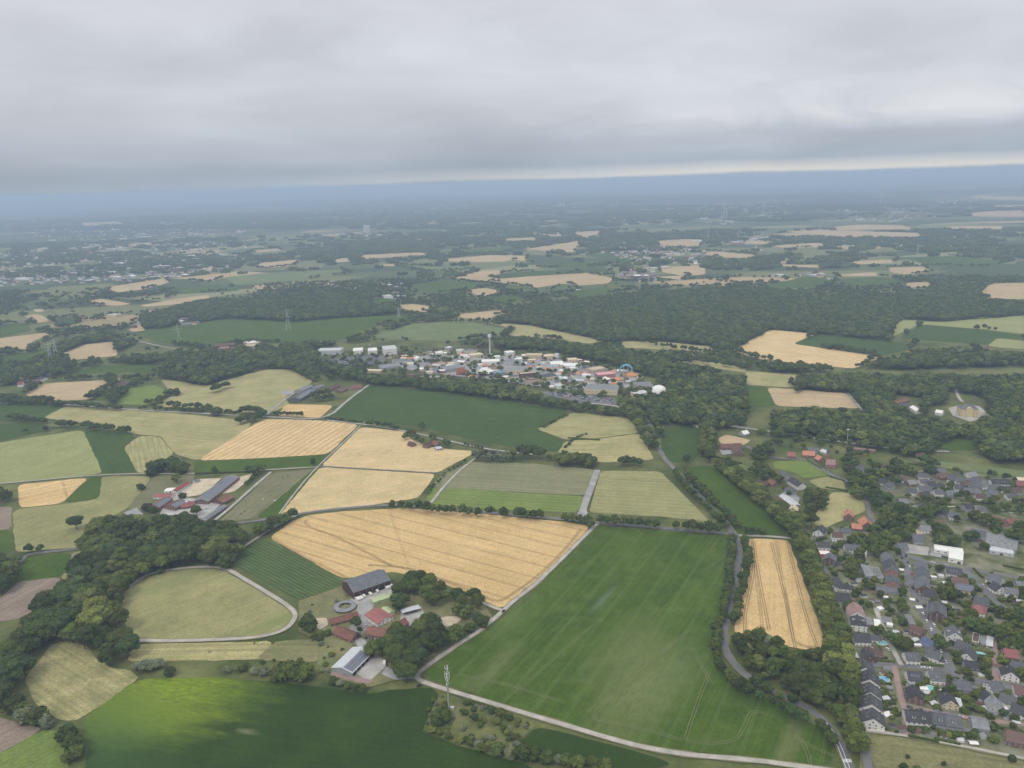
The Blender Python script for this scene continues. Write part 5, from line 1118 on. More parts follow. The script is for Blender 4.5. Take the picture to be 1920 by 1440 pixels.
# ------------------------------------------------------------------ cars and caravans
def _car(paint, kind='car'):
    mb = MB()
    if kind == 'car':
        L, W = 4.5, 1.85
        sec = [(-2.25, .35, .62), (-2.2, .35, .95), (-1.0, .3, 1.0), (1.35, .3, 1.02), (2.2, .32, .92), (2.25, .35, .6)]
        vs = []; 
        for x, z0, z1 in sec: vs += [(x, -W/2, z0), (x, W/2, z0), (x, W/2*.96, z1), (x, -W/2*.96, z1)]
        fs = [(4*i+j, 4*i+(j+1) % 4, 4*i+4+(j+1) % 4, 4*i+4+j) for i in range(5) for j in range(4)]+[(3, 2, 1, 0), (20, 21, 22, 23)]
        mb.poly(vs, fs, paint)
        mb.poly([(-1.1, -.88, 1.0), (1.9, -.88, 1.0), (1.9, .88, 1.0), (-1.1, .88, 1.0), (-.4, -.7, 1.5), (1.35, -.7, 1.5), (1.35, .7, 1.5), (-.4, .7, 1.5)], [(0,1,5,4),(1,2,6,5),(2,3,7,6),(3,0,4,7)], 'glassdark')
        mb.poly([(-.4, -.7, 1.505), (1.35, -.7, 1.505), (1.35, .7, 1.505), (-.4, .7, 1.505)], [(0,1,2,3)], paint)
    elif kind == 'caravan':
        vs = []; W = 2.3
        for x, z0, z1 in ((-3.0, .7, 1.7), (-2.7, .5, 2.5), (-1.5, .45, 2.75), (1.8, .45, 2.75), (2.8, .5, 2.4), (3.0, .7, 1.6)): vs += [(x, -W/2, z0), (x, W/2, z0), (x, W/2, z1), (x, -W/2, z1)]
        fs = [(4*i+j, 4*i+(j+1) % 4, 4*i+4+(j+1) % 4, 4*i+4+j) for i in range(5) for j in range(4)]+[(3, 2, 1, 0), (20, 21, 22, 23)]
        mb.poly(vs, fs, paint)
        for s in (-1, 1): mb.box((-.8, s*1.16, 1.8), (1.3, .06, .6), 'glassdark'); mb.box((1.2, s*1.16, 1.8), (1.2, .06, .6), 'glassdark')
        mb.box((3.6, 0, .6), (1.2, .15, .12), 'steel')
    else:
        mb.box((-1.0, 0, 2.0), (5.5, 2.5, 2.6), 'white'); mb.box((2.9, 0, 1.5), (1.9, 2.4, 2.0), paint); mb.box((3.87, 0, 1.9), (.05, 2.0, .8), 'glassdark'); mb.box((0, 0, .6), (7.4, 1.2, .25), 'darkgrey')
    for x in ((-1.4, 1.4) if kind != 'lorry' else (-2.4, 2.7)):
        for s in (-1, 1): mb.tube((x, s*.72, .34), (x, s*.95, .34), .34, .34, 'tyre', 10)
    return mb.mesh('car_body' if kind == 'car' else kind+'_body')
PAINT = dict(white='white', black='black', silver='silver', grey='darkgrey', red='red', blue='blue')
CARM = {k: _car(v) for k, v in PAINT.items()}
CVN, LOR = _car('white', 'caravan'), _car('lorryred', 'lorry')
NCAR = [0]
def car(p, rz, col, label, group, me=None, name='parked_car', cat='car', z=1.0):
    o = link(name, me or CARM[col]); o.location = (p.x, p.y, z); o.rotation_euler = (0, 0, rz); tag(o, label, cat, group); NCAR[0] += 1; return o
MIXC = ['white']*6+['silver']*4+['black']*3+['grey']*3+['red', 'blue']
def car_rows(quad, rows, n, fill, where, group):
    q = [at(*p) for p in pts(quad)]
    for r in range(rows):
        u = (r+.5)/rows; a = q[0].lerp(q[3], u); b = q[1].lerp(q[2], u); d = b-a; rz = math.atan2(d.y, d.x)+math.pi/2
        for i in range(n):
            if random.random() > fill: continue
            c = random.choice(MIXC); p = a.lerp(b, (i+random.uniform(.35, .65))/n)
            car(p, rz+random.uniform(-.05, .05), c, f'{c} car parked {where}', f'{c} {group}')
car_rows('1036,735 1150,748 1150,757 1034,743', 5, 30, .62, 'in rows on the front car park of the amusement park', 'cars on the front car park')
car_rows('606,674 655,679 700,684 664,690', 6, 22, .58, 'in rows on the left car park of the amusement park', 'cars on the left car park')
car_rows('786,706 826,708 824,712 786,711', 2, 12, .7, 'on the small car park behind the park hedge', 'cars on the small car park')
for i, (x, y) in enumerate(((669.5, 1124), (673, 1123), (677.5, 1121.5), (682, 1118), (694, 1114), (706.5, 1108.6), (724.5, 1102.5), (729, 1101), (733.6, 1099))):
    car(at(x, y, 1.5), ang((651, 1092), (720, 1069))+math.pi/2+.1, 'white', ('white caravan parked with others under the left end of the barn eave' if i < 4 else 'white caravan parked alone near the middle of the barn' if i == 4 else 'white caravan parked alone right of the barn middle' if i == 5 else 'white caravan parked with others under the right end of the barn eave'), ('caravans at the left end of the barn' if i < 4 else 'caravans at the right end of the barn' if i > 5 else None), CVN, 'caravan', 'caravan', .82)
car(at(721, 1244, 1.5), ang((721, 1250), (722, 1238)), 'red', 'red lorry with a white box beside the farm grove', None, LOR, 'lorry', 'lorry', .82)
car(at(685, 1174, 1), 1.2, 'white', 'white van like car parked at the west end of the farmhouse', None)
for x, y, c in ((688.5, 1196, 'black'), (699, 1199, 'grey')): car(at(x, y, .7), .8, c, f'{c} car parked before the farmhouse under the grove', None)
car(at(706, 1198, .7), .8, 'silver', 'silver car parked before the farmhouse under the grove', None)
car(at(944, 1147, .7), ang((960, 1130), (940, 1148)), 'black', 'lone black car driving at the bend of the pale farm track', None, name='car')
car(at(786, 1287, .7), .4, 'black', 'dark car at the fork of the farm track', None, name='car')
def street_cars(s, gap, side, where, group, p=.8, w=0):
    P = [at(*q) for q in pts(s)]
    for a, b in zip(P, P[1:]):
        d = b-a; L = d.length; d.normalize(); nn = Vector((-d.y, d.x, 0)); x = 2
        while x < L:
            if random.random() < p: c = random.choice(MIXC); car(a+d*x+nn*side, math.atan2(d.y, d.x)+random.choice((0, math.pi)), c, f'{c} car parked {where}', f'{c} {group}', z=1.2)
            x += gap*random.uniform(.7, 1.6)
street_cars('1692,1042 1702,1076 1716,1112 1732,1152 1748,1182 1766,1222', 12, 3.4, 'along the left kerb of the village street', 'cars along the left kerb of the village street')
street_cars('1694,1040 1705,1076 1720,1112 1736,1152 1752,1182 1770,1222 1786,1256', 13, -3.2, 'along the right kerb of the village street', 'cars along the right kerb of the village street')
street_cars('1700,1255 1740,1259 1780,1266', 14, 2.6, 'on the cross street', 'cars on the cross street', .6)
street_cars('1836,1098 1868,1134 1900,1155', 16, 2.6, 'along the wide side street', 'cars along the side street', .7)
street_cars('1744,1058 1790,1068', 12, 2.6, 'along the wide side street', 'cars along the side street', .7)
street_cars('1700,1325 1760,1338 1830,1349', 13, -2.0, 'on the lower reddish street', 'cars on the lower street', .6)
street_cars('1700,910 1770,897 1850,907 1900,912', 18, 2, 'in the far village street', 'cars in the far village street', .7)
street_cars('1608,1330 1602,1290 1598,1262', 16, -2, 'on the shaded street beside the white row houses', 'cars beside the row houses', .6)
for s, w in (('1640,1182 1650,1181', 'beside the white flat garage'), ('1662,1218 1676,1230', 'in the yard of the brick cross house'), ('1660,1108 1690,1110', 'before the long grey low hall'), ('1470,938 1492,944', 'between the low dark halls behind the avenue'), ('1360,846 1380,850', 'in the yard of the brown roofed farm'), ('1860,1284 1875,1286', 'beside the white framed house'), ('1790,778 1812,782', 'on the manor court'), ('1582,1164 1592,1168', 'before the white house with the blue roof'), ('1880,1180 1900,1190', 'by the red lane'), ('300,968 310,970', 'beside the stables at the wood edge'), ('366,960 388,955', 'in the stable yard')):
    street_cars(s, 6, 0, w, 'cars '+w, .85)
# ------------------------------------------------------------------ village
rd_, rs_, rb_, rr_, ro_ = 'roof_dark', 'roof_slate', 'roof_brown', 'roof_redbrown', 'roof_orange'
H = [ # ridge ends, width, eave, ridge, roof, wall, label, extras
((1535,993),(1541,984),13,5.2,10,rd_,'white','white gabled house with a dark roof, first at the top beside the avenue',dict(sky=1)),
((1560,998),(1579,999),11,7,10.5,rb_,'white','tall white block with a brown roof and two rows of windows',dict(dens=3)),
((1532,1016),(1555,1017),13,4,7.5,rd_,'white','white house with a low dark roof below the top gabled one',{}),
((1556,1045),(1557.5,1036),13,8,12,rs_,'darkbrick','tall dark brick house with a grey roof beside the avenue',dict(dens=3)),
((1584,1020),(1612,1022),11,5,9,rs_,'white','long white house with a grey roof behind a dark round tree',{}),
((1591.5,963),(1591,954),11,5,9.5,ro_,'brick','small orange roofed brick house at the yellow meadow',{}),
((1620,968),(1627,979),14,5,10.5,ro_,'brick','largest orange roofed house at the yellow meadow',{}),
((1597,981),(1616,983),11,3.6,7.5,ro_,'brick','low bright orange roofed wing of the meadow farm',{}),
((1578,990),(1594,991),11,3.2,6,rs_,'grey','long grey shed below the orange roofs',dict(win=False,chim=False)),
((1661,1034),(1669,1047),12,5.5,10,rs_,'grey','slate roofed house at the head of the brick row',{}),
((1667,1048),(1671,1062),13,6,10.5,rd_,'brick','dark roofed house in the middle of the brick row',{}),
((1673,1067),(1671,1058),13,6,10.5,rs_,'pinkbrick','pink brick gabled house of the brick row',{}),
((1675,1088),(1673,1077),13,5,9,rs_,'pinkbrick','lowest house of the brick row, slate roofed',{}),
((1643,1101),(1683,1103),10,3.4,5,rs_,'grey','long grey low hall with a pale front',dict(chim=False)),
((1559,1091),(1570,1081),12,5.2,10,rd_,'white','white gable with small windows facing the avenue',{}),
((1573,1095),(1598,1098),9,3.2,5.6,rd_,'white','low white wing right of the white gable',dict(chim=False)),
((1566,1111),(1592,1113),14,3.2,8,rd_,'grey','house with a broad very dark roof near the avenue',{}),
((1608,1146),(1602,1129),15,6,11,'roof_pink','white','house with a broad pinkish brown roof and white gable',dict(sky=1)),
((1607,1151),(1612,1166),14,7.2,11,rd_,'white','white house with a dark mansard roof and dormers',dict(dorm=1,hip=.3)),
((1600,1187),(1630,1188),14,5,9.5,rd_,'white','wide white house with a black roof above the turquoise pool',dict(dens=3)),
((1632,1192),(1645,1193),9,3,4.6,rs_,'white','grey roofed annex of the wide white house',dict(chim=False)),
((1622,1215),(1654,1218),12,4.2,8,'roof_brown','brick','brown brick house with long hedges at the cross street',{}),
((1628,1212),(1632,1228),11,4,8.4,rd_,'darkbrick','brick gabled house just left of the long hedges',{}),
((1549,1269),(1565,1271),10,3.6,7.6,rd_,'white','small white cottage hidden in the copse',dict(sky=1)),
((1697,1223),(1722,1224),12,5,9.2,rs_,'white','white house with a slate roof at the end of the back lane',dict(sky=2)),
((1742,1217),(1760,1223),12,4.6,8.5,rs_,'white','white house with a bay in front of a round conifer',{}),
((1735,1194),(1750,1204),11,4.2,8,'roof_blue','grey','house with a bluish roof beside the village street',{}),
((1791.5,1186),(1786,1172),13,6.2,11,rs_,'white','tall white gabled house with pale dormers right of the street',dict(dorm=1)),
((1798,1200),(1816,1207),12,4.8,9,rs_,'grey','grey slate house below the tall white gable',{}),
((1813,1225),(1820,1214),13,5.2,10,rd_,'white','white gabled house beside the turquoise garden pool',{}),
((1810,1238),(1832,1241),13,4.2,8.5,rd_,'grey','dark roofed house below the pool garden',{}),
((1758,1146),(1757,1127),16,7.2,12,rs_,'darkbrick','massive brown grey apartment house at the street bend',dict(sky=3,dens=3)),
((1824,1131),(1850,1138),14,5,9.5,'roof_red','white','house with a broad red hipped roof',dict(hip=.7,sky=2)),
((1828,1118),(1855,1123),13,5,9.5,rs_,'grey','slate roofed house behind the red hipped roof',{}),
((1712,1171),(1731,1179),12,4.6,8.6,rb_,'brick','brown brick house left of the village street',{}),
((1884,1216),(1906,1219),14,5,9,'roof_red','brick','red roofed house at the right edge beside the red lane',{}),
((1896,1259),(1892,1247),13,5.2,10,rd_,'white','white gable at the right edge below the red roof',{}),
((1701,1258),(1728,1260),13,5,9.6,rd_,'white','white house with a black roof on the corner of the reddish lane',dict(sky=3)),
((1741,1258),(1769,1260),13,4.6,8.8,rs_,'white','grey roofed house with white bay frames on the cross street',dict(dorm=1)),
((1793,1275),(1818,1278),14,4.6,8.6,rs_,'grey','grey house with a long white terrace edge',{}),
((1712,1284),(1718,1303),13,4.6,9.4,rd_,'brick','brick house with a steep dark cross roof beside the reddish lane',{}),
((1783,1312),(1775,1297),13,5,10,rd_,'cream','cream gabled house with a dark roof',{}),
((1857,1281),(1874,1279),12,4.6,8,rs_,'white','white framed house at the corner of the village street',{}),
((1848,1296),(1861,1306),12,4.6,9,rd_,'white','dark roofed house with a white oriel',{}),
((1870,1318),(1862,1304),12,5,10,'roof_grey','palegrey','pale grey gabled house right of the oriel house',{}),
((1702,1331),(1720,1333),14,5.5,10.5,rd_,'white','left half of a dark pair with white dormers and balconies',dict(dorm=1)),
((1722,1333),(1738,1335),14,5.5,10.5,rd_,'white','right half of a dark pair with white dormers and balconies',dict(dorm=1)),
((1750,1336),(1772,1339),15,5.2,9.8,rs_,'grey','large slate roofed house in the lowest row',dict(dorm=1)),
((1775,1340),(1798,1343),15,5.2,9.8,rs_,'grey','slate roofed house second from the right in the lowest row',dict(dorm=1)),
((1823,1347),(1850,1351),14,4,7,'roof_grey','grey','grey flat pitched house at the right end of the lowest row',{}),
((1883,1300),(1900,1306),13,5,9,rs_,'white','white house among garden walls near the right edge',{}),
((1905,1320),(1922,1326),13,5,9,rd_,'white','dark roofed white house on the right edge, above the gardens',{}),
((1902,1240),(1920,1243),13,5,9,rs_,'grey','slate roofed house between red lane and the right edge',{}),
((1908,1285),(1925,1288),13,5,9,'roof_brown','white','brown roofed house cut by the right edge',{}),
((1893,1370),(1912,1374),14,5,9,'roof_brown','brick','lowest brown brick house at the right edge',{}),
((1722,887),(1741,888),13,4.5,8,rs_,'white','grey roofed villa with a white band in the far village',{}),
((1757,888),(1772,886),14,4.5,8.5,rb_,'brick','brown roofed house left of a bright gable in the far village',{}),
((1781,890),(1792,892),14,5,10,rs_,'white','slate house with white window bays in the far village',{}),
((1722,911),(1750,913),13,4,8,rs_,'white','long low house with white ends in the far village',{}),
((1762,905),(1772,909),12,4.6,9,rd_,'white','small dark roofed house with a white gable in the far village',{}),
((1790,908),(1806,909),13,5,9,rd_,'white','black roofed white house in the far village',dict(sky=1)),
((1828,912),(1831,893),16,6.5,11,rs_,'grey','large grey two part house in the far village',{}),
((1858,898),(1893,900),14,6.5,10.5,rd_,'white','long white terrace with dark roof in the far village',dict(sky=4)),
((1852,917),(1872,920),15,5,9,rs_,'grey','grey roofed house below the white terrace',{}),
((1905,903),(1925,905),18,4,6,'roof_red','brick','red roofed hall at the right edge of the far village',{}),
((1702,915),(1717,917),13,4,8,rs_,'white','leftmost slate house of the far village',{}),
((1741,951),(1755,953),11,4,7,'roof_red','white','little red roofed house below the far village',{}),
((1763,953),(1777,958),13,4.6,9,rd_,'grey','dark roofed house beside the little red one',{}),
((1781,961),(1796,962),12,5,8.5,rs_,'white','white house below the far village, half behind trees',{}),
((1867,967),(1885,978),12,4.2,7.5,'roof_red','pinkbrick','longer red wing of the L shaped red roofed house',{}),
((1886,974),(1903,972),12,4.2,7.5,'roof_red','pinkbrick','shorter red wing of the L shaped red roofed house',{}),
((1712,1002),(1729,1003),15,5.2,10,rs_,'grey','steep dark grey house beside the sandy playground',{}),
((1727,1050),(1729,1062),13,5.5,10,rs_,'grey','upper grey house of the stepped row by the street',{}),
((1729,1064),(1732,1077),13,5.5,10,rs_,'grey','middle grey house of the stepped row by the street',{}),
((1728,1084),(1733,1098),14,5.5,10,rs_,'brick','brick house at the lower end of the stepped row',dict(sky=2)),
((1738,1105),(1749,1107),13,5,9.5,rd_,'grey','dark roofed house right below the stepped row',{}),
((1774,1063),(1803,1067),13,4.6,8.8,rd_,'white','dark house with white roof lights near the school hall',dict(sky=3)),
((1785,1081),(1815,1085),13,4.6,8.8,rb_,'brick','brown roofed house below the dark one with roof lights',{}),
((1792,1093),(1825,1098),14,4.6,8.2,rs_,'cream','long house with a dark solar roof inside the street curve',dict(solarp=1)),
((1854,1074),(1880,1083),14,5,9.2,rs_,'white','slate house on the outer side of the street curve',{}),
((1864,1090),(1879,1100),13,5,9.5,rd_,'white','dark roofed white house on the outer side of the street curve',{}),
((1888,1101),(1905,1104),13,5.2,8.5,'roof_grey','white','white rendered house with many windows near the right edge',dict(dens=2.6)),
((1908,1090),(1925,1092),14,4.5,7.5,'roof_grey','grey','grey roofed house at the right edge by the school meadow',{}),
((1549,861),(1566,862),14,5.4,11,'roof_pink','pinkbrick','brick chapel with a purplish roof',dict(chim=False,dens=4)),
((1505,845),(1527,846),13,4.8,9.5,ro_,'brick','orange roofed farmhouse behind the chapel lawn',{}),
((1534,853),(1541,857),11,4.2,8.5,ro_,'brick','small orange gabled house left of the chapel',{}),
((1478,847),(1490,848),13,5,9.5,'roof_red','brick','red roofed house left of the orange farmhouse',{}),
((1516,838),(1535,840),14,4.2,7,rs_,'grey','blue grey barn behind the orange farmhouse',dict(chim=False)),
((1543,842),(1552,845),12,3.6,6,'palegrey','palegrey','pale glasshouse behind the chapel',dict(chim=False)),
((1484,894),(1504,906),13,6.2,10.5,rd_,'white','modern white house with a dark roof above the low halls',dict(sky=1)),
((1476,889),(1468,881),13,5,10.5,rs_,'grey','grey gabled house left of the modern dark roofed one',{}),
((1420,899),(1440,905),12,4,8,rb_,'darkbrick','brown house with a white trim behind the avenue',{}),
((1443,898),(1455,903),12,4,8,rr_,'brick','red brown house behind the avenue',{}),
((1468,927),(1494,946),11,3,4.6,'palegrey','grey','longest pale roofed low hall behind the avenue',dict(chim=False)),
((1456,930),(1484,953),10,3,5,rb_,'brick','brown low hall left of the pale roofed one',dict(chim=False)),
((1487,951),(1489,946),11,4,8.5,'cream','cream','yellowish gabled house behind the avenue',{}),
((1478,912),(1490,919),12,4,7.5,rs_,'grey','slate roofed house above the low halls',{}),
((1350,833),(1390,831),13,4.4,8.6,rr_,'brick','long brown farmhouse in the fork behind the tall olive row',{}),
((1376,832),(1386,846),13,4.4,8.6,rb_,'brick','brown wing at the yard of the farm behind the olive row',{}),
((1400,806),(1390,809),12,4,8,'white','grey','white roofed tent like hut in front of the forest',dict(chim=False)),
((1306,790),(1312,792),12,4.5,8.5,rs_,'white','small white house at the forest edge by the dark plot',{}),
((1676,752),(1700,746),14,5,8,rr_,'brick','red brown roofed mill building near the manor',{}),
((1712,760),(1724,768),12,5,8,'white','white','white roofed barn near the manor',{}),
((1688,756),(1706,756),13,4.6,8.5,rs_,'grey','slate roofed building between the mill and the white barn',{}),
((1757,768),(1768,770),13,5,8.5,'white','white','white outbuilding left of the manor court',{}),
((1720,848),(1733,850),13,4,7.5,rr_,'brick','red brown roofed house at the railway in the trees',{}),
((1846,820),(1858,821),13,5,8,'white','white','white house in front of the manor park',{}),
((1560,648),(1573,648),16,5,9,rr_,'brick','red brown roofed farm far behind the stubble field',{}),
((1842,651),(1855,652),16,5,9,rr_,'brick','red brown roofed farm by the far pale plot',{}),
]
for p1, p2, W, ev, rdg, rf, wl, lb, kw in H: house(p1, p2, W, ev, rdg, rf, wl, lb, 'house', 'house', 'houses of the village', minL=11, **kw)
# more houses of the far, blurred part of the village
for i, (x, y) in enumerate(pts('1655,898 1668,905 1690,893 1708,900 1732,898 1745,903 1800,897 1812,902 1842,905 1868,908 1885,912 1815,915 1838,926 1782,920 1760,918 1735,922 1895,925 1905,915 1822,885 1765,878 1640,880 1612,872 1655,872 1693,935 1725,945 1815,945 1840,950 1760,975 1735,985 1690,1018 1640,1005')):
    a = random.uniform(-5, 5); house((x-7, y-a*.15), (x+7, y+a*.15), random.uniform(10, 13), 4.6, 8.6, (rd_, rs_, rb_, 'roof_grey', rs_)[i % 5], ('white', 'grey', 'white', 'brick')[i % 4], 'small house among trees of the blurred far village', 'house', 'house', 'small houses of the far village', minL=11)
# the staggered white row
for i, (a, b, lb) in enumerate((((1623,1251),(1617,1233),'topmost'), ((1631,1273),(1628,1257),'second from the top'), ((1633,1297),(1631,1280),'middle'), ((1635,1320),(1633,1303),'second from the bottom'), ((1638,1347),(1636,1327),'lowest'))):
    qa, qb = at(*a, 10.5), at(*b, 10.5); qm = qa+(qb-qa).normalized()*13.2; b = proj(qm.x, qm.y, 10.5)
    house(a, b, 17, 5, 10.5, rd_, 'white', f'{lb} of five staggered white row houses with black roofs', 'row_house', 'house', 'staggered white row houses', sky=2)
c, L, rz = frame_of((1619, 1366), (1634, 1367), 2.5)
t = thing('garden_wall', 'brown shed and white garden wall below the lowest row house', 'wall', c, rz)
MB().box((6, 0, 1.2), (13, .4, 2.4), 'white').build('wall', t); MB().box((-6, 1, 1.6), (8, 6, 3.2), 'darkbrick').build('shed', t); MB().box((0, 5, 1.2), (.4, 9, 2.4), 'white').build('wall', t)
for a, b, W, h, rf, wl, lb, kw in (((1536,1035),(1556,1036),10,4,'white','red','flat white roofed store with a bright red front',{}), ((1607,1033),(1625,1036),12,4,'white','white','white flat roofed workshop beside the dark round tree',{}),
    ((1618,1068),(1634,1069),26,5,'roof_grey','grey','left half of the grey flat roofed works hall',dict(lights=3)), ((1638,1072),(1652,1073),22,4.4,'roof_grey','palegrey','right half of the grey flat roofed works hall',dict(lights=2)),
    ((1624,1163),(1635,1164),12,3,'roof_grey','grey','grey garage beside the mansard house',{}), ((1639,1168),(1651,1170),16,3.2,'white','white','white flat roofed garage on the back lane',{}),
    ((1594,1222),(1606,1223),15,3.4,'palegrey','white','white conservatory like annex by the avenue street',{}), ((1654,1160),(1672,1163),10,3,'roof_grey','grey','row of grey garages right of the back lane',{}),
    ((1824,1193),(1836,1196),16,3.4,'roof_brown','white','brown flat garage with a white front wall',{}), ((1838,1197),(1848,1199),16,3.4,'roof_grey','grey','grey flat garage beside the brown one',{}), ((1850,1200),(1862,1203),16,3.4,'palegrey','white','pale flat garage by the red lane',{}),
    ((1850,1008),(1908,1020),34,6,'roof_grey','grey','large flat roofed school building',dict(lights=4)), ((1818,996),(1850,1002),22,6,'roof_slate','grey','dark wing of the flat roofed school',{}), ((1855,1027),(1900,1034),12,5,'palegrey','palegrey','front wing of the flat roofed school',{}),
    ((1752,1025),(1806,1033),13,5,'white','white','long white flat roofed sports hall',{}), ((1779,1038),(1806,1043),20,6,'white','white','square white flat roofed hall with a seamed roof',{}),
    ((1700,1160),(1712,1161),16,3.2,'roof_grey','grey','grey flat carports left of the village street',{}), ((1706,1282),(1712,1300),6,3,'roof_grey','grey','small grey garden sheds along the reddish lane',{}), ((1793,1316),(1803,1318),12,3.4,'palegrey','white','flat pale annex right of the cream gabled house',{}),
    ((1906,897),(1925,898),12,5,'cream','cream','cream flat roofed block behind the red roofed hall',{}), ((1602,840),(1642,844),8,4,'roof_pink','brick','long pinkish station roof at the railway',{})):
    hall(a, b, W, h, rf, wl, lb, 'flat_roofed_building', 'building', None, **kw)
# small sheds and roofs seen between the houses
rg = random.Random(11)
SH = 0
for x, y in pts('1588,1062 1603,1060 1575,1060 1619,1117 1634,1126 1645,1128 1660,1120 1650,1142 1610,1172 1662,1186 1668,1172 1680,1186 1750,1083 1764,1080 1770,1094 1752,1098 1766,1108 1800,1160 1806,1164 1838,1150 1848,1152 1730,1312 1740,1300 1732,1292 1765,1296 1758,1302 1800,1300 1818,1306 1822,1290 1836,1320 1880,1330 1690,1366 1720,1370 1745,1376 1770,1382 1800,1388 1825,1394 1655,1262 1662,1254 1668,1290 1660,1310 1664,1340 1672,1360 1900,1140 1890,1120 1868,1118 1912,1128 1740,978 1812,972 1822,968 1850,966 1600,1095 1612,1088 1626,1105 1640,1112 1700,1095 1690,1100 1650,1072 1690,1070 1710,1125 1722,1140 1745,1130 1780,1140 1770,1130 1795,1145 1840,1135 1815,1175 1870,1205 1880,1195 1895,1205 1905,1225 1870,1250 1880,1262 1840,1265 1830,1258 1780,1285 1765,1305 1750,1320 1812,1325 1845,1330 1860,1340 1890,1345 1905,1355 1715,1345 1730,1355 1760,1360 1790,1365 1815,1372 1840,1380 1590,1100 1600,1125 1640,1215 1612,1200 1600,1165 1700,1185 1715,1200 1720,1210 1735,1235 1762,1240'):
    c = at(x, y, 1.5); c.z = 0
    if any((c-b).length < r*.8 for b, r in BLOCK): continue
    t = thing('garden_shed', 'small garden shed between village houses', 'shed', c, rg.uniform(-.5, .5), 'garden sheds of the village')
    a, b, h = rg.uniform(3.5, 8), rg.uniform(3, 5), rg.uniform(2.2, 3)
    gable_parts(t, a, b, h, h+rg.uniform(.3, 1), rg.choice(['timber', 'white', 'palegrey', 'grey']), rg.choice(['white', 'palegrey', 'roof_grey', 'roof_brown', 'roof_dark']), .2, thick=.1); BLOCK.append((c, 3))
# pools
for x, y, r, w, lb in ((1655, 1205, 3.6, 'water', 'round turquoise garden pool behind the wide white house'), (1655.5, 1273.5, 4, 'bluewater', 'round blue garden pool beside the staggered row houses'), (1743, 1290, 3.4, 'water', 'round turquoise garden pool beside the brick cross roof'), (1837, 1227, 3.6, 'water', 'oval turquoise garden pool right of the white gable')):
    c = at(x, y, 1); c.z = 0; t = thing('garden_pool', lb, 'pool', c); t.scale = (1.35, 1, 1); BLOCK.append((c, 5))
    MB().lathe([(r, 0), (r, 1.2), (r+.25, 1.2), (r+.25, 0)], 'white', 24).build('rim', t); MB().lathe([(r, 1.0), (.01, 1.0)], w, 24).build('water', t)
# manor
t, wo, ro, L = house((1799, 757.5), (1832, 758.5), 22, 14, 20, rs_, 'yellow', 'yellow manor house with a grey mansard roof and tall windows', 'manor_house', 'manor', hip=.8, dens=4.6)
mb = MB(); mb.box((0, -11.4, 7.5), (10, 1, 15), 'yellow'); mb.poly([(-5.2, -12, 15), (5.2, -12, 15), (0, -12, 18.5), (-5.2, -8, 15), (5.2, -8, 15), (0, -8, 18.5)], [(0,1,2), (3,5,4), (0,2,5,3), (1,4,5,2)], 'cream'); mb.build('portal', t)
# chapel turret
c = at(1553, 852, 8); c.z = 0; t = thing('chapel_turret', 'grey slate turret spire behind the brick chapel', 'turret', c); MB().box((0, 0, 6), (4, 4, 12), 'pinkbrick').build('tower', t); MB().poly([(-2.4,-2.4,12),(2.4,-2.4,12),(2.4,2.4,12),(-2.4,2.4,12),(0,0,19)], [(0,1,4),(1,2,4),(2,3,4),(3,0,4),(3,2,1,0)], 'roof_slate').build('spire', t)
# radio mast
c = at(842, 1333)
t = thing('radio_mast', 'tall slender grey radio mast with clusters of antennas at the top', 'mast', c)
hm_ = 43
MB().tube((0, 0, 0), (0, 0, hm_-6), .85, .5, 'concrete', 12).build('pole', t); MB().tube((0, 0, hm_-6), (0, 0, hm_+1), .25, .15, 'steel', 8).build('top_pole', t)
for z, r, n in ((hm_-2.0, 1.5, 3), (hm_-7, 1.8, 4), (hm_-10, 1.9, 4), (hm_-13, 1.5, 3), (hm_-17, 1.1, 2)):
    mb = MB(); mb.lathe([(r*.75, z-1.3), (r*.75, z-1.1), (.4, z-1.1), (.4, z-1.3), (r*.75, z-1.3)], 'steel', 12); mb.build('platform', t)
    for i in range(n):
        a = i*2*math.pi/n+z; mb = MB(); mb.box((r*math.cos(a), r*math.sin(a), z), (.35, .65, 2.4), 'white', a); mb.tube((r*.7*math.cos(a), r*.7*math.sin(a), z-1.2), (r*.7*math.cos(a), r*.7*math.sin(a), z+1.2), .07, .07, 'steel', 5); mb.build('antenna', t)
MB().box((2.5, 2, 1.2), (3, 2, 2.4), 'palegrey').build('equipment_cabinet', t)
# hedges
def hedge(p1, p2, w, h, label, group=None):
    a, b = at(*p1), at(*p2); d = b-a; L = d.length; rg = np.random.default_rng(int(p1[0]*7+p1[1]))
    V, F = [], []; nx, ny = max(3, int(L/.9)), 6; prof = [(-.5, 0), (-.52, .6), (-.36, 1), (.36, 1), (.52, .6), (.5, 0)]
    for i in range(nx+1):
        for y, z in prof: V.append((i/nx*L+rg.uniform(-.2, .2), y*w+rg.uniform(-.22, .22)*(z > 0), z*h+rg.uniform(-.25, .25)*(z > 0)))
    F = [(i*ny+j, (i+1)*ny+j, (i+1)*ny+j+1, i*ny+j+1) for i in range(nx) for j in range(ny-1)]+[tuple(range(ny-1, -1, -1)), tuple(range(nx*ny, nx*ny+ny))]
    o = MB().poly(V, F, LEAF[0]).build('hedge'); o.location = (a.x, a.y, 0); o.rotation_euler = (0, 0, math.atan2(d.y, d.x)); tag(o, label, 'hedge', group)
HG = 'clipped hedge between village gardens'
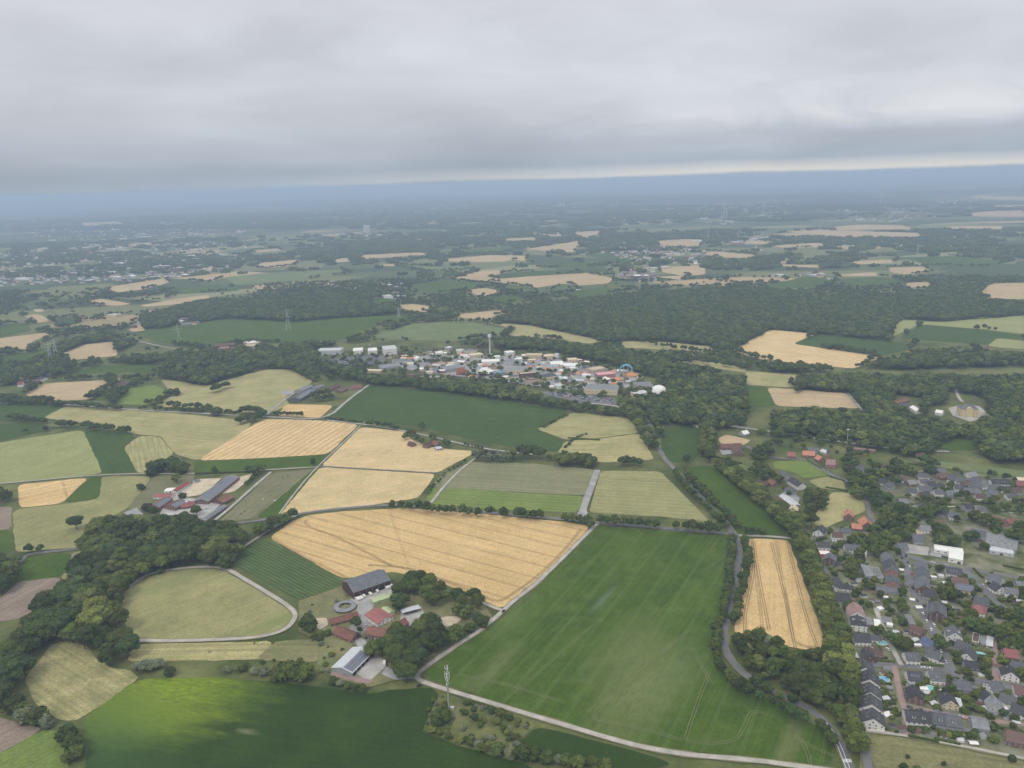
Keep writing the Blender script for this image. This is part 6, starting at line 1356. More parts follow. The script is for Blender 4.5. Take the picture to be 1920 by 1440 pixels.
for a, b in (((1650,1241),(1678,1243)), ((1648,1281),(1672,1286)), ((1650,1291),(1674,1296)), ((1652,1303),(1676,1308)), ((1654,1316),(1680,1322)), ((1656,1330),(1684,1336)), ((1702,1382),(1760,1394)), ((1708,1362),(1745,1372)), ((1752,1388),(1800,1398)), ((1725,1248),(1768,1251)), ((1728,1240),(1768,1236)), ((1790,1262),(1800,1266)), ((1808,1252),(1855,1262)), ((1838,1232),(1862,1234)), ((1655,1130),(1680,1132)), ((1620,1200),(1640,1200)), ((1765,1045),(1805,1054)), ((1560,1058),(1590,1062)), ((1570,1071),(1592,1074)), ((1765,1160),(1790,1168)), ((1770,1175),(1780,1180)), ((1825,1068),(1842,1085)), ((1880,1062),(1920,1070)), ((1846,1120),(1880,1150)), ((1880,1152),(1910,1172)), ((1512,863),(1540,880)), ((1556,895),(1584,903)), ((1548,915),(1590,922)), ((1800,940),(1860,946)), ((1862,962),(1905,960)), ((1740,1310),(1770,1314)), ((1820,1320),(1850,1326)), ((1855,1362),(1900,1372))):
    hedge(a, b, 2.2, 2.4, HG, 'garden hedges of the village')
for a, b, lb in (((1316,851),(1390,870), 'hedge along the meadow west of the avenue'), ((1012,802),(1060,778), 'loose hedge at the corner of the wide dark field'), ((1065,822),(1125,826), 'low hedge between fallow and dry meadow'), ((612,786),(680,792), 'low hedge on the narrow lane'), ((1700,870),(1750,876), 'hedge above the green common'), ((366,889),(480,885), 'low hedge on the meadow path')):
    hedge(a, b, 3, 2.5, lb)
# garden fences
for a, b, lb in (((1612,1366),(1700,1381), 'grey fence along the lower village edge'), ((1552,1245),(1553,1272), 'thin dark fence across the copse garden')):
    p, q = at(*a), at(*b); d = q-p; L = d.length; n = max(2, int(L/3)); t = thing('garden_fence', lb, 'fence', p, math.atan2(d.y, d.x))
    MB().box((L/2, 0, .75), (L, .06, 1.0), 'timber').build('panel', t); mb = MB()
    for i in range(n+1): mb = MB(); mb.box((i/n*L, 0, .6), (.12, .14, 1.4), 'timber'); mb.build('post', t)
# horses
def horse_mesh():
    me = bpy.data.meshes.new('horse'); J = [(0,0,1.15,.30),(.55,0,1.2,.30),(-.5,0,1.2,.30),(.85,0,1.45,.20),(1.15,0,1.75,.14),(1.45,0,1.62,.11),(1.68,0,1.4,.08)]
    E = [(0,1),(0,2),(1,3),(3,4),(4,5),(5,6)]
    for x0, b in ((.55, 1), (-.55, 2)):
        for s in (-1, 1):
            k = len(J); J += [(x0, s*.2, .85, .13), (x0+(.03 if b == 1 else -.14), s*.2, .5, .08), (x0, s*.2, .05, .06)]; E += [(b, k), (k, k+1), (k+1, k+2)]
    k = len(J); J += [(-.8, 0, 1.15, .07), (-.9, 0, .7, .05)]; E += [(2, k), (k, k+1)]
    me.from_pydata([j[:3] for j in J], E, []); return me, [j[3] for j in J]
hme, hr = horse_mesh()
def horse(p, rz, col, label, group):
    o = link('horse', hme.copy()); o.location = (p.x, p.y, .25); o.rotation_euler = (0, 0, rz); o.scale = (1.3, 1.3, 1.3)
    m = o.modifiers.new('body', 'SKIN')
    for v, r in zip(o.data.skin_vertices[0].data, hr): v.radius = (r, r)
    o.data.skin_vertices[0].data[0].use_root = True
    o.modifiers.new('smooth', 'SUBSURF').levels = 1; o.data.materials.append(MAT(col)); tag(o, label, 'horse', group)
for x, y, r, col, lb, gp in ((393, 1224, .3, 'darkbrick', 'dark horse grazing on the dry grass strip', 'horses on the dry strip'), (477, 1208, 2, 'black', 'dark horse grazing on the dry grass strip', 'horses on the dry strip'), (488, 1209, .9, 'white', 'white horse on the dry grass strip', None), (514, 941, .4, 'white', 'white horse on the paddock strip beside the barley', 'white horses on the paddock'), (517, 940, 1.4, 'white', 'white horse on the paddock strip beside the barley', 'white horses on the paddock'), (494, 938, 2.2, 'white', 'white horse standing alone in the horse paddock', None), (452, 965, 1, 'darkbrick', 'brown horse in the horse paddock', 'brown horses in the paddock'), (458, 960, .2, 'darkbrick', 'brown horse in the horse paddock', 'brown horses in the paddock'), (530, 897, .2, 'darkbrick', 'brown horse in the horse paddock', 'brown horses in the paddock'), (540, 894, 2.9, 'darkbrick', 'brown horse in the horse paddock', 'brown horses in the paddock')):
    horse(at(x, y), r, col, lb, gp)
# ------------------------------------------------------------------ garden growth, then every tree and the woods
garden('1500,995 1640,985 1690,1030 1700,1130 1690,1245 1590,1235 1550,1090', 120, 4, 'bush in the gardens left of the village street', 'garden bushes left of the street')
garden('1500,1000 1640,990 1690,1030 1700,1130 1690,1240 1600,1230 1560,1090', 26, 6.5, 'leafy tree in the gardens left of the village street', 'garden trees left of the street', (D, Mi, Mi), 'round')
garden('1700,1060 1800,1070 1860,1130 1860,1280 1790,1260 1740,1150', 22, 6.5, 'leafy tree in the gardens right of the village street', 'garden trees right of the street', (D, Mi, Mi), 'round')
garden('1690,1265 1790,1270 1930,1300 1930,1400 1830,1395 1705,1375', 16, 5.5, 'leafy tree in the gardens of the lower village', 'lower village garden trees', (D, Mi, Mi), 'round')
garden('1830,1070 1930,1090 1930,1290 1870,1270 1860,1130', 18, 7, 'leafy tree in the gardens at the right edge', 'right edge garden trees', (D, Mi), 'round')
garden('1690,960 1930,965 1930,1030 1700,1030', 30, 9, 'tall tree around the school and the playground', 'trees around the school', (D, D, Mi), 'round')
garden('1640,1255 1676,1255 1700,1380 1640,1365', 24, 3, 'bush in the long gardens of the row houses', 'row house garden bushes')
garden('1700,1060 1800,1070 1860,1130 1860,1280 1790,1260 1740,1150', 120, 4, 'bush in the gardens right of the village street', 'garden bushes right of the street')
garden('1690,1265 1790,1270 1930,1300 1930,1400 1830,1395 1705,1375', 110, 3.5, 'bush in the gardens of the lower village', 'lower village garden bushes')
garden('1830,1070 1930,1090 1930,1290 1870,1270 1860,1130', 70, 5, 'bush in the gardens at the right edge', 'right edge garden bushes')
garden('1690,880 1900,895 1930,960 1800,962 1700,940', 60, 7, 'tall tree of the park like gardens around the far village', 'park like village trees', (D, Mi), 'round')
garden('1640,1375 1900,1425 1900,1500 1640,1500', 14, 3.5, 'low dark bush on the rough grass in the corner', 'bushes of the rough corner', (D, Mi))
garden('800,1305 870,1312 1005,1362 960,1398 870,1396 795,1370', 60, 3, 'shaggy bush in the scrub beside the radio mast', 'scrub bushes by the mast', (Mi, Mi, D, Si, Li))
garden('565,1130 640,1110 660,1180 700,1240 600,1255 560,1190', 14, 3, 'low bush on the trodden ground by the farm', 'farm ground bushes', (Mi, Si))
garden('470,1238 620,1245 620,1262 430,1262', 14, 3.5, 'silvery low bush in the strip above the beet field', 'silver bushes above the beet field', (Si, Mi, D))
garden('1425,803 1560,818 1640,852 1640,885 1560,852 1440,836', 34, 9, 'tree in the loose belt along the railway', 'trees along the railway', (D, D, Mi), 'round')
garden('1400,800 1600,822 1780,846 1780,856 1600,840 1400,815', 26, 8, 'tree in the loose belt along the railway', 'trees along the railway', (D, Mi), 'round')
kept = []
for tr in TREES:
    p, h = tr[0], tr[1]
    if tr[3] == 'bush' and h < 9 or (tr[5] and 'village' in tr[5]) or (tr[5] and 'garden' in tr[5]):
        if any((p-b).length < r*.85+h*.1 for b, r in BLOCK): continue
    elif any((Vector((p.x, p.y, 0))-Vector((b.x, b.y, 0))).length < r*.7 for b, r in BLOCK): continue
    kept.append(tr)
def seen(tr):
    x, y = proj(tr[0].x, tr[0].y, tr[1]*.5); return -20 < x < 1940 and y < 1470
kept.sort(key=lambda tr: -(tr[1]*tr[2]/tr[0].length if seen(tr) else 0))
big = [k for k in kept if k[3] != 'bush']; bush = [k for k in kept if k[3] == 'bush']
# keep lone, individually described trees among the individuals
solo = [k for k in big if k[6] is None]; rest = [k for k in big if k[6] is not None]
IND = (solo+rest)[:298]; LATER = (solo+rest)[298:]
bsolo = [k for k in bush if k[6] is None]; brest = [k for k in bush if k[6] is not None]
INDB = (bsolo+brest)[:200]; LATER += (bsolo+brest)[200:]
for i, (p, h, wf, shape, tone, label, group) in enumerate(IND+INDB):
    tm, cm_ = proto(shape, tone, i % 3)
    nm = 'tree' if shape != 'bush' else 'bush'
    t = thing(nm, label, nm, (p.x, p.y, .1), random.uniform(0, 6.28), group); t.scale = (h*wf, h*wf, h)
    if shape != 'bush': link('trunk', tm, t)
    link('crown', cm_, t)
# --- woodland as one mass: trees set out on the ground one by one, shown as instances
KEYS = []
def far_proto(shape, tone, k, nl, leaf):
    me = crown_mesh('far_crown', 500+k, shape, LEAF[tone], nl, leaf, .085)
    o = bpy.data.objects.new('wood_%02d' % len(KEYS), me); fc.objects.link(o); KEYS.append((shape, tone)); return o
for k in range(3): far_proto('round', D, k, 10, 150)
for k in range(2): far_proto('wide', Mi, 10+k, 10, 150)
far_proto('round', Mi, 20, 10, 150); far_proto('oval', D, 21, 10, 150); far_proto('oval', Mi, 22, 10, 150); far_proto('bush', D, 23, 7, 90); far_proto('bush', Mi, 24, 7, 90); far_proto('bush', Si, 25, 7, 90); far_proto('column', Si, 26, 9, 120); far_proto('round', Li, 27, 10, 150)
def variant(shape, tone):
    c = [i for i, k in enumerate(KEYS) if k == (shape, tone)] or [i for i, k in enumerate(KEYS) if k[0] == shape] or [0]
    return random.choice(c)
def clump_obj(seed, R0, n, h):
    rg = np.random.default_rng(seed); V, F = [], []; o = 0; v0, f0 = ICO1
    for i in range(n):
        r = R0*math.sqrt(rg.random()); t = rg.random()*6.283; hh = h*rg.uniform(.7, 1.15)
        for j in range(3):
            c = np.array((r*math.cos(t), r*math.sin(t), hh*(.42+.22*j)))+rg.normal(size=3)*np.array((2.5, 2.5, .8))
            v = v0*(1+rg.uniform(-.25, .25, (len(v0), 1)))*hh*np.array((.36, .36, .30))*(1-.12*j)+c; V.append(v); F.append(f0+o); o += len(v)
    me = mesh_np('clump', np.concatenate(V), [], np.concatenate(F), [LEAF[0] if seed % 3 else LEAF[1]])
    return bpy.data.objects.new('copse_%02d' % seed, me)
fc2 = bpy.data.collections.new('copse_kinds')
for k in range(5): fc2.objects.link(clump_obj(k, 26, 16, 16))
def scatter(name, P, var, scl, coll, label):
    me = bpy.data.meshes.new(name); n = len(P); me.vertices.add(n); me.vertices.foreach_set('co', np.asarray(P, np.float32).ravel())
    a = me.attributes.new('variant', 'INT', 'POINT'); a.data.foreach_set('value', np.asarray(var, np.int32))
    a = me.attributes.new('turn', 'FLOAT_VECTOR', 'POINT'); tv = np.zeros((n, 3), np.float32); tv[:, 2] = RNG.random(n)*6.283; a.data.foreach_set('vector', tv.ravel())
    a = me.attributes.new('size', 'FLOAT_VECTOR', 'POINT'); a.data.foreach_set('vector', np.asarray(scl, np.float32).ravel())
    o = link(name, me); tag(o, label, 'woodland', kind='stuff')
    ng = bpy.data.node_groups.new(name, 'GeometryNodeTree'); ng.interface.new_socket('Geometry', in_out='INPUT', socket_type='NodeSocketGeometry'); ng.interface.new_socket('Geometry', in_out='OUTPUT', socket_type='NodeSocketGeometry')
    N_ = ng.nodes; gi, go = N_.new('NodeGroupInput'), N_.new('NodeGroupOutput')
    ci = N_.new('GeometryNodeCollectionInfo'); ci.inputs['Collection'].default_value = coll; ci.inputs['Separate Children'].default_value = True; ci.inputs['Reset Children'].default_value = True
    ip = N_.new('GeometryNodeInstanceOnPoints'); ip.inputs['Pick Instance'].default_value = True
    def attr(nm, ty):
        q = N_.new('GeometryNodeInputNamedAttribute'); q.data_type = ty; q.inputs['Name'].default_value = nm; return q.outputs['Attribute']
    L_ = ng.links.new
    L_(gi.outputs[0], ip.inputs['Points']); L_(ci.outputs[0], ip.inputs['Instance']); L_(attr('variant', 'INT'), ip.inputs['Instance Index'])
    er = N_.new('FunctionNodeEulerToRotation'); L_(attr('turn', 'FLOAT_VECTOR'), er.inputs[0]); L_(er.outputs[0], ip.inputs['Rotation'])
    L_(attr('size', 'FLOAT_VECTOR'), ip.inputs['Scale']); L_(ip.outputs[0], go.inputs[0])
    o.modifiers.new('trees', 'NODES').node_group = ng
    return o
WP, WV, WS = [], [], []
def wput(x, y, h, wf, v): WP.append((x, y, 0)); WV.append(v); WS.append((h*wf, h*wf, h))
for p, h, wf, shape, tone, label, group in LATER: wput(p.x, p.y, h, wf, variant(shape, tone))
FP = [np.array(f) for f in FIELDS]
def on_field(px, py):
    r = np.zeros(len(px), bool)
    for f in FIELDS:
        x0, x1 = min(p[0] for p in f), max(p[0] for p in f); y0, y1 = min(p[1] for p in f), max(p[1] for p in f)
        k = (px > x0) & (px < x1) & (py > y0) & (py < y1)
        if k.any(): idx = np.where(k)[0]; r[idx] |= inside(f, px[idx], py[idx])
    return r
def vn(x, y, s, o=0.0):
    """smooth value noise"""
    X, Y = x/s+o, y/s-o; xi, yi = np.floor(X), np.floor(Y); fx, fy = X-xi, Y-yi; fx, fy = fx*fx*(3-2*fx), fy*fy*(3-2*fy)
    def hsh(a, b): q = np.sin(a*127.1+b*311.7)*43758.5453; return q-np.floor(q)
    return (hsh(xi, yi)*(1-fx)+hsh(xi+1, yi)*fx)*(1-fy)+(hsh(xi, yi+1)*(1-fx)+hsh(xi+1, yi+1)*fx)*fy
FOREST = [pts(s) for s in ('980,592 1000,577 1080,563 1200,550 1350,540 1480,545 1560,555 1680,565 1692,576 1676,604 1672,636 1640,638 1540,625 1440,617 1400,642 1370,655 1330,648 1165,637 1132,640 1060,621 960,606 925,600',
 '1682,552 1830,538 1835,562 1960,572 1960,596 1840,590 1770,604 1700,602', '930,642 990,636 1070,646 1140,656 1200,662 1290,674 1350,686 1396,708 1399,762 1396,795 1330,800 1262,790 1252,745 1205,712 1150,696 1100,678 1000,666 935,660',
 '1450,775 1540,772 1700,778 1780,800 1850,806 1960,800 1960,868 1850,858 1836,846 1828,828 1782,824 1750,842 1700,850 1600,828 1450,806', '1505,722 1600,698 1650,692 1720,658 1830,662 1960,668 1960,800 1850,806 1792,782 1780,756 1742,752 1735,775 1650,775 1625,785 1610,745 1560,735',
 '300,700 420,690 494,688 500,694 380,726 340,720 300,711', '220,672 380,662 480,658 560,648 600,662 592,690 560,695 505,690 495,686 420,688 322,686 300,682 225,682', '100,648 200,624 258,640 222,656 150,652 130,676 100,676',
 '260,596 380,562 500,566 640,552 720,556 745,580 742,594 600,606 520,604 420,600 350,609 270,614', '640,452 810,452 815,472 660,476', '585,692 620,698 680,712 760,730 850,742 920,752 1000,770 1080,782 1180,796 1200,782 1150,766 1060,758 1010,745 960,728 880,722 780,712 700,700 640,690', '1160,766 1200,742 1262,745 1264,792 1205,788',
 '560,640 620,645 700,642 780,640 860,645 920,645 915,652 780,650 600,655', '660,592 700,600 760,605 770,596 740,590', '770,596 850,602 900,604 860,596', '0,690 60,672 100,660 140,668 160,690 120,698 60,712 0,720', '1495,700 1560,690 1620,690 1610,735 1540,735 1495,730',
 '0,640 100,655 130,676 100,700 40,700 0,712', '1396,700 1460,682 1600,694 1650,690 1600,702 1520,712 1480,700', '1190,790 1240,800 1235,840 1222,840', '1040,856 1110,858 1115,870 1045,866')]
CLEAR = [pts(s) for s in ('1772,738 1842,744 1862,790 1802,804 1765,778', '1676,744 1735,749 1730,776 1684,770', '590,668 640,648 760,644 860,650 930,655 1030,660 1150,690 1210,705 1255,735 1240,748 1180,752 1170,762 1090,752 1000,735 930,718 850,715 780,715 720,700 640,695')]
_bp = np.array([(*proj(b.x, b.y, 4.0), r/b.length*FPX) for b, r in BLOCK if b.length > 1100])
def free(X, Y, zt=10.0):
    """true where a tree would not stand right in front of a building"""
    X, Y = np.atleast_1d(X), np.atleast_1d(Y); r = np.ones(len(X), bool); ux, uy = proj(X, Y, zt)
    for cx, cy_, rr in _bp: r &= ~((np.abs(ux-cx) < rr*.95) & (np.abs(uy-cy_) < rr*.55+1))
    return r
def fill(y0, y1, gap, dens_forest, dens_other, h, clump=False, xlo=-420, xhi=2340):
    """woods and hedges between the fields, over a ring of country seen between two heights of the picture"""
    d0, d1 = at(960, y1).y, at(960, y0).y
    xs = np.arange(-d1*.95, d1*.95, gap); ys = np.arange(d0, d1, gap)
    X, Y = np.meshgrid(xs, ys); X = X.ravel()+RNG.uniform(-.42, .42, X.size)*gap; Y = Y.ravel()+RNG.uniform(-.42, .42, Y.size)*gap
    px, py = proj(X, Y, 0.0); k = (px > xlo) & (px < xhi) & (py > y0) & (py < y1); X, Y, px, py = X[k], Y[k], px[k], py[k]
    tx, ty = proj(X, Y, 11.0 if y1 > 430 else 6.0); k = ~on_field(px, py) & ~on_field(tx, ty) & free(X, Y)
    if h: 
        qx, qy = proj(X, Y, 8.0)
        inf = np.zeros(len(X), bool)
        for f in FOREST: inf |= inside(f, qx, qy)
        clr = np.zeros(len(X), bool)
        for f in CLEAR: clr |= inside(f, px, py)
    nz = .55*vn(X, Y, 520, 3.3)+.3*vn(X, Y, 170, 8.1)+.15*vn(X, Y, 60, 1.7)
    dn = np.where(inf, dens_forest, np.maximum(np.clip((nz-.43)*8, 0, 1)*dens_other, np.where(np.abs(vn(X, Y, 230, 6.6)-.5) < .035, .5, .015)))
    k &= ~clr & (RNG.random(len(X)) < dn)
    for P_, w_ in ROADS:
        for a, b in zip(P_, P_[1:]):
            if a.y < d0-50 and b.y < d0-50: continue
            d = np.array((b.x-a.x, b.y-a.y)); L2 = (d**2).sum()+1e-6; t = np.clip(((X-a.x)*d[0]+(Y-a.y)*d[1])/L2, 0, 1)
            k &= np.hypot(X-a.x-t*d[0], Y-a.y-t*d[1]) > w_/2+gap*.35
    return X[k], Y[k], inf[k]
n0 = len(WP)
X, Y, I = fill(520, 715, 11.5, .95, .42, 1)
bl = np.array([(b.x, b.y, r) for b, r in BLOCK if b.length > 1500]) 
for x, y, f in zip(X, Y, I):
    if np.any(np.hypot(bl[:, 0]-x, bl[:, 1]-y) < bl[:, 2]*.8): continue
    h = random.uniform(14, 22) if f else random.uniform(9, 18); wput(x, y, h, random.uniform(1.1, 1.5), random.choice((0, 0, 1, 1, 2, 2, 3, 5, 6, 4)))
# nearer woods on the right and the belt before the park, outlines only
for f in FOREST:
    ymax = max(p[1] for p in f)
    if ymax < 715: continue
    W_ = [at(*p, 8) for p in f]; x0, x1 = min(p.x for p in W_), max(p.x for p in W_); y0, y1 = min(p.y for p in W_), max(p.y for p in W_)
    X, Y = np.meshgrid(np.arange(x0, x1, 10.5), np.arange(y0, y1, 10.5)); X = X.ravel()+RNG.uniform(-4, 4, X.size); Y = Y.ravel()+RNG.uniform(-4, 4, Y.size)
    px, py = proj(X, Y, 0.0); qx, qy = proj(X, Y, 8.0); k = inside(f, qx, qy) & (py >= 715) & ~on_field(px, py)
    for c_ in CLEAR: k &= ~inside(c_, px, py)
    k &= free(X, Y)
    for x, y in zip(X[k], Y[k]):
        if np.any(np.hypot(bl[:, 0]-x, bl[:, 1]-y) < bl[:, 2]*.8) or not off_road(x, y, 4): continue
        wput(x, y, random.uniform(13, 22), random.uniform(1.1, 1.5), random.choice((0, 1, 2, 0, 1, 2, 3, 4, 5, 6, 7, 12)))
# hedgerow trees along field borders of the middle distance
for f in FIELDS:
    P_ = [at(*p) for p in f]; dist = sum(p.length for p in P_)/len(P_)
    if not 1700 < dist < 6000 or len(f) > 13: continue
    for a, b in zip(P_, P_[1:]+P_[:1]):
        if random.random() < .45: continue
        L = (b-a).length; x = 0
        while x < L:
            q = a.lerp(b, x/L); w = vn(np.array([q.x]), np.array([q.y]), 90, 5.0)[0]
            if w > .42: wput(q.x+random.uniform(-4, 4), q.y+random.uniform(-4, 4), random.uniform(9, 18), random.uniform(1.1, 1.5), random.choice((0, 1, 2, 3, 5, 8)))
            x += random.uniform(8, 16)
# greenery inside the park
pk = pts('600,672 740,655 930,660 1030,664 1150,695 1205,712 1250,745 1170,756 1080,745 1000,730 900,720 800,718 720,700 650,692')
n = 0
while n < 900:
    x, y = random.uniform(600, 1250), random.uniform(655, 755)
    if not inside(pk, x, y): continue
    n += 1
    if any(inside(yp, x, y) for yp in YARDS[17:20]) and random.random() < .97: continue
    q = at(x, y)
    if not free(q.x, q.y, 7.0)[0] and random.random() < .6: continue
    if np.any(np.hypot(bl[:, 0]-q.x, bl[:, 1]-q.y) < bl[:, 2]*.9+2): continue
    wput(q.x, q.y, random.uniform(7, 15), random.uniform(1.0, 1.4), random.choice((0, 1, 2, 3, 4, 5, 12)))
for s in ('1205,640 1250,650 1340,662', '1235,668 1300,676 1360,684 1400,690', '845,603 870,601 930,601', '1480,715 1500,728 1495,735'):
    P_ = [at(*p, 5) for p in pts(s)]
    for a, b in zip(P_, P_[1:]):
        L = (b-a).length; x = 0
        while x < L: q = a.lerp(b, x/L); wput(q.x+random.uniform(-4, 4), q.y+random.uniform(-5, 5), random.uniform(11, 18), 1, random.choice((0, 1, 2, 5, 6))); x += random.uniform(8, 14)
print('WOOD TREES', len(WP), 'individual', len(IND), len(INDB), 'cars', NCAR[0])
scatter('woodland', WP, WV, WS, fc, 'dark green woods, belts and hedgerow trees of the middle distance')
CP, CV, CS = [], [], []
for y0, y1, gap, s, df, do in ((430, 520, 44, 1.0, .95, .55), (385, 430, 95, 2.0, 1, .7), (366, 385, 200, 4.0, 1, .85)):
    X, Y, I = fill(y0, y1, gap, df, do, 1)
    for x, y in zip(X, Y): CP.append((x, y, -1)); CV.append(random.randrange(5)); CS.append((s*random.uniform(.85, 1.2), s*random.uniform(.85, 1.2), (.8 + .2*s)*random.uniform(.75, 1.15)))
print('COPSES', len(CP))
scatter('distant_woodland', CP, CV, CS, fc2, 'far blue green woods running on to the horizon')
# ------------------------------------------------------------------ far landmarks
def turbine(px, py, h, label, rot):
    c = at(px, py); t = thing('wind_turbine', label, 'wind turbine', c, random.uniform(-.4, .4), 'wind turbines')
    MB().tube((0, 0, 0), (0, 0, h), h*.022, h*.012, 'white', 10).build('tower', t); MB().box((0, 0, h+1.5), (3.5, 10, 4), 'white').build('nacelle', t)
    for i in range(3):
        a = rot+i*2*math.pi/3; d = Vector((math.sin(a), 0, math.cos(a))); o = Vector((0, -6, h+1.5)); n_ = Vector((math.cos(a), 0, -math.sin(a))); L = h*.56
        mb = MB(); mb.poly([o+n_*1.2, o-n_*1.2, o+d*L*.25-n_*1.0, o+d*L, o+d*L*.25+n_*2.6, *(p+Vector((0, .7, 0)) for p in (o+n_*1.2, o-n_*1.2, o+d*L*.25-n_*1.0, o+d*L, o+d*L*.25+n_*2.6))], [(0,1,2,4), (4,2,3), (5,9,7,6), (9,8,7), (1,6,7,2), (2,7,8,3), (3,8,9,4), (4,9,5,0)], 'white'); mb.build('blade', t)
for x, y, y2, lb, r in ((1357, 411, 384, 'left one of two overlapping wind turbines right of the centre', .2), (1361, 420, 395, 'nearer right one of two overlapping wind turbines', .9), (1431, 408, 388, 'single wind turbine right of the overlapping pair', 2.4), (1650, 384, 366, 'wind turbine standing clear over pale fields at the right', .5), (385, 411, 390, 'pale wind turbine in the haze at the left', .1), (433, 398, 382, 'very faint wind turbine left of the far pair', .8), (514, 399, 381, 'left one of a faint pair of far wind turbines', .3), (519, 399, 381, 'right one of a faint pair of far wind turbines', 1.1), (1269, 356, 344, 'tiny wind turbine at the horizon right of centre', .4), (1337, 356, 342, 'left one of the tiny pair of wind turbines on the horizon', .6), (1342, 357, 343, 'right one of the tiny pair of wind turbines on the horizon', 1.7), (890, 366, 354, 'tiny wind turbine at the horizon left of centre', .9)):
    g0 = at(x, y); hgt = (y-y2)*(Vector(g0)-Vector((0, 0, HC))).length/FPX*1.03; turbine(x, y, min(hgt, 230), lb, r)
def pylon(px, py, h, label):
    c = at(px, py); t = thing('power_pylon', label, 'pylon', c, .4, 'power pylons'); mb = MB(); b = h*.11
    lv = [(0, b), (.3, b*.66), (.55, b*.4), (.8, b*.24), (1, b*.06)]
    for (z0, r0), (z1, r1) in zip(lv, lv[1:]):
        for i in range(4):
            q = lambda k, z, r: Vector((r*(1, 1, -1, -1)[k % 4], r*(1, -1, -1, 1)[k % 4], z*h))
            mb.tube(q(i, z0, r0), q(i, z1, r1), .3, .25, 'palegrey', 4); mb.tube(q(i, z0, r0), q(i+1, z1, r1), .16, .16, 'palegrey', 3); mb.tube(q(i+1, z0, r0), q(i, z1, r1), .16, .16, 'palegrey', 3)
    mb.build('lattice_tower', t)
    for z, w in ((.62, .2), (.76, .26), (.9, .17)):
        m2 = MB()
        for s in (-1, 1): m2.tube((0, .6, z*h), (s*w*h, 0, z*h), .3, .15, 'palegrey', 4); m2.tube((0, 0, z*h+h*.05), (s*w*h, 0, z*h), .2, .12, 'palegrey', 4)
        m2.build('cross_arm', t)
for x, y, y2, lb in ((96, 681, 648, 'left one of two power pylons at the left before the dark wood'), (106, 673, 640, 'right one of two power pylons at the left before the dark wood'), (541, 619, 581, 'power pylon on the wide blue green field'), (337, 647, 612, 'faint power pylon at the left end of the blue green field'), (1216, 535, 512, 'far power pylon right of the pale wheat fields'), (748, 595, 575, 'far power pylon behind the curved meadow'), (1720, 480, 462, 'far power pylon at the right before the purple haze'), (1328, 452, 430, 'far power pylon above the right wheat strips')):
    g0 = at(x, y); pylon(x, y, min(78, (y-y2)*(Vector(g0)-Vector((0, 0, HC))).length/FPX*1.02), lb)
# tower block far left of centre
c = at(688, 437); d_ = (c-Vector((0, 0, HC))).length; t = thing('tower_block', 'twin white tower block standing over far woods', 'tower block', c, .15)
w_, h_ = 5.5*d_/FPX, 14*d_/FPX
for sx_, hh in ((-.5, 1.0), (.55, .94)):
    o = MB().box((sx_*w_, 0, h_*hh/2), (w_*.95, w_*.8, h_*hh), 'white').build('wing', t)
    for k in range(9):
        q = MB(); [q.box((sx_*w_, sg*w_*.41, h_*hh*(k+.6)/9.6), (w_*.8, w_*.02, h_*hh*.035), 'grey') for sg in (-1, 1)]; q.build('window_band', o)
    MB().box((sx_*w_, 0, h_*hh+w_*.08), (w_*.3, w_*.3, w_*.16), 'grey').build('roof_house', o)
for x, y, y2, w, lb in ((1057, 388, 364, 1.6, 'tall faint chimney of the far works'), (1050, 388, 372, 2.4, 'shorter faint stack of the far works'), (1283, 352, 340, 1.2, 'faint chimney on the right horizon')):
    c = at(x, y); d_ = (c-Vector((0, 0, HC))).length; h = min(190, (y-y2)*d_/FPX); t = thing('chimney_stack', lb, 'chimney', c); MB().tube((0, 0, 0), (0, 0, h), w*d_/FPX*.5, w*d_/FPX*.3, 'palegrey', 12).build('stack', t); MB().box((0, 0, h*.12), (w*d_/FPX*2.5, w*d_/FPX*2, h*.24), 'palegrey').build('base_building', t)
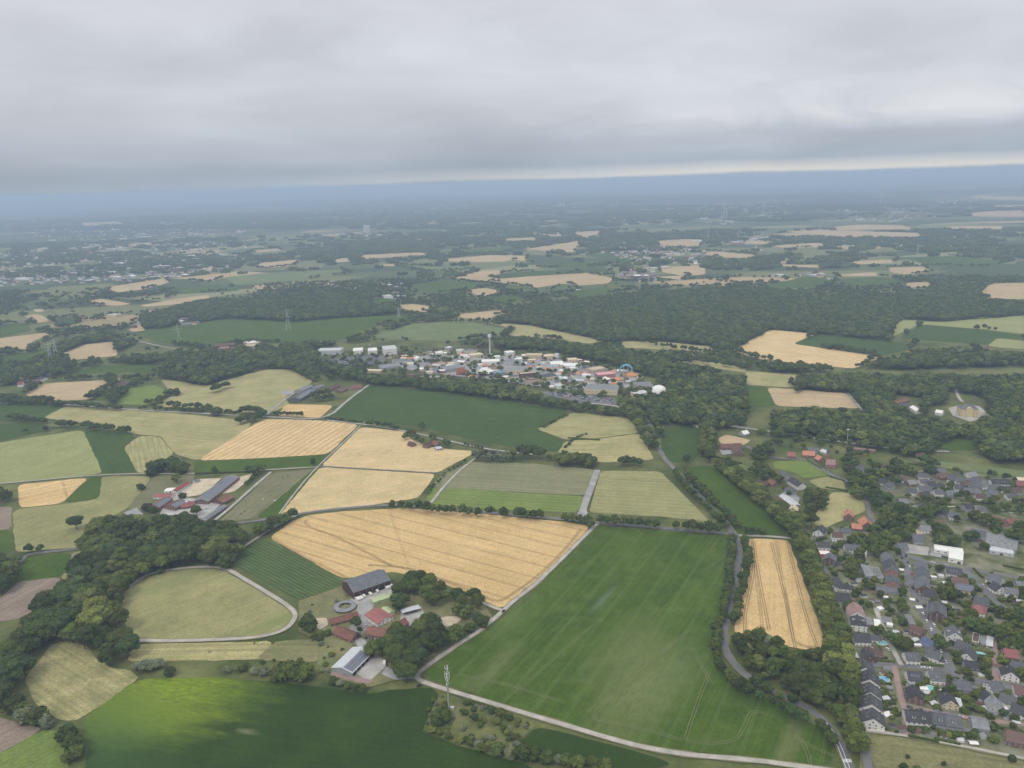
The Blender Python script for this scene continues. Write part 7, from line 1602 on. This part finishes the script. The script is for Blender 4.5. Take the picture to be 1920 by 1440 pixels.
# far towns: roofs without number, as one mass
mb = MB(); rg = random.Random(5)
TOWN = [('0,470 200,450 480,455 420,510 250,530 120,532 0,538', 700), ('1120,462 1200,455 1320,470 1330,500 1200,492 1130,478', 170), ('1290,395 1480,372 1500,400 1330,425', 130), ('880,384 1010,372 1100,378 1090,392 900,398', 110), ('560,446 640,438 720,436 760,440 640,448', 60), ('700,545 760,540 740,560', 12), ('1160,505 1240,500 1235,530 1165,530', 40), ('20,430 260,415 500,420 440,445 100,455', 260), ('640,400 780,380 900,400 800,430 660,430', 110), ('1560,392 1700,385 1760,410 1600,420', 80), ('1100,405 1260,398 1250,425 1110,425', 60), ('1730,370 1920,352 1920,372 1760,385', 60), ('200,590 400,580 390,610 260,620', 16), ('1440,520 1560,510 1560,525', 14), ('1280,455 1440,440 1430,470', 30)]
for s, n in TOWN:
    pp = pts(s); x0, x1 = min(p[0] for p in pp), max(p[0] for p in pp); y0, y1 = min(p[1] for p in pp), max(p[1] for p in pp); k = 0
    while k < n:
        x, y = rg.uniform(x0, x1), rg.uniform(y0, y1)
        if not inside(pp, x, y): continue
        k += 1; c = at(x, y); big_ = rg.random() < .07
        L = rg.uniform(40, 110) if big_ else rg.uniform(12, 26); W = rg.uniform(25, 50) if big_ else rg.uniform(9, 14); h = rg.uniform(6, 11); r_ = rg.uniform(-.6, .6)
        wl = rg.choice(['white', 'white', 'palegrey', 'cream', 'brick']); rf = rg.choice(['white', 'palegrey', 'palegrey']) if big_ else rg.choice(['roof_redbrown', 'roof_dark', 'roof_slate', 'roof_brown', 'roof_grey'])
        mb.box((c.x, c.y, h/2), (L, W, h), wl, r_)
        Q = Matrix.Translation(c) @ Matrix.Rotation(r_, 4, 'Z'); a, b, rz_ = L/2+.4, W/2+.4, h+(.8 if big_ else 3.5)
        mb.poly([Q @ Vector(v) for v in ((-a,-b,h+.01),(a,-b,h+.01),(a,b,h+.01),(-a,b,h+.01),(-a,0,rz_),(a,0,rz_))], [(0,1,5,4),(2,3,4,5),(0,4,3),(1,2,5)], rf)
tag(mb.build('distant_town'), 'pale roofs of far towns scattered through the blue woods', 'town', kind='stuff')
